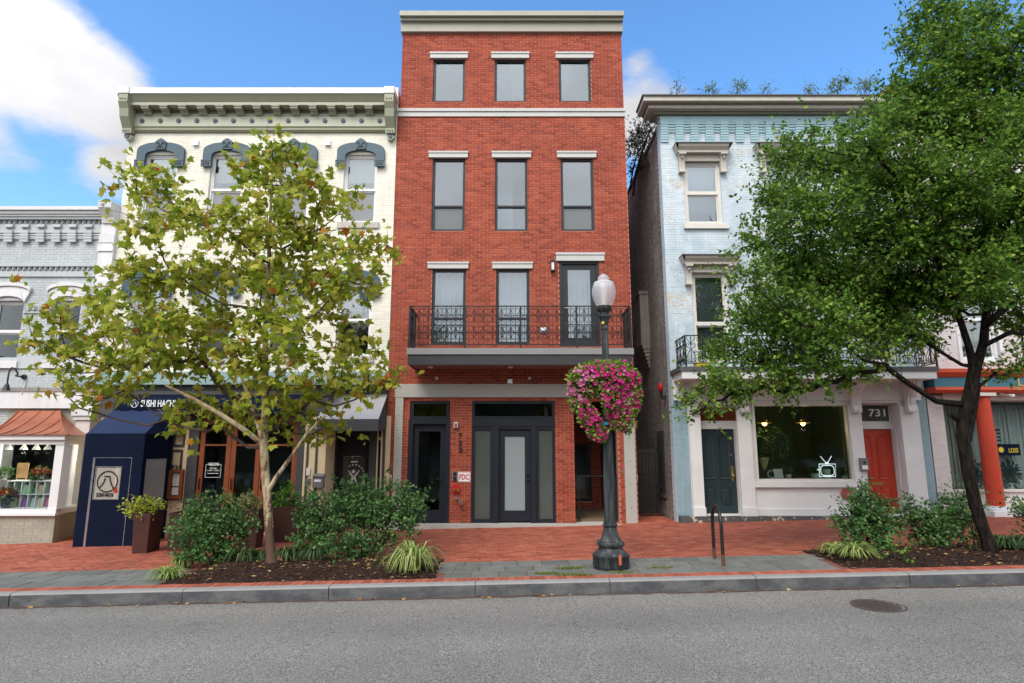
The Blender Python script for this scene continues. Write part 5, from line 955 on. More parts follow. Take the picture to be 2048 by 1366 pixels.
for sx in (rx0, rx1):
    for k in range(3): link('scroll_panel', ly, bal, None, mtx=Matrix.Translation(Vector((sx, yr+.16+k*.27, rb))-ORG[bal.name]) @ Matrix.Rotation(math.pi/2, 4, 'Z'))
pm = MB().box(-.017, .017, -.017, .017, zt-.01, rt-.023).mesh('post', M['iron'])
for x in [rx0, rx1]+[rx0+(rx1-rx0)*k/4 for k in (1, 2, 3)]: link('post', pm, bal, (x, yr, 0))
# shop front: piers, frieze, brackets, doors, big window
zs = -.02; zgb = Z(1031)
q = MB()
hd1 = [X(1404, 940), X(1494, 940), -.2, Z(812)]; hw = [X(1507, 885), X(1704, 885), Z(962), Z(808)]; hd2 = [X(1727, 935), X(1806, 935), -.2, Z(806)]
for (a, b, c, d_) in holes_grid(X(1380, 940), X(1845, 940), zgb, zd-.001, [hd1, hw, hd2]): q.box(a, b, YB-.06, YB+.25, c, d_)
q.part('shop_wall', M['storewhite'], blu)
facade(blu, BX0, X(1380, 940)-.002, -.1, zd-.002, [], M['bluelow'], M['bluelow'], proud=.004, J=.007, name='left_pier'); facade(blu, X(1845, 940)+.002, BX1, -.1, zd-.002, [], M['bluelow'], M['bluelow'], proud=.004, J=.007, name='right_pier')
q = MB(); q.box(BX0+.01, X(1845, 940)+.1, YB-.105, YB-.0602, Z(801), zd-.003); q.part('frieze_board', M['storewhite'], blu)
pl_ = [(1380, 1404), (1476, 1505), (1703, 1729), (1806, 1845)]
for a, b in pl_:
    xa, xb = X(a, 940), X(b, 940); m_ = MB(); m_.box(xa+.01, xb-.01, YB-.12, YB-.0605, zgb+.002, Z(812)); pr = m_.part('shop_pilaster', M['storewhite'], blu); m_ = MB(); m_.box(xa-.005, xb+.005, YB-.15, YB-.0606, zgb+.001, zgb+.2); m_.part('pilaster_base', M['storewhite'], pr)
    xm = (xa+xb)/2; w = .10; c = MB(); c.xprof([(YB-.55, zd-.004), (YB-.55, zd-.10), (YB-.50, zd-.20), (YB-.36, zd-.30), (YB-.26, zd-.45), (YB-.24, zd-.62), (YB-.26, Z(826)+.05), (YB-.24, Z(826)), (YB-.106, Z(826)), (YB-.106, zd-.004)], xm-w, xm+w); c.xprof([(YB-.57, zd-.004), (YB-.57, zd-.10), (YB-.52, zd-.21), (YB-.38, zd-.31), (YB-.28, zd-.46), (YB-.26, zd-.62), (YB-.2, zd-.62), (YB-.2, zd-.004)], xm-.03, xm+.03); c.part('bracket', M['storewhite'], pr)
q = MB(); ring(q, hw[0]-.02, hw[1]+.02, hw[2]-.02, hw[3]+.02, .06, YB-.09, YB-.0601); q.part('window_casing', M['offwhite'], blu); q = MB(); ring(q, hw[0], hw[1], hw[2], hw[3], .045, YB+.05, YB+.15); w = q.part('shop_window', M['offwhite'], blu); pane(hw[0]+.045, hw[1]-.045, hw[2]+.045, hw[3]-.045, YB+.09, M['glassB'], w)
q = MB(); q.box(hw[0]-.08, hw[1]+.1, YB-.13, YB-.0601, Z(974), Z(962)-.022); q.box(hw[0]-.05, hw[1]+.06, YB-.085, YB-.0601, zgb+.004, zgb+.16); q.part('window_sill', M['storewhite'], blu)
d = ND('peeled_dark_base'); d_c = d.mix(d.smooth(d.math('ADD', d.noise(3.5, 5, .65), d.math('MULTIPLY', d.noise(14, 3), .25)), .70, .715), (.085, .085, .088), (.52, .43, .32)); M['peelbase'] = d.bsdf(d_c, .75, 0, .3)
q = MB(); q.box(BX0+.03, X(1845, 940), YB-.20, YB+.3, -.3, zgb-.001); q.part('base_course', M['peelbase'], blu)
def paneldoor(x0, x1, z0, z1, y, m_, name, lab):
    q = MB(); q.box(x0, x1, y, y+.05, z0, z1); dr = q.part('door', M[m_], blu, lab); w = x1-x0; h = z1-z0
    for s in (0, 1):
        a = x0+w*(.13+.44*s); b = a+w*.30; zlo, zhi = z0+h*.40, z0+h*.86; o = [(a, zlo), (b, zlo)]+arc((a+b)/2, zhi, (b-a)/2, (b-a)/2, 0, math.pi, 10); i_ = [(((p[0]-(a+b)/2)*.74+(a+b)/2), (p[1]-(zlo+zhi)/2)*.93+(zlo+zhi)/2) for p in o]; pn = MB(); n = len(o)
        pn.add([(p[0], y-.018, p[1]) for p in o]+[(p[0], y-.001, p[1]) for p in i_]+[(p[0], y-.0005, p[1]) for p in o], [(k, (k+1) % n, n+(k+1) % n, n+k) for k in range(n)]+[(k, k+2*n, (k+1) % n+2*n, (k+1) % n) for k in range(n)]); pn.prism([(((p[0]-(a+b)/2)*.55+(a+b)/2), (p[1]-(zlo+zhi)/2)*.86+(zlo+zhi)/2) for p in o], y-.012, y-.001); pn.part('door_panel', M[m_], dr)
        zlo, zhi = z0+h*.10, z0+h*.31; pn = MB(); ring(pn, a, b, zlo, zhi, .028, y-.016, y-.001); pn.hexa([(a+.05, y-.001, zlo+.05), (b-.05, y-.001, zlo+.05), (b-.05, y-.001, zhi-.05), (a+.05, y-.001, zhi-.05)], [(a+.08, y-.014, zlo+.08), (b-.08, y-.014, zlo+.08), (b-.08, y-.014, zhi-.08), (a+.08, y-.014, zhi-.08)]); pn.part('door_panel', M[m_], dr)
    return dr
yd = YB+.28; 
for (h, tp, tb, m_, lab, s) in ((hd1, 858, 845, 'greendoor', 'dark green panelled door', 1), (hd2, 858, 846, 'red', 'red panelled door', 0)):
    x0, x1 = h[0], h[1]; q = MB(); q.box(x0-.05, x0, YB+.251, yd+.1, zgb, h[3]+.1); q.box(x1, x1+.05, YB+.251, yd+.1, zgb, h[3]+.1); q.box(x0, x1, YB+.251, yd+.1, h[3], h[3]+.1); q.box(x0, x1, yd-.06, yd+.05, Z(tp, yd), Z(tb, yd)); q.box(x0, x1, YB-.06, yd+.1, zgb-.2, zgb+.015); ring(q, x0, x1, Z(tb, yd)+.002, h[3], .04, yd-.02, yd+.05); q.box(x1-.17 if s else x1-.02, x1, YB+.12, yd+.0, zgb+.016, Z(tp, yd)); q.part('door_frame', M['storewhite'], blu)
    dr = paneldoor(x0+.02, x1-(.18 if s else .03), zgb+.03, Z(tp, yd)-.006, yd, m_, 'door', lab); xr = x1-(.18 if s else .03)
    tr = MB(); tr.box(x0+.04, x1-.04, yd+.0, yd+.01, Z(tb, yd)+.042, h[3]-.04); tr.part('transom_pane', M['glassB'] if s else M['frostdk'], blu)
    if s: c = Vector((xr-.08, yd-.05, zgb+.92)); MB().ball(c, .04, 10).part('handle', M['brass'], dr); MB().box(xr-.11, xr-.05, yd-.012, yd-.0005, zgb+.8, zgb+1.15).part('door_plate', M['brass'], dr); MB().disc((xr-.09, zgb+1.42), .025, yd-.02, yd-.0005, 10).part('lock', M['chrome'], dr)
    else: MB().box((x0+xr)/2-.13, (x0+xr)/2+.13, yd-.012, yd-.0005, zgb+.69, zgb+.76).part('letter_slot', M['brass'], dr)
c = [X(1737, 826, yd), X(1770, 826, yd), Z(833, yd), Z(818, yd)]; text(MB(), '731', c, yd-.002, .006, .012).solo('house_number', M['letw'], 'white numerals 731 on the dark glass over the red door', 'house number', (c[0], yd, c[2]))
# things on the blue house front and side
t = thing('entry_phone', 'grey entry phone box on the white pilaster left of the red door', 'intercom', P(1727, 928, YB)); r = RC(1719, 916, 1735, 941, YB-.14); MB().box(r[0], r[1], YB-.19, YB-.121, r[2], r[3]).part('case', M['greybox'], t); MB().box(r[0]+.03, r[1]-.03, YB-.197, YB-.1905, r[2]+.03, r[2]+.12).part('label_plate', M['paper'], t); MB().ball(((r[0]+r[1])/2, YB-.19, r[3]-.1), .03, 8).part('camera_eye', M['iron'], t)
t = thing('hose_connection', 'faded red round plate low on the white wall under the shop window', 'hose connection', P(1690, 988, YB)); c = P(1692, 988, YB-.06); MB().disc((c.x, c.z), .13, YB-.10, YB-.0605, 20).part('plate', M['dullred'], t); MB().disc((c.x+.02, c.z-.06), .07, YB-.15, YB-.101, 14).part('cap', M['dullred'], t)
c = Vector((BX0-.007, YB+.9, Z(775, YB+.9))); MB().ball((c.x-.05, c.y, c.z), .13, 14, (.45, 1, 1)).solo('alarm_bell', M['firered'], 'red round alarm bell on the grey side wall in the alley', 'alarm bell', c)
c = Vector((BX0-.06, YB+.55, Z(795, YB+.55))); MB().box(c.x-.05, c.x+.05, c.y-.05, c.y+.05, c.z-.05, c.z+.05).solo('side_lamp', M['iron'], 'small dark fixture on the grey side wall below the red bell', 'lamp', c)
ys = 16.85; q = MB(); xs_ = BX0-.255; q.box(xs_, BX0-.0075, ys, ys+.75, Z(690, ys), Z(588, ys)); q.box(xs_-.02, BX0-.0076, ys-.02, ys+.77, Z(588, ys)+.001, Z(582, ys))
for k in range(6): q.box(xs_+.035*(k+1), BX0-.0075, ys+.02*k, ys+.75-.05*k, Z(690, ys)-.105*(k+1)+.0, Z(690, ys)-.105*k-.001)
q.part('chimney_breast', M['sidewall'], blu, 'corbelled grey chimney breast on the side wall')
q = MB(); yw = (15.7, 16.4); q.box(BX0-.015, BX0-.0075, yw[0], yw[1], Z(985, 16.2), Z(862, 16.2)); q.box(BX0-.06, BX0-.0076, yw[0]-.05, yw[1]+.05, Z(985, 16.2)-.1, Z(985, 16.2)-.001); o = q.part('side_opening', M['intdark'], blu); q = MB()
for k in range(5): y = yw[0]+.1+k*.13; q.tube([(BX0-.05, y, Z(985, 16.2)), (BX0-.05, y, Z(862, 16.2))], .01, 5)
q.part('window_bars', M['iron'], o)
# alley gate
yg = 16.0; ga = thing('alley_gate', 'black iron bar gate closing the dark alley between the red and blue houses', 'gate', (3.5, yg, gz(3.5))); gm = MB().box(-.009, .009, -.009, .009, .0, Z(905, yg)-gz(3.5)-.08).mesh('bar', M['iron']); x = XB_+.05
while x < BX0-.05: link('bar', gm, ga, (x, yg, gz(3.5)+.06)); x += .085
for py in (907, 948, 975, 1030): z = Z(py, yg); MB().box(XB_+.01, BX0-.012, yg-.012, yg+.012, z-.014, z+.014).part('rail', M['iron'], ga)
fe = thing('alley_fence', 'dark grey board fence across the back of the alley behind the iron gate', 'fence', (3.5, yg+.6, 0)); x = XB_+.01; bmx = MB().box(-.058, .058, 0, .02, -.1, Z(898, yg)).mesh('board', mat('weathered_board', (.06, .055, .05), .9, .3, 3, .15))
while x < BX0-.06: link('board', bmx, fe, (x+.06, yg+.6+random.uniform(-.004, .004), 0)); x += .121
MB().box(XB_+.01, BX0-.012, yg+.62, yg+.66, 1.6, 1.7).part('fence_rail', M['darkbase'], fe)
# inside the shop window
yw = YB+.45
q = MB(); q.box(hw[0], hw[1], YB+.26, YB+.95, hw[2]-.05, hw[2]+.01); q.solo('window_shelf', M['storewhite'], 'white ledge behind the shop window of the blue house', 'shelf', (hw[0], yw, hw[2]))
for px, lb in ((1529, 'left of the two lit pendant lamps in the shop window'), (1606, 'right of the two lit pendant lamps in the shop window')):
    c = P(px, 847, YB+1.2); t = thing('pendant_lamp', lb, 'lamp', c, 'lit pendants in the shop window'); q = MB(); q.lathe([(.07, .05), (.075, .10), (.03, .13), (.015, .16)], c, 14); q.lathe([(.19, .012), (.19, .018), (.08, .05)], c, 20); q.tube([c+Vector((0, 0, .15)), c+Vector((0, 0, .95))], .006, 5); q.part('shade', M['brass'], t); MB().ball(c+Vector((0, 0, -.0)), .06, 12).part('bulb', M['warm'], t); pl0 = bpy.data.lights.new('pendant_light', 'POINT'); pl0.energy = 6; pl0.color = (1, .72, .4); pl0.shadow_soft_size = .07; po = bpy.data.objects.new('pendant_light', pl0); COL.objects.link(po); po.location = c+Vector((0, 0, -.16))
t = thing('neon_sign', 'white neon outline of an old television with rabbit ear aerials in the shop window', 'neon sign', P(1655, 930, YB+.13)); yn = YB+.16; Pn = lambda px, py: P(px, py, yn)
q = MB(); cs = [Pn(1638, 928), Pn(1671, 928), Pn(1671.5, 953), Pn(1639, 953)]; q.tube(cs+[cs[0]], .009, 6); c0 = Pn(1655, 941); q.tube([c0+Vector((.165*math.copysign(abs(math.cos(a))**.6, math.cos(a)), 0, .125*math.copysign(abs(math.sin(a))**.6, math.sin(a)))) for a in [2*math.pi*k/24 for k in range(25)]], .009, 6)
q.tube([Pn(1653, 927), Pn(1641, 913)], .008, 6); q.tube([Pn(1654, 927), Pn(1663, 912)], .008, 6); q.tube([Pn(1650, 928), Pn(1652, 925), Pn(1656, 925), Pn(1658, 928)], .008, 6); q.tube([Pn(1634, 940), Pn(1636, 938), Pn(1638, 941)], .007, 6); q.part('tube', M['neon'], t)
t = thing('card_sign', 'handwritten white card leaning in the shop window between the pots', 'sign', P(1558, 952, YB+.3)); q = MB(); c = P(1558, 951, YB+.32); q.hexa([(c.x-.11, YB+.3, hw[2]+.012), (c.x+.11, YB+.3, hw[2]+.012), (c.x+.11, YB+.31, hw[2]+.012), (c.x-.11, YB+.31, hw[2]+.012)], [(c.x-.12, YB+.35, hw[2]+.27), (c.x+.1, YB+.35, hw[2]+.27), (c.x+.1, YB+.36, hw[2]+.27), (c.x-.12, YB+.36, hw[2]+.27)]); q.part('card', M['paper'], t)
q = MB(); c = P(1543, 950, YB+.35); q.tube([c+Vector((.09*math.cos(a), 0, .09*math.sin(a)+.02)) for a in [2*math.pi*k/16 for k in range(17)]], .014, 6); q.box(c.x-.04, c.x+.04, YB+.31, YB+.39, hw[2]+.011, c.z-.06); q.solo('ring_ornament', M['plasticw'], 'pale ring shaped ornament on a foot at the left in the shop window', 'ornament', (c.x, c.y, hw[2]))
M['mint'] = mat('mint_glazed_pot', (.36, .52, .40), .35, .06)
for px, w, h, nm, lb in ((1577, .07, .14, 'plant_pot', 'white square pot at the foot of the reflected car in the shop window'), (1633, .12, .16, 'plant_pot', 'mint pot left of the neon television'), (1655, .09, .26, 'plant_pot', 'mint pot seen through the neon television'), (1691, .075, .11, 'plant_pot', 'small mint pot at the right end of the shop window')):
    c = P(px, 955, YB+.45); t = thing(nm, lb, 'pot plant', (c.x, c.y, hw[2]), 'pots in the shop window'); MB().lathe([(w*.8, .011), (w, h), (w*.85, h), (w*.8, h-.02)], (c.x, c.y, hw[2]), 12).part('pot', M['mint'] if px > 1600 else M['plasticw'], t)
    n = 60; d_ = unit(n); d_[:, 2] = np.abs(d_[:, 2]); link('leaves', bulk('leaves', DIA, DIT, frames(d_+[0, 0, .5], unit(n), rng.uniform(.08, .2, n)), np.array([c.x, c.y, hw[2]+h])+d_*.04, M['bqleaf'], ORG[t.name]), t)
c = P(1540, 890, YB+.9); t = thing('house_plant', 'large dark round house plant at the left inside the shop window', 'pot plant', (c.x, c.y, hw[2]-.4)); n = 2600; d_ = unit(n); link('leaves', bulk('leaves', DIA, DIT, frames(d_+unit(n)*.8, unit(n)+[0, 0, .6], rng.uniform(.04, .09, n)), np.array(c[:])+d_*rng.uniform(.3, 1, (n, 1))**.5*[.45, .35, .48], M['bqleaf'], ORG[t.name]), t); MB().lathe([(.15, 0), (.2, .35)], (c.x, c.y, hw[2]-.4), 14).part('pot', M['greybox'], t)
c = P(1655, 900, YB+.8); t = thing('twig_plant', 'bare twiggy plant behind the neon television', 'pot plant', (c.x, c.y, hw[2])); q = MB()
for k in range(26): a = Vector((random.gauss(0, .2), random.gauss(0, .1), random.uniform(.3, .62))); q.tube([(c.x, c.y, hw[2]+.1), Vector((c.x, c.y, hw[2]+.1))+a*.5+Vector((0, 0, .05)), Vector((c.x, c.y, hw[2]+.1))+a], .005, 4)
q.part('twigs', M['deckmetal'], t); MB().lathe([(.08, 0), (.11, .12)], (c.x, c.y, hw[2]), 12).part('pot', M['mint'], t)
q = MB(); c = P(1528, 925, YB+.5); q.lathe([(.02, -.18), (.10, .0), (.13, .12)], c, 10); q.solo('paper_cone', mat('kraft_paper', (.55, .48, .22), .8, .1), 'cone of yellow green paper with flowers at the left of the shop window', 'bouquet', c)
c = P(1515, 949, YB+.08); q = MB(); q.disc((c.x, c.z), .04, YB+.083, YB+.088, 16); q.solo('window_sticker', M['blueband'], 'small round blue sticker in the lower left corner of the shop window', 'sticker', c)
q = MB(); q.box(hw[0]-.3, hw[0]+1.4, YB+3.8, YB+3.9, -.1, zd-.1); q.solo('brick_partition', M['brick'], 'brick red inner wall at the back left of the shop', 'wall', (hw[0], YB+3.8, 0))

# ------------------------------------------------------------------ the pink house at the right edge
PX0, PX1 = BX1+.03, 19.0
pin = thing('pink_house', 'pale pink painted house with red trim and a teal sign board over its shop front', 'house', (13, YB, 0))
zp = Z(737); ph = [RC(1915, 560, 1990, 722), RC(2075, 560, 2150, 722), RC(1895, 345, 1965, 455), RC(2050, 345, 2120, 455)]; ph = [snap(h, zp, .0677) for h in ph]; zpt = Z(215)
facade(pin, PX0, PX1, zp, zpt, ph, M['pinkj'], M['pink'], proud=.004, J=.007); interior(pin, PX0+.3, PX1-.3, [-.1, zp, Z(500), zpt-.2], M['int'], M['intfloor'], 5); q = MB(); q.box(PX0, PX1, YB+.3, YB+10, zpt-.2, zpt-.05); q.part('roof', M['darkbase'], pin); q = MB(); q.box(PX0, PX0+.28, YB+.3, YB+10, -.3, zpt-.21); q.box(PX0+.28, PX1, YB+9.8, YB+10, -.3, zpt-.21); q.part('side_wall', M['pinkj'], pin)
yk = YB+.8; c = P(1805, 171, yk); q = MB(); q.box(c.x-.38, c.x+.42, yk, yk+.6, zpt-.2, c.z-.1); q.box(c.x-.43, c.x+.47, yk-.05, yk+.65, c.z-.099, c.z); q.part('chimney', M['brick'], pin)
MB().xprof([(YB-.3, zpt+.25), (YB-.25, zpt+.1), (YB-.05, zpt), (YB+.3, zpt), (YB+.3, zpt+.25)], PX0, PX1).part('cornice', M['offwhite'], pin)
for h in ph: w = window(pin, h, M['white'], M['glassC'], [h[2]+(h[3]-h[2])*.5], fw=.07, rec=.06, sash=M['white']); ring_ = MB(); ring(ring_, h[0]-.08, h[1]+.08, h[2]-.08, h[3]+.08, .078, YB-.04, YB-.002); ring_.part('window_trim', M['white'], pin)
fx0 = X(1868, 755, YB-.3); yf = YB-.32
q = MB(); q.xprof([(yf-.08, Z(738, yf)), (yf-.08, Z(745, yf)), (yf+.0, Z(754, yf)), (YB+.3, Z(754, yf)), (YB+.3, Z(738, yf))], fx0-.1, PX1); q.part('fascia_top', M['redtrim'], pin)
q = MB(); q.box(fx0, PX1, yf+.02, YB+.3, Z(774, yf), Z(754, yf)-.002); sg = q.part('sign_board', M['tealsign'], pin)
for ch, px, w in (('Y', 1972, 7), ('L', 2042, 6)): text(MB(), ch, [X(px-w, 765, yf), X(px+w, 765, yf), Z(772, yf), Z(757, yf)], yf+.018, .02, .01).part('letter', M['gold'], sg)
q = MB(); q.xprof([(yf-.05, Z(774, yf)-.001), (yf-.06, Z(780, yf)), (yf+.0, Z(785, yf)), (YB+.3, Z(785, yf)), (YB+.3, Z(774, yf)-.001)], fx0-.05, PX1); q.part('fascia_bottom', M['redtrim'], pin)
pp0, pp1 = X(1878, 900)+.01, X(1915, 900); facade(pin, PX0, X(1896, 900), -.1, Z(790), [], M['pinkj'], M['pink'], proud=.004, J=.007, name='left_pier'); 
q = MB(); q.box(X(1896, 900), PX1, YB-.05, YB+1.3, Z(800), Z(785, yf)-.002); q.part('shop_ceiling', M['offwhite'], pin)
zsl = Z(983, YB+.5); q = MB(); q.box(X(1896, 900), PX1, YB+.42, YB+.6, -.1, zsl); q.box(X(1896, 900), PX1, YB+.36, YB+.65, zsl+.001, zsl+.06); q.part('bulkhead', M['pink'], pin); q = MB(); q.box(X(1896, 900)-.2, PX1, YB-.3, YB+.5, -.3, gz(11)+.16); q.part('shop_step', M['conc'], pin)
q = MB(); q.box(X(1896, 900), PX1, YB+.48, YB+.49, zsl+.061, Z(800)); q.part('shop_pane', M['glassB'], pin)
d = ND('sheer_blind'); M['sheer'] = d.bsdf(d.mix(d.noise(2, 3, .5, None, (6, 1, .2)), (.36, .40, .38), (.52, .56, .53)), .8, 0, .2); sl = MB().add([(-.06, -.015, 0), (.0, .015, 0), (.06, -.01, 0), (-.06, -.015, 1), (.0, .015, 1), (.06, -.01, 1)], [(0, 1, 4, 3), (1, 2, 5, 4)], True).mesh('blind_slat', M['sheer']); hh = Z(805)-zsl-.1
x = X(1896, 900)+.08
while x < PX1-3: link('blind_slat', sl, pin, None, mtx=Matrix.Translation(Vector((x, YB+.7, zsl+.08))-ORG[pin.name]) @ Matrix.Rotation(random.uniform(-.1, .25), 4, 'Z') @ Matrix.Diagonal((1, 1, hh, 1))); x += .115
for cxp in (1978, 2260):
    yc_ = YB-.15; cx_ = X(cxp, 905, yc_); zb0 = Z(1011, yc_); zt0 = Z(793, yc_); r1 = (X(cxp+19.5, 1000, yc_)-X(cxp, 1000, yc_))/1.27; H_ = zt0-zb0
    q = MB(); q.lathe([(r1, 0), (r1*.995, H_*.3), (r1*.93, H_*.7), (r1*.86, H_-.04), (r1*.93, H_-.03), (r1*.93, H_)], (cx_, yc_, zb0), 32); col = q.part('column', M['redcol'], pin); q = MB(); q.lathe([(r1*1.28, -.12), (r1*1.28, -.06), (r1*1.12, -.05), (r1*1.12, -.001)], (cx_, yc_, zb0), 32); q.box(cx_-r1*1.45, cx_+r1*1.45, yc_-r1*1.45, yc_+r1*1.45, zb0-.3, zb0-.121); q.part('column_base', M['white'], col); q = MB(); q.box(cx_-r1*1.0, cx_+r1*1.15, yc_-.2, yc_+.2, zt0+.001, Z(785, yf)-.003); q.part('capital', M['offwhite'], col)
t = thing('window_poster', 'small dark poster with a yellow sun and the letters LOSS behind the glass', 'poster', P(2017, 899, YB+.5)); yq = YB+.47; r = RC(1994, 888, 2040, 911, yq); MB().box(r[0], r[1], yq-.004, yq, r[2], r[3]).part('board', M['navy'], t); q = MB(); text(q, 'LOSS', [r[1]-.29, r[1]-.05, r[2]+.07, r[3]-.10], yq-.0045, .003, .015); q.part('lettering', M['yellow'], t); q = MB(); c = (r[0]+.1, (r[2]+r[3])/2); q.prism([(c[0]+(.085 if k % 2 else .05)*math.cos(k*math.pi/10), c[1]+(.085 if k % 2 else .05)*math.sin(k*math.pi/10)) for k in range(20)], yq-.007, yq-.0045); q.part('sun_mark', M['yellow'], t)
t = thing('window_tag', 'row of small dark stickers on the shop glass right of the red column', 'sticker', P(1998, 868, YB+.47)); 
for k in range(4): c = P(1996+k*.7, 860+k*7, yq); MB().box(c.x-.05-.03*(k == 0), c.x+.05, yq-.004, yq, c.z-.025, c.z+.025).part('sticker', M['iron'], t)
M['vineleaf'] = leafmat('potted_leaf', [(0, (.02, .07, .035)), (1, (.07, .16, .08))])
for px, lb in ((1950, 'potted plant behind the glass left of the red column'), (2018, 'potted plant behind the glass right of the red column')):
    c = P(px, 950, YB+.62); t = thing('window_plant', lb, 'pot plant', (c.x, c.y, zsl+.06)); n = 260; d_ = unit(n); link('leaves', bulk('leaves', DIA, DIT, frames(d_, unit(n)+[0, 0, .8], rng.uniform(.06, .16, n)), np.array(c[:])+d_*rng.uniform(.1, 1, (n, 1))*[.22, .06, .34], M['vineleaf'], ORG[t.name]), t); MB().lathe([(.07, .0), (.09, .14)], (c.x, c.y, zsl+.06), 12).part('pot', M['plasticw'], t)
c = P(2010, 789, YB-.2); q = MB(); q.tube([P(1997, 786, YB-.2), c, c+Vector((.13, -.12, -.05))], [.05, .04, .045], 8); q.solo('security_camera', M['plasticw'], 'pale tube shaped camera under the red fascia right of the column', 'camera', c)
c = Vector((XB_+.05, YB+.5, Z(955, YB+.5))); q = MB(); q.tube([(XB_-.002, c.y, c.z), (XB_+.03, c.y, c.z)], .06, 12); q.ball((XB_+.07, c.y, c.z), .13, 16, (.35, 1, 1)); q.solo('electric_meter', M['plasticw'], 'pale round meter sticking out past the right corner of the red brick house', 'meter', c)
c = P(1403, 722, YB-.5); t = thing('balcony_crate', 'yellow crate standing on the iron balcony of the blue house', 'crate', (c.x, c.y, ZDK)); q = MB(); q.box(c.x-.16, c.x+.12, c.y-.12, c.y+.12, ZDK, ZDK+.12); q.part('body', M['yellow'], t); q = MB(); ring(q, c.x-.17, c.x+.13, ZDK+.121, ZDK+.14, .008, c.y-.13, c.y+.13); q.part('rim', M['yellow'], t)
c = P(1400, 705, YB-.4); t = thing('balcony_stool', 'white metal stool on the iron balcony beside the yellow crate', 'stool', (c.x, c.y, ZDK)); MB().box(c.x-.14, c.x+.14, c.y-.14, c.y+.14, ZDK+.42, ZDK+.45).part('seat', M['white'], t)
for sx, sy_ in ((-1, -1), (1, -1), (-1, 1), (1, 1)): MB().tube([(c.x+sx*.13, c.y+sy_*.13, ZDK), (c.x+sx*.12, c.y+sy_*.12, ZDK+.42)], .012, 6).part('leg', M['white'], t)

# ------------------------------------------------------------------ street lamp, petunia baskets, cycle stand, planters
lb = G(1222, 1143); LC = Vector((1.585, lb.y+.27, gz(1.585))); LC.x = X(1222, 1120, LC.y); s = lambda py: PX(LC.y, py)
la = thing('street_lamp', 'dark fluted cast iron street lamp with an acorn globe carrying flower baskets', 'street lamp', LC)
def prof(pts): return [(hw*s(py), Z(py, LC.y)-LC.z) for py, hw in pts]
q = MB(); q.lathe([(34.6*s(1130), -.1)]+prof([(1131, 34.8), (1130.5, 36.3), (1112, 36.3), (1111, 37), (1108.5, 37), (1107.5, 34.5), (1104, 31.5), (1098, 25), (1094.5, 23.2), (1092, 23.2), (1091.3, 26), (1088.5, 27.2), (1085, 27.2), (1082.5, 26), (1081.5, 22)]), LC, 40); q.part('base', M['lampiron'], la)
fl = lambda j, i: 1-.035*(i % 2); q = MB(); q.lathe(prof([(1081.5, 21.8), (1076, 19.2), (1070, 16.8), (1062, 14.3), (1053, 12.6)]), LC, 48, lambda j, i: 1-.05*(i % 2), False); q.part('flared_foot', M['lampiron'], la)
q = MB(); q.lathe(prof([(1053, 13.6), (1051.5, 14.6), (1048.5, 14.6), (1047, 13), (1042.5, 13)]), LC, 32); q.part('collar', M['lampiron'], la)
q = MB(); q.lathe(prof([(1042.5, 11.6), (955, 10.8), (878, 9.4), (715, 7.1), (659, 6.5)]), LC, 32, lambda j, i: 1-.09*(i % 2), False); q.part('shaft', M['lampiron'], la)
q = MB(); q.lathe(prof([(659, 7.8), (654, 7.8), (650, 6.6), (643, 8.2), (637, 9.8), (634.5, 12), (631, 12), (629, 8.5), (625.5, 9), (622, 13), (617, 15.3), (613, 15.3)]), LC, 32); q.part('capital', M['lampiron'], la)
q = MB(); q.lathe(prof([(613.5, 14.5), (606, 18), (597, 21.8), (586, 23.8), (578, 23.3), (571, 21), (567, 18.5), (564.5, 17.5), (562, 12), (560, 10.4), (557.5, 11.2), (555, 10.8), (552.5, 8.5), (550.5, 5), (548.5, 3.5)]), LC, 40); gl = q.part('globe', M['globe'], la)
q = MB(); q.lathe(prof([(611, 6), (590, 5.5), (585, 6.5), (572, 6.2), (571, 5)]), LC, 20); q.part('lamp_tube', M['plasticw'], gl); q = MB(); q.lathe(prof([(569.5, 19.6), (567.5, 20.2), (565.5, 19)]), LC, 40); q.part('globe_rim', M['globe'], gl)
q = MB(); q.lathe(prof([(850, 9.9), (844, 9.8)]), LC, 24); q.part('blue_band', M['blueband'], la); q = MB(); q.box(LC.x-7*s(648), LC.x-3*s(648), LC.y-.09, LC.y-.06, Z(650, LC.y), Z(645, LC.y)); q.part('yellow_tag', M['yellow'], la); q = MB(); q.lathe(prof([(649.5, 7.4), (646.5, 7.4)]), LC, 20); q.part('strap', M['iron'], la)
M['orangepaint'] = mat('orange_spray_paint', (.50, .13, .06), .7, .2)
q = MB(); a0 = -math.pi/2+.25
for k in range(5): 
    a = a0+k*.035; r_ = 37.2*s(1105); q.add([(LC.x+r_*math.cos(a), LC.y+r_*math.sin(a), Z(1124, LC.y)+.002*k), (LC.x+r_*math.cos(a+.036), LC.y+r_*math.sin(a+.036), Z(1124, LC.y)), (LC.x+r_*math.cos(a+.036), LC.y+r_*math.sin(a+.036), Z(1103, LC.y)-.01*(k % 3)), (LC.x+r_*math.cos(a), LC.y+r_*math.sin(a), Z(1103, LC.y)-.012*(k % 2))], [(0, 1, 2, 3)])
q.part('paint_mark', M['orangepaint'], la)
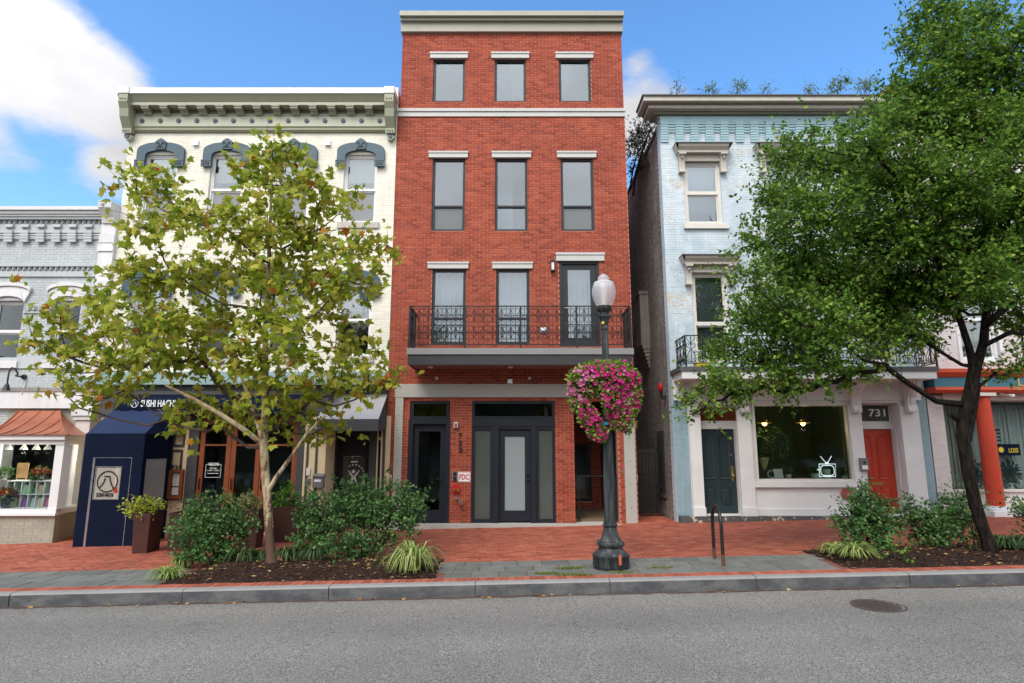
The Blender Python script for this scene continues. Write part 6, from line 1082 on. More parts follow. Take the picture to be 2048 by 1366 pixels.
# petunias: trumpet flowers as parts, the leafy mass as one
FLV = [(0, 0, -.35)]; FLF = []
for k in range(10): a = 2*math.pi*k/10; r_ = 1.0 if k % 2 == 0 else .84; FLV.append((.32*math.cos(a), .32*math.sin(a), -.05)); 
for k in range(10): a = 2*math.pi*k/10; r_ = 1.0 if k % 2 == 0 else .82; FLV.append((r_*math.cos(a), r_*math.sin(a), .12+(.06 if k % 2 else 0)))
FLF = [(0, 1+k, 1+(k+1) % 10) for k in range(10)]+[f for k in range(10) for f in ((1+k, 11+k, 11+(k+1) % 10), (1+k, 11+(k+1) % 10, 1+(k+1) % 10))]
M['petal'] = leafmat('magenta_petal', [(0, (.36, .01, .12)), (.35, (.52, .02, .20)), (.7, (.60, .035, .27)), (1, (.42, .006, .10))], .3, .6, .2); M['petalp'] = leafmat('pale_pink_petal', [(0, (.58, .10, .32)), (.5, (.66, .22, .43)), (1, (.60, .05, .25))], .3, .6, .2)
M['petleaf'] = leafmat('petunia_leaf', [(0, (.07, .15, .02)), (.5, (.20, .31, .045)), (1, (.40, .45, .10))], .3)
flm = bulk('flower', FLV, FLF, np.eye(3)[None], np.zeros((1, 3)), M['petal']); flp = bulk('flower', FLV, FLF, np.eye(3)[None], np.zeros((1, 3)), M['petalp'])
def basket(name, label, ells, nfl, pale, side):
    t = thing(name, label, 'flower basket', P(ells[0][0], ells[0][1]-40, LC.y), 'petunia baskets on the lamp post'); og = ORG[t.name]; ps = []; ns = []
    for (px, py, rx, rz, dy) in ells:
        c = np.array(P(px, py, LC.y+dy)[:]); n = int(rx*rz*1.15); d_ = unit(n); rr = np.array([rx, min(rx, rz)*.9, rz])*s(780); ps.append(c+d_*rr*rng.uniform(.78, 1.06, (n, 1))); ns.append(d_)
    ps = np.concatenate(ps); ns = np.concatenate(ns); keep = np.ones(len(ps), bool)
    for (px, py, rx, rz, dy) in ells:
        c = np.array(P(px, py, LC.y+dy)[:]); rr = np.array([rx, min(rx, rz)*.9, rz])*s(780); keep &= (np.linalg.norm((ps-c)/rr, axis=1) > .74)
    ps, ns = ps[keep], ns[keep]; fr_ = link('foliage', None or bulk('foliage', DIA, DIT, frames(ns+unit(len(ps))*.9+[0, 0, -.3], unit(len(ps))+[0, -.3, .5], rng.uniform(.035, .085, len(ps))), ps, M['petleaf'], og), t)
    k = np.where(rng.random(len(ps)) < .9)[0]; k = k[np.argsort(ps[k, 1]+rng.random(len(k))*.75)][:nfl]
    q = MB()
    for j in k:
        n_ = Vector(ns[j]*[1, 1, 1])+Vector((jit(.4), -.45+jit(.3), jit(.35)+.1)); n_.normalize(); R3 = n_.to_track_quat('Z', 'Y').to_matrix().to_4x4(); sc_ = random.uniform(.024, .041)
        pos = Vector(ps[j]+ns[j]*.035)-og; link('flower', flp if pale(ps[j]) else flm, t, None, mtx=Matrix.Translation(pos) @ R3 @ Matrix.Scale(sc_, 4))
    c = P(ells[0][0], ells[0][1]+8, LC.y+ells[0][4]); MB().lathe([(.10, -.16), (.2, -.05), (.24, .05)], c, 16).part('pot', M['iron'], t); MB().tube([c+Vector((0, 0, .04)), (LC.x, LC.y-.03, c.z+.35), (LC.x, LC.y-.02, c.z+.1)], .014, 6).part('hanger', M['iron'], t)
px_of = lambda p: 1024+p[0]*F/p[1]
basket('petunia_basket', 'pink and magenta petunias trailing from the left side of the lamp post', [(1168, 764, 31, 32, -.05), (1190, 745, 26, 22, -.05), (1155, 792, 16, 28, -.08), (1170, 824, 13, 26, -.1), (1188, 850, 13, 26, -.12), (1203, 868, 10, 14, -.12)], 200, lambda p: px_of(p)+random.gauss(0, 14) < 1186 and p[2] > Z(815, LC.y), -1)
basket('petunia_basket', 'fuller magenta petunias trailing from the right side of the lamp post', [(1230, 762, 46, 40, -.1), (1250, 790, 29, 46, -.1), (1228, 800, 20, 34, -.22), (1238, 834, 20, 24, -.16), (1252, 845, 12, 18, -.12)], 245, lambda p: random.random() < .08, 1)
# cycle stand
a, b = G(1430, 1122), G(1447, 1133); t = thing('cycle_stand', 'black steel hoop bicycle stand with rusty feet on the flagstones', 'bicycle rack', (a+b)/2); hgt = .87; w = (b-a); mid = (a+b)/2; dirv = w.normalized(); half = max(w.length/2, .28); dirv = Vector((.12, -.99, 0)).normalized(); half = .2
a, b = G(1429, 1118), G(1447, 1132); w = b-a; pts = [a, a+Vector((0, 0, hgt-w.length/2))]+[a+w*.5+Vector((0, 0, hgt-w.length/2))-w.normalized()*math.cos(k*math.pi/10)*w.length/2+Vector((0, 0, math.sin(k*math.pi/10)*w.length/2)) for k in range(1, 10)]+[b+Vector((0, 0, hgt-w.length/2)), b]
MB().tube(pts, .027, 12).part('hoop', M['rust'], t); M['rustfoot'] = mat('rust', (.12, .05, .03), .85, .3, 9)
for e in (a, b): MB().tube([e, e+Vector((0, 0, .17))], .0285, 12).part('rusty_foot', M['rustfoot'], t)
# planters
def square_planter(name, label, p, w0, w1, h, d0=None, mat_='corten'):
    d0 = d0 or w0; t = thing(name, label, 'planter', p); q = MB(); b = [(p.x-w0/2, p.y, p.z), (p.x+w0/2, p.y, p.z), (p.x+w0/2, p.y+d0, p.z), (p.x-w0/2, p.y+d0, p.z)]; e = (w1-w0)/2; T = [(x+math.copysign(e, x-p.x), y+(e if y > p.y else -e), p.z+h) for x, y, z in b]
    q.hexa(b, T); q.part('body', M[mat_], t); q = MB(); i_ = [(x+(-.03 if x > p.x else .03), y+(.03 if y < p.y+.1 else -.03), z) for x, y, z in T]; n_ = [(x, y, z+.012) for x, y, z in T]; m_ = [(x, y, z+.012) for x, y, z in i_]
    q.add(T+n_+m_+i_, [(k, (k+1) % 4, 4+(k+1) % 4, 4+k) for k in range(4)]+[(4+k, 4+(k+1) % 4, 8+(k+1) % 4, 8+k) for k in range(4)]+[(8+k, 8+(k+1) % 4, 12+(k+1) % 4, 12+k) for k in range(4)]); q.part('rim', M[mat_], t); return t, Vector((p.x, p.y+d0/2, p.z+h))
p1_ = G(284, 1107); k = PX(p1_.y, 1070); t1, c1 = square_planter('square_planter', 'tall tapered rust brown planter standing by the navy canvas booth', p1_+Vector((-6*k, 0, 0)), 29*k, 34*k, 76*k, .42)
p2_ = G(358, 1102); k = PX(p2_.y, 1070); t2, c2 = square_planter('square_planter', 'wide rust brown planter half hidden by the left green bush', p2_+Vector((.1, 0, 0)), 68*k, 72*k, 72*k, .5)
p3_ = G(493, 1098); k = PX(p3_.y, 1060); t3, c3 = square_planter('square_planter', 'narrow rust brown planter just left of the pale tree trunk', p3_, 34*k, 42*k, 74*k)
p4_ = G(566, 1085); k = PX(p4_.y, 1050); t4, c4 = square_planter('square_planter', 'wedge shaped rust brown planter just right of the pale tree trunk', p4_+Vector((.02, 0, 0)), 50*k, 52*k, 68*k, .6)

# ------------------------------------------------------------------ trees, bushes, tufts
def skeleton(trunk, clumps, rtw, r0, side=.35):
    """trunk: list of (point, radius). Limbs join every clump to the trunk or to a clump nearer to it. Returns paths [(points, radii)]."""
    nodes = []
    for (a, ra), (b, rb) in zip(trunk, trunk[1:]):
        n = max(2, int((b-a).length/.25))
        for i in range(n): nodes.append((a+(b-a)*(i/n), None, 0.))
    nodes.append((trunk[-1][0], None, 0.)); zlow = min(c.z for c, r in clumps)-.5
    ax = lambda z: min(nodes[:ntr], key=lambda q: abs(q[0].z-z))[0]; ntr = len(nodes)
    order = sorted(range(len(clumps)), key=lambda i: (clumps[i][0]-ax(clumps[i][0].z)).length); par = {}; idx = {}
    for i in order:
        c, r = clumps[i]; best = None
        for j, (p, _, pl) in enumerate(nodes):
            if j < ntr and (p.z > c.z-.25*math.hypot(c.x-p.x, c.y-p.y) or p.z < zlow-.3): continue
            if j >= ntr and p.z > c.z+.25: continue
            dd = (c-p).length; cost = dd+.35*pl
            if best is None or cost < best[0]: best = (cost, j, pl+dd)
        if best is None: best = (0, ntr-1 if c.z > nodes[ntr-1][0].z else 0, 1.)
        par[len(nodes)] = best[1]; nodes.append((c, best[1], best[2]))
    cnt = [0]*len(nodes)
    for k in range(len(nodes)-1, ntr-1, -1): cnt[k] += 1; cnt[par[k]] += cnt[k]
    out = []
    for k in range(ntr, len(nodes)):
        a, b = nodes[par[k]][0], nodes[k][0]; l = (b-a).length; off = Vector((jit(.1), jit(.1), -.08-random.random()*.08))*l
        r1 = r0*math.sqrt(cnt[k])+rtw; r2 = rtw*1.1+ (r0*math.sqrt(max(0, cnt[k]-1)))
        out.append(([a, a+(b-a)*.35+off, a+(b-a)*.7+off*.6, b], [r1*1.12, r1, (r1+r2)/2, r2]))
    return out
def twigs(clumps, dens, tl, per, spread=.55, up=.15, squash=.85):
    """arrays of twig starts, ends; leaves ride along them"""
    A = []; B = []
    for c, r in clumps:
        n = max(3, int(dens*r*r)); d_ = unit(n); d_[:, 2] = d_[:, 2]*squash+up; s = np.array(c[:])+d_*r*rng.uniform(.05, spread, (n, 1)); e = s+(d_+unit(n)*.45)*rng.uniform(.5, 1.1, (n, 1))*(1+1.1*(rng.random((n, 1)) < .09))*tl; A.append(s); B.append(e)
    return np.concatenate(A), np.concatenate(B)
def leaves_on(A, B, per, size, droop=.35, scat=.05, nup=.8, lead=.6):
    n = len(A); t = rng.uniform(.1, 1.08, (n, per)); p = A[:, None]+(B-A)[:, None]*t[..., None]; p = p.reshape(-1, 3)+rng.normal(0, scat, (n*per, 3)); dr = np.repeat((B-A)/np.linalg.norm(B-A, axis=1, keepdims=True), per, 0)
    y = dr*lead+unit(n*per)*.8+[0, 0, -droop]; nn = unit(n*per)*.75+[0, -.25, nup]; return p, frames(y, nn, rng.uniform(size[0], size[1], n*per))
def twig_mesh(A, B, r, m_, org, name='twigs'):
    d_ = B-A; l = np.linalg.norm(d_, axis=1); Rm = frames(d_, unit(len(A)), np.ones(len(A))); tv = np.array([(-1, 0, -.6), (1, 0, -.6), (0, 0, 1), (0, 1, 0)], float); S = np.stack([np.full(len(A), r), l, np.full(len(A), r)], 1)
    Rm = Rm*S[:, None, :]; return bulk(name, tv, [(0, 1, 3), (1, 2, 3), (2, 0, 3)], Rm, A, m_, org)
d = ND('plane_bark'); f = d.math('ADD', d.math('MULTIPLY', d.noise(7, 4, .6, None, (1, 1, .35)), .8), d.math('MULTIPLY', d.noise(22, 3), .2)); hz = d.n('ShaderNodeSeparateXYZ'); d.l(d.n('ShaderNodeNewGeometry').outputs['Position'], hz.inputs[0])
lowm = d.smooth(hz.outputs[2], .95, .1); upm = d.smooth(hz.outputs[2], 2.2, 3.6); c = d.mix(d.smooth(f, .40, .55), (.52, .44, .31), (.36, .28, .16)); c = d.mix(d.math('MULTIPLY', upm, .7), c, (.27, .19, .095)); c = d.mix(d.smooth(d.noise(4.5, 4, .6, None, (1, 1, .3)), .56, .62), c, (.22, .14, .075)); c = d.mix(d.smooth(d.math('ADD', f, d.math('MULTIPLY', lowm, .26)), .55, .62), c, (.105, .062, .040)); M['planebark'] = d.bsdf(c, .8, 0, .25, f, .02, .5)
d = ND('dark_elm_bark'); f = d.noise(14, 5, .7, None, (1.6, 1.6, .35)); M['elmbark'] = d.bsdf(d.ramp(f, [(.3, (.006, .005, .0045)), (.52, (.019, .015, .012)), (.75, (.06, .048, .038))]), .95, 0, .1, f, .06, 1.0)
M['twig'] = mat('twig_bark', (.075, .052, .035), .85, .2); M['darktwig'] = mat('dark_twig', (.028, .021, .017), .9, .2)
M['planeleaf'] = leafmat('plane_leaf', [(0, (.17, .25, .022)), (.25, (.27, .345, .03)), (.5, (.38, .425, .045)), (.75, (.50, .50, .08)), (.955, (.58, .50, .09)), (.985, (.52, .22, .03)), (1, (.36, .08, .02))], .55, .5, .2)
M['elmleaf'] = leafmat('elm_leaf', [(0, (.045, .115, .015)), (.45, (.105, .215, .026)), (.82, (.19, .315, .042)), (1, (.34, .44, .075))], .45, .5, .18)
M['roseleaf'] = leafmat('rose_leaf', [(0, (.035, .10, .03)), (.6, (.085, .19, .055)), (1, (.17, .28, .08))], .25, .5, .2)
M['limeleaf'] = leafmat('bright_shrub_leaf', [(0, (.06, .16, .02)), (.6, (.13, .27, .035)), (1, (.24, .36, .06))], .3)
M['varleaf'] = leafmat('yellow_variegated_leaf', [(0, (.13, .24, .02)), (.4, (.40, .46, .04)), (1, (.66, .64, .16))], .3); M['paleleaf'] = leafmat('cream_variegated_leaf', [(0, (.13, .20, .05)), (.5, (.42, .42, .16)), (1, (.58, .55, .28))], .3)
M['weedleaf'] = leafmat('roof_weed_leaf', [(0, (.09, .14, .04)), (.6, (.20, .27, .09)), (1, (.34, .40, .17))], .3); M['darkvine'] = leafmat('dry_vine_leaf', [(0, (.012, .012, .010)), (.6, (.045, .035, .03)), (.9, (.10, .075, .06)), (1, (.10, .12, .04))], .2)
def trunkpath(pts, y0, dys=None):
    o = []
    for i, (px, py, hw) in enumerate(pts): y = y0+(dys[i] if dys else 0); o.append((P(px, py, y), hw*PX(y, py)/math.sqrt(1+((px-1024)/F)**2)))
    return o
# --- plane tree
pb = G(545, 1141); YT = pb.y+.1
plane = thing('plane_tree', 'young plane tree with pale peeling trunk and yellowing green leaves in the left planting bed', 'tree', Vector((pb.x, YT, pb.z+.08)))
tp = trunkpath([(549, 1152, 20), (546, 1138, 14.5), (542, 1112, 10.5), (539, 1070, 9.2), (535, 1000, 9), (531, 950, 8.6), (528, 895, 8.6), (530, 830, 7.5), (531, 740, 6.5), (530, 650, 5.2), (536, 560, 4.2), (540, 460, 3.2), (543, 370, 2.2), (545, 300, 1.2)], YT)
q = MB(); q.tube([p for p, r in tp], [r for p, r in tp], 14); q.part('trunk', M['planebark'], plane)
pcl = [(545, 300, 40), (505, 345, 46), (590, 360, 50), (560, 300, 25), (640, 395, 48), (685, 420, 36), (318, 372, 48), (275, 385, 32), (385, 430, 52), (450, 455, 58), (305, 450, 50), (535, 430, 58), (610, 470, 58), (690, 505, 48), (745, 500, 34), (776, 490, 14), (340, 540, 56), (265, 555, 48), (205, 598, 44), (430, 545, 60), (520, 545, 62), (610, 560, 60), (690, 560, 50), (745, 555, 30), (120, 645, 38), (66, 676, 28), (185, 670, 54), (270, 650, 58), (360, 645, 62), (450, 640, 60), (585, 645, 52), (655, 615, 40), (140, 715, 38), (230, 725, 50), (310, 720, 52), (400, 715, 54), (480, 715, 46), (600, 715, 46), (688, 690, 40), (735, 720, 36), (768, 758, 26), (150, 790, 32), (190, 825, 18), (250, 780, 38), (118, 770, 22), (345, 835, 26), (400, 800, 36), (475, 800, 42), (555, 785, 40), (620, 800, 44), (690, 770, 44), (738, 785, 30), (655, 850, 34), (605, 868, 26), (440, 850, 26), (350, 850, 20), (560, 850, 24), (128, 745, 16)]
random.seed(21); cl = []
for px, py, r in pcl:
    w = 1-((px-470)/420)**2*.5; dy = random.uniform(-1.0, 1.0)*w*(.55 if py < 400 or py > 780 else 1.0); y = YT+dy; cl.append((P(px, py, y), r*PX(y, py)))
for px, py, r, dy in ((530, 640, 44, -.55), (526, 560, 46, -.6), (540, 470, 44, -.5), (522, 715, 36, -.45), (545, 760, 26, -.4)): cl.append((P(px, py, YT+dy), r*PX(YT+dy, py)))
lim = skeleton(tp[4:], cl, .005, .0085)
q = MB(); q.tube([P(529, 892, YT), P(492, 862, YT-.12), P(440, 828, YT-.3), P(385, 797, YT-.45), P(330, 770, YT-.6)], [.046, .042, .036, .03, .018], 8); q.tube([P(535, 985, YT), P(552, 955, YT-.08), P(585, 910, YT-.15), P(612, 870, YT-.2), P(650, 830, YT-.25)], [.036, .034, .03, .025, .015], 8); q.tube([P(528, 885, YT), P(505, 820, YT+.15), P(485, 760, YT+.3), P(470, 700, YT+.4)], [.038, .032, .026, .016], 8); q.part('limb', M['planebark'], plane)
for pts, rr in lim: MB().tube(pts, rr, 6).part('branch', M['twig'], plane)
A, B = twigs(cl, 178, .34, 7, .82); og = ORG[plane.name]; link('twigs', twig_mesh(A, B, .005, M['darktwig'], og), plane, None, None, 'stuff')
p, Rm = leaves_on(A, B, 5, (.08, .17), .4, .05, .6, .4); o_ = np.argsort(p[:, 1]); big = o_[np.argsort(-np.linalg.det(Rm[o_[:1400]]))[:300]]; rest = np.setdiff1d(o_, big)
Rm = Rm*np.stack([rng.uniform(.72, 1.15, len(Rm)), rng.uniform(.85, 1.1, len(Rm)), rng.uniform(-.6, 2.6, len(Rm))], 1)[:, None, :]
crown = link('crown', bulk('crown', PLV, PLT, Rm[rest], p[rest], M['planeleaf'], og), plane, None, None, 'stuff'); lm = bulk('leaf', PLV, PLT, np.eye(3)[None], np.zeros((1, 3)), M['planeleaf'])
for j in big:
    m4 = Matrix([list(Rm[j][i])+[p[j][i]-og[i]] for i in range(3)]+[[0, 0, 0, 1]]); link('leaf', lm, crown, None, mtx=m4)
sbm = MB().ball((0, 0, 0), .017, 6).mesh('seed_ball', M['darktwig'])
for j in rng.integers(0, len(A), 110): link('seed_ball', sbm, plane, Vector(B[j])+Vector((0, 0, -.07)))
# --- elm
eb = G(1972, 1117); YE_ = eb.y
elm = thing('elm_tree', 'large dark barked street tree with dense small green leaves in the right planting bed', 'tree', Vector((eb.x, YE_, eb.z+.05)))
def limb(q, pts, dys, n=12): t = trunkpath(pts, YE_, dys); q.tube([a for a, r in t], [r for a, r in t], n); return t
q = MB(); t1_ = limb(q, [(1990, 1126, 27), (1983, 1104, 18), (1966, 1058, 14), (1950, 1005, 14), (1938, 950, 14.5), (1931, 905, 14.5), (1925, 872, 14.5), (1925, 840, 13), (1934, 810, 14), (1943, 775, 15), (1950, 735, 14)], [0]*11)
t2_ = limb(q, [(1948, 737, 11), (1938, 695, 8), (1922, 645, 7.5), (1896, 570, 7), (1860, 480, 6), (1830, 360, 4.5), (1815, 250, 3)], [0, -.05, -.1, -.2, -.3, -.35, -.4]); t3_ = limb(q, [(1952, 737, 12), (1967, 685, 10), (1975, 600, 9), (1972, 420, 7), (1950, 260, 5), (1930, 120, 3.5), (1905, 20, 2)], [0, .1, .15, .2, .2, .1, 0]); t4_ = limb(q, [(1973, 650, 8), (2010, 615, 7), (2060, 570, 6.5), (2120, 480, 5)], [.1, .0, -.1, -.2], 10); limb(q, [(1953, 765, 10), (1947, 815, 9), (1934, 882, 10)], [.12, .14, .06], 8); limb(q, [(1922, 842, 8), (1910, 834, 8), (1903, 830, 7)], [0, -.03, -.05], 8); t5_ = limb(q, [(1970, 690, 6), (2020, 665, 6), (2070, 670, 5)], [.0, -.2, -.3], 8)
q.part('trunk', M['elmbark'], elm)
ecl = [(1868, 30, 42), (1840, 90, 42), (1895, 100, 50), (1965, 50, 50), (2035, 90, 46), (1985, 140, 60), (1925, 175, 62), (1848, 175, 46), (1778, 205, 26), (2040, 190, 55), (1836, 245, 66), (1930, 270, 80), (2025, 280, 70), (1700, 262, 20), (1735, 290, 42), (1770, 250, 34), (1612, 290, 26), (1578, 320, 32), (1650, 330, 46), (1720, 370, 66), (1815, 360, 78), (1920, 385, 84), (2020, 395, 84), (1560, 390, 48), (1635, 425, 66), (1735, 465, 80), (1835, 480, 84), (1940, 500, 84), (2035, 510, 80), (1528, 480, 40), (1595, 525, 66), (1680, 565, 82), (1780, 585, 84), (1880, 590, 80), (1975, 570, 66), (1498, 565, 34), (1510, 640, 46), (1575, 635, 64), (1660, 660, 70), (1755, 655, 66), (1832, 672, 42), (1462, 698, 34), (1540, 722, 50), (1618, 720, 44), (1428, 762, 28), (1396, 805, 20), (1378, 830, 12), (1470, 780, 30), (1650, 762, 20), (1700, 745, 34), (1580, 780, 26), (2040, 640, 50), (2050, 730, 30), (1990, 745, 16), (1765, 728, 18), (1420, 800, 18), (1530, 770, 24), (2120, 240, 90), (2130, 400, 90), (2130, 560, 80)]
random.seed(8); cl = []
for px, py, r in ecl:
    w = 1-min(1, abs(px-1850)/480)**2*.6; dy = random.uniform(-1.2, 1.2)*w*(1 if 200 < py < 700 else .5); y = YE_+dy; cl.append((P(px, py, y), r*PX(y, py)))
lim = skeleton(t1_[8:]+t3_, cl, .005, .010)
for pts, rr in lim: MB().tube(pts, rr, 6).part('branch', M['elmbark'], elm)
cl = [(c, r*.88) for c, r in cl]; A, B = twigs(cl, 940, .40, 14, .9, .25); og = ORG[elm.name]; link('twigs', twig_mesh(A, B, .0035, M['darktwig'], og), elm, None, None, 'stuff')
p, Rm = leaves_on(A, B, 13, (.045, .095), .1, .03, .8, .5); link('crown', bulk('crown', DIA, DIT, Rm*np.array([1.25, 1, 1])[None, None, :], p, M['elmleaf'], og), elm, None, None, 'stuff')
# --- bushes
def bush(name, label, cat, base, ells, leafm, size, dens, tl=.16, per=9, stems=9, group=None, thin=False, y0=None, stemm='darktwig', template=None):
    t = thing(name, label, cat, base, group); og = ORG[t.name]; cl = []
    for (px, py, r, dy) in ells: y = base.y+dy; cl.append((P(px, py, y), r*PX(y, py)*(.84 if 'bush' in name and px < 1500 else .95 if 'bush' in name else 1)))
    q = MB()
    for i in range(stems):
        c, r = cl[i % len(cl)]; b = Vector(base)+Vector((jit(.12), jit(.1), -.02)); tgt = c+Vector((jit(r*.6), jit(r*.5), r*.3)); q.tube([b, b+(tgt-b)*.5+Vector((jit(.06), jit(.06), .05)), tgt], [.011, .008, .004], 5)
    q.part('stems', M[stemm], t)
    A, B = twigs(cl, dens, tl, per, .9, .2); link('twigs', twig_mesh(A, B, .0028, M[stemm], og), t, None, None, 'stuff')
    p, Rm = leaves_on(A, B, per, size, .1, .02, .7, .5); tv, tf = template or (DIA, DIT); link('foliage', bulk('foliage', tv, tf, Rm*np.array([1.35, 1, 1])[None, None, :], p, leafm, og), t, None, None, 'stuff'); return t
bb = G(425, 1135); bb.y += .15
bush('rose_bush', 'rounded dark green rose bush left of the pale plane tree trunk', 'bush', bb, [(420, 1060, 52, 0), (380, 1075, 38, -.05), (465, 1060, 42, .1), (400, 1020, 32, .1), (450, 1015, 22, .1), (410, 1110, 42, -.15), (460, 1095, 30, 0), (375, 1110, 26, -.1), (490, 1050, 18, .1), (365, 1040, 16, 0)], M['roseleaf'], (.034, .07), 1000, .18, 10)
bb = G(715, 1128); bb.y += .2
bush('rose_bush', 'widest dark green rose bush in front of the red brick corner', 'bush', bb, [(640, 1050, 48, 0), (690, 1030, 52, .1), (745, 1030, 54, .1), (800, 1025, 44, .1), (835, 1005, 24, 0), (625, 1010, 30, .1), (680, 995, 30, .2), (735, 985, 28, .2), (790, 985, 26, .2), (620, 1095, 36, -.1), (670, 1095, 42, -.2), (725, 1090, 42, -.15), (690, 1120, 22, -.25), (775, 1075, 26, 0), (815, 1050, 28, -.05), (835, 1035, 16, 0), (745, 1125, 14, -.2), (608, 1040, 22, 0), (765, 1000, 24, .1), (820, 1085, 14, -.1)], M['roseleaf'], (.034, .07), 1000, .18, 10, stems=22)
bb = G(1735, 1115); bb.y += .25
bush('rose_bush', 'loose green rose bush in front of the red door', 'bush', bb, [(1725, 1030, 40, 0), (1760, 1045, 34, 0), (1700, 1055, 30, 0), (1715, 990, 18, 0), (1740, 1000, 20, .05), (1740, 1085, 34, -.1), (1780, 1010, 16, .05), (1790, 1050, 18, .1), (1700, 1090, 20, -.05), (1770, 1095, 20, -.05)], M['roseleaf'], (.034, .068), 1150, .17, 10, stems=12)
bb = G(1885, 1108); bb.y += .25
bush('rose_bush', 'sprawling green rose bush just left of the dark tree trunk', 'bush', bb, [(1890, 1040, 38, 0), (1925, 1030, 28, 0), (1850, 1045, 30, 0), (1830, 1020, 20, 0), (1885, 1085, 34, -.1), (1905, 1000, 18, .1), (1845, 1075, 24, 0), (1930, 1070, 20, -.1), (1812, 1030, 12, 0), (1935, 990, 10, 0)], M['roseleaf'], (.034, .068), 1150, .17, 10, stems=12)
bb = G(2075, 1100); bush('rose_bush', 'green bush cut by the right edge of the picture behind the trunk', 'bush', bb, [(2050, 1015, 22, 0), (2075, 1040, 35, 0), (2080, 1080, 30, 0)], M['roseleaf'], (.034, .068), 1150, .17, 10, stems=6)
bb = G(1790, 1128); bush('low_shrub', 'low bright green shoots on the mulch under the loose rose bush', 'plant', bb, [(1790, 1108, 14, 0), (1810, 1112, 14, -.05), (1770, 1105, 12, 0)], M['limeleaf'], (.03, .06), 420, stems=4)
bb = G(1950, 1110); bb.y -= .15; bush('climbing_shoots', 'thin green shoots climbing up the foot of the dark tree trunk', 'plant', bb, [(1945, 1090, 10, 0), (1950, 1060, 9, 0), (1940, 1020, 9, 0), (1938, 985, 8, 0), (1958, 1080, 9, 0), (1925, 960, 8, .0), (1900, 970, 7, 0)], M['limeleaf'], (.025, .05), 420, .14, 6, 8)
bush('potted_shrub', 'yellow green variegated shrub in the tall tapered planter', 'pot plant', c1, [(286, 1016, 20, 0), (268, 1020, 14, -.05), (304, 1020, 14, -.05), (288, 1006, 12, 0)], M['varleaf'], (.04, .085), 900, .14, 8, 6)
bush('potted_shrub', 'sparse reddish shrub in the wide planter behind the left bush', 'pot plant', c2, [(392, 1000, 18, 0), (372, 1018, 16, 0), (408, 1010, 14, 0)], leafmat('reddish_leaf', [(0, (.05, .05, .02)), (1, (.15, .08, .05))]), (.03, .05), 420, .15, 7, 8)
bush('potted_shrub', 'cream and green variegated shrub in the narrow planter by the trunk', 'pot plant', c3, [(492, 1004, 20, 0), (482, 1012, 14, 0), (506, 1010, 14, 0)], M['paleleaf'], (.035, .07), 900, .14, 8, 6)
bush('potted_shrub', 'bright green shrub in the wedge shaped planter', 'pot plant', c4, [(570, 1000, 24, 0), (588, 1005, 18, 0), (555, 1008, 14, -.1), (575, 985, 14, 0)], M['limeleaf'], (.035, .07), 700, .15, 8, 8)
# roof weeds and the vine at the alley corner
for px, py, r, nm, lb in ((1356, 178, 7, 'roof_weed', 'upright weed near the left end of the blue house roof'), (1425, 180, 17, 'roof_weed', 'bushy weed on the roof edge above the first blue window'), (1472, 178, 18, 'roof_weed', 'second bushy weed on the blue roof edge, right of the first window'), (1532, 183, 12, 'roof_weed', 'low weed on the blue roof edge above the second window'), (1625, 182, 14, 'roof_weed', 'low weed on the blue roof edge left of the tall leafy one'), (1672, 172, 24, 'roof_weed', 'tallest leafy weed on the blue roof edge beside the tree crown'), (1725, 174, 22, 'roof_weed', 'leafy weed on the blue roof edge next to the brick chimney')):
    yb = YB+.1; b = P(px, 189, yb); b.z = Z(188, YB-.56)+.02; el = [(px+random.uniform(-r, r)*.8, py-random.uniform(-.4, .6)*r, r*.55, random.uniform(-.1, .15)) for _ in range(5)] if px > 1400 else [(px, 183, 6, 0), (px-1, 172, 4, 0), (px, 163, 3, 0), (px+14, 183, 4, 0), (px-14, 185, 3, 0)]
    bush(nm, lb, 'weed', b, el, M['weedleaf'], (.025, .055), 560, .18, 7, 6, 'weeds along the blue roof')
ring2 = [(1296, 262, 18, 0), (1282, 258, 16, .3), (1270, 280, 20, .8), (1284, 290, 20, .2), (1266, 305, 16, 1.0), (1280, 320, 20, .6), (1268, 335, 14, 1.2), (1272, 270, 12, .9), (1302, 255, 10, -.3), (1264, 352, 8, 1.4)]
bv = Vector((BX0-.12, YB+1.2, Z(330, YB+1.2))); bush('dry_vine', 'dark dry vine hanging from the eaves of the blue house into the alley', 'vine', bv, ring2, M['darkvine'], (.035, .075), 620, .25, 7, 14)
q = MB(); q.tube([P(1266, 392, YB+2.2), P(1272, 345, YB+1.6), P(1290, 285, YB+.8), P(1300, 262, YB+.3)], [.03, .035, .03, .02], 6); q.tube([P(1258, 385, YB+2.6), P(1266, 340, YB+1.8), P(1276, 300, YB+1.2)], [.02, .025, .015], 6); q.solo('vine_stem', M['darktwig'], 'dark woody vine stem along the alley eaves', 'vine', bv)
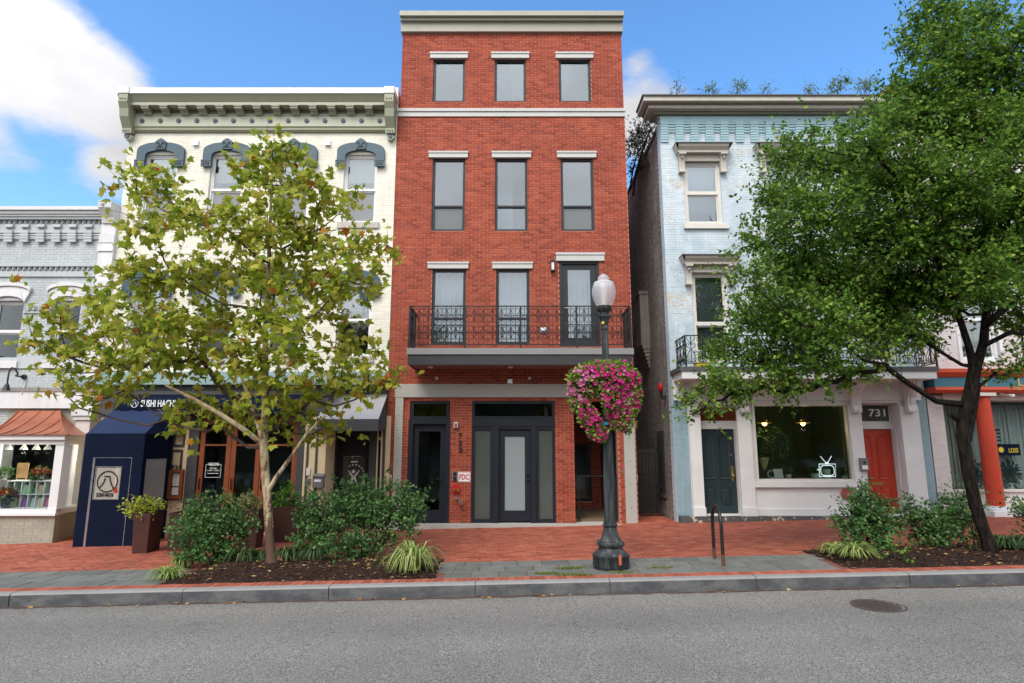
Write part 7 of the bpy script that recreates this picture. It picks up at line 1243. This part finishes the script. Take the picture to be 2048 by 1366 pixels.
# --- strappy tufts
def tuft(name, label, base, r, h, n, m_, group=None, wide=1.0):
    t = thing(name, label, 'plant', base, group); og = ORG[t.name]; V = []; Fc = []
    for i in range(n):
        a = random.uniform(0, 2*math.pi); s0 = Vector((jit(r*.3*wide), jit(r*.25), 0)); L_ = random.uniform(.6, 1.1); dirv = Vector((math.cos(a)*wide, math.sin(a), 0)); w = random.uniform(.008, .015); side = Vector((-math.sin(a), math.cos(a), 0))*w; k = len(V)
        for j in range(6):
            u = j/5; p_ = s0+dirv*r*1.25*L_*u**1.1+Vector((0, 0, h*L_*(2.1*u-2.05*u*u)*(.75+.5*((i*37) % 17)/17)))+Vector((0, 0, .02)); ww = (1-u**2.5)*.95+.05; V += [p_-side*ww, p_+side*ww]
        Fc += [(k+2*j, k+2*j+1, k+2*j+3, k+2*j+2) for j in range(5)]
    MB().add([v+og for v in V], Fc, True).part('blades', m_, t, kind='stuff'); return t
M['liri'] = leafmat('striped_grass_blade', [(0, (.13, .22, .04)), (.45, (.26, .36, .08)), (.8, (.50, .52, .22)), (1, (.18, .27, .05))], .3); M['liridk'] = leafmat('dark_grass_blade', [(0, (.025, .055, .022)), (.6, (.06, .11, .04)), (1, (.13, .19, .075))], .25)
def tb(px, py, b): g_ = G(px, py); g_.z = gz(g_.x)+max(0, bed_h(b, g_.x, g_.y)); return g_
tuft('striped_grass', 'big fountain of cream striped grass at the right end of the left bed', tb(823, 1148, bedL), .40, .60, 170, M['liri']); tuft('striped_grass', 'small striped grass tuft at the left end of the left bed', tb(335, 1158, bedL), .26, .25, 110, M['liri']); tuft('striped_grass', 'paler striped grass tuft behind the left end of the left bed', tb(362, 1136, bedL), .2, .32, 80, M['liri'])
tuft('striped_grass', 'striped grass tuft at the left corner of the right bed', tb(1712, 1124, bedR), .32, .30, 150, M['liri']); tuft('striped_grass', 'smaller striped grass tuft behind the corner of the right bed', tb(1668, 1114, bedR), .24, .24, 80, M['liri'])
for i, px in enumerate((455, 487, 515, 575, 605, 632)): tuft('dark_grass', ['leftmost dark grass tuft behind the mulch of the left bed', 'second dark grass tuft from the left behind the trunk', 'dark grass tuft just left of the pale trunk', 'dark grass tuft just right of the pale trunk', 'dark grass tuft between trunk and wide rose bush', 'dark grass tuft against the wide rose bush'][i], tb(px, 1128+(i % 2)*5, bedL), .22, .34, 120, M['liridk'], 'dark grass tufts in the left bed')
for i, px in enumerate((1985, 2015, 2042, 2068)): tuft('dark_grass', ['dark grass tuft right beside the dark trunk', 'second grass tuft right of the dark trunk', 'third grass tuft right of the dark trunk', 'grass tuft at the right edge of the picture'][i], tb(px, 1108+(i % 2)*4, bedR), .22, .30, 110, M['liridk'], 'grass tufts right of the dark trunk')

# ------------------------------------------------------------------ across the street (seen mirrored in the shop glass)
g = MB(); g.box(-60, 60, -30, -7.6, -.4, -.02); tilt(g.structure('far_sidewalk', M['conc']))
M['farleaf'] = leafmat('far_tree_leaf', [(0, (.02, .05, .012)), (.6, (.05, .10, .02)), (1, (.12, .17, .04))], .25)
cl0 = [(Vector((random.gauss(0, 1.5), random.gauss(0, 1.2), 4.2+random.gauss(0, 1.4))), random.uniform(.7, 1.2)) for _ in range(26)]
A, B = twigs(cl0, 34, .6, 8, .9); p, Rm = leaves_on(A, B, 9, (.10, .2), .2, .08); fm_ = bulk('crown', DIA, DIT, Rm*np.array([1.6, 1, 1])[None, None, :], p, M['farleaf']); q = MB(); q.tube([(0, 0, 0), (.05, 0, 1.5), (0, .05, 3.2), (0, 0, 5)], [.16, .12, .09, .03], 10)
for c, r in cl0[:12]: q.tube([(0, 0, 2.4), c*.6+Vector((0, 0, 1.2)), c], [.05, .035, .015], 5)
tm_ = q.mesh('trunk', M['elmbark'])
ORD = ['first', 'second', 'third', 'fourth', 'fifth', 'sixth', 'seventh', 'eighth', 'ninth', 'tenth', 'eleventh', 'twelfth', 'thirteenth', 'fourteenth']
for i in range(14):
    x = -34+i*5.2; t = thing('street_tree', ORD[i]+' bushy street tree from the left in the row across the road', 'tree', (x, -8.8-(i % 2)*.7, gz(x)-.05), 'street trees across the road'); link('trunk', tm_, t); link('crown', fm_, t, None, None, 'stuff'); t.rotation_euler = (0, 0, i*1.3); t.scale = (1.15, 1.15, .92+.1*(i % 3))
M['farbrick'] = mat('far_brick', (.22, .08, .055), .85, .2, 2, .1)
for i in range(11):
    xa = -49+i*9.0; xb = xa+8.9; hh = (8.5, 7.4, 8.2, 7.6)[i % 4]; m_ = ('farbrick', 'olivebase', 'farbrick', 'sidewall')[i % 4]
    t = thing('row_house', ORD[i]+' row house from the left on the far side of the road, '+('red brick', 'olive', 'dark red brick', 'grey')[i % 4], 'house', (xa, -14, 0), 'row houses across the road'); hs_ = []; n = 3
    for f_ in range(2):
        for k in range(n): cx = xa+(xb-xa)*(k+.5)/n; hs_.append([cx-.5, cx+.5, .9+f_*3.6, 2.9+f_*3.4])
    q = MB()
    for (a, b, c_, d_) in holes_grid(xa, xb, -.3, hh, hs_): q.box(a, b, -14.3, -14, c_, d_)
    w = q.part('wall', M[m_], t); q = MB(); q.box(xa, xb, -14.6, -13.8, hh+.001, hh+.4); q.box(xa, xb, -22, -14.61, -.3, hh+.2); q.part('roof', M['darkbase'], t)
    for h in hs_: q = MB(); ring(q, h[0], h[1], h[2], h[3], .08, -14.2, -14.1); w = q.part('window', M['offwhite'], t); pane(h[0]+.08, h[1]-.08, h[2]+.08, h[3]-.08, -14.17, M['glassB'], w)

# cars parked along the far kerb (also only mirrored in the glass)
M['silver'] = mat('silver_car_paint', (.45, .46, .48), .25, .02, metal=.6, spec=.6); M['darkpaint'] = mat('dark_blue_car_paint', (.02, .03, .06), .22, .02, spec=.6); M['whitepaint'] = mat('white_car_paint', (.7, .7, .7), .25, .02, spec=.6); M['tyre'] = mat('black_tyre', (.02, .02, .02), .8, .1); M['carglass'] = mat('dark_car_glass', (.015, .018, .02), .05, 0, fine=0, spec=.8)
def car_meshes():
    st = [(-2.25, .35, .62, .70), (-2.15, .25, .80, .84), (-1.5, .22, .92, .90), (-.95, .2, .97, .92), (0, .2, .97, .93), (.9, .2, .95, .92), (1.7, .22, .92, .90), (2.15, .26, .80, .84), (2.25, .36, .62, .72)]; v = []; f = []
    for x, zl, zh, hw in st:
        for k in range(10): a = 2*math.pi*(k+.5)/10; cx_, cz_ = math.cos(a), math.sin(a); v.append((x, hw*math.copysign(abs(cx_)**.5, cx_), (zl+zh)/2+(zh-zl)/2*math.copysign(abs(cz_)**.6, cz_)))
    for i in range(len(st)-1):
        for k in range(10): f.append((i*10+k, i*10+(k+1) % 10, (i+1)*10+(k+1) % 10, (i+1)*10+k))
    f += [tuple(range(9, -1, -1)), tuple(range((len(st)-1)*10, len(st)*10))]; body = MB().add(v, f, True)
    cab = [(-1.75, .95, .80), (-1.15, 1.40, .64), (-.3, 1.48, .62), (.45, 1.42, .63), (1.15, .95, .80)]; v = []; f = []
    for x, z, hw in cab: v += [(x, -hw, z), (x, hw, z)]
    low = len(v)
    for x, z, hw in cab: v += [(x, -.84, .93), (x, .84, .93)]
    for i in range(4): f += [(2*i, 2*i+1, 2*i+3, 2*i+2), (low+2*i, 2*i, 2*i+2, low+2*i+2), (2*i+1, low+2*i+1, low+2*i+3, 2*i+3)]
    roof = MB().add([(-1.12, -.6, 1.415), (.42, -.6, 1.435), (.42, .6, 1.435), (-1.12, .6, 1.415), (-.3, -.58, 1.50), (-.3, .58, 1.50)], [(0, 4, 5, 3), (4, 1, 2, 5), (0, 1, 4), (3, 5, 2)])
    wh = MB(); [wh.add(*[(lambda r, y0, y1, n=20: ([(r*math.cos(2*math.pi*i/n), y, r*math.sin(2*math.pi*i/n)) for y in (y0, y1) for i in range(n)], [(i, (i+1) % n, n+(i+1) % n, n+i) for i in range(n)]+[tuple(range(n)), tuple(range(2*n-1, n-1, -1))]))(.33, -.11, .11)][0])]
    rim = MB(); n = 16; rim.add([(.2*math.cos(2*math.pi*i/n), y, .2*math.sin(2*math.pi*i/n)) for y in (-.12, .12) for i in range(n)], [(i, (i+1) % n, n+(i+1) % n, n+i) for i in range(n)]+[tuple(range(n)), tuple(range(2*n-1, n-1, -1))])
    return body, MB().add(v, f), roof, wh, rim
cb_, cg_, crf, cw_, crm = car_meshes(); gm_ = cg_.mesh('cabin_glass', M['carglass']); wm_ = cw_.mesh('wheel', M['tyre']); rm_ = crm.mesh('rim', M['chrome']); hm_ = MB().ball((0, 0, 0), .12, 10, (.4, 1, .6)).mesh('headlight', M['paper'])
for x, pm, lb in ((-13.2, 'silver', 'silver saloon car parked across the road opposite the brown doors'), (-5.0, 'whitepaint', 'white saloon car parked across the road opposite the left door of the brick house'), (4.5, 'darkpaint', 'dark blue saloon car parked across the road opposite the alley'), (19.2, 'silver', 'silver saloon car parked across the road, rightmost of the parked cars')):
    t = thing('parked_car', lb, 'car', (x, -6.3, gz(x)-.18), 'cars parked along the far kerb'); link('body', cb_.mesh('body', M[pm]), t); link('cabin_glass', gm_, t); link('roof_panel', crf.mesh('roof_panel', M[pm]), t)
    for sx in (-1.38, 1.38):
        for sy_ in (-.80, .80): w = link('wheel', wm_, t, None, mtx=Matrix.Translation((sx, sy_, .33))); link('rim', rm_, w)
    for sy_ in (-.6, .6): link('headlight', hm_, t, None, mtx=Matrix.Translation((-2.2, sy_, .66)))
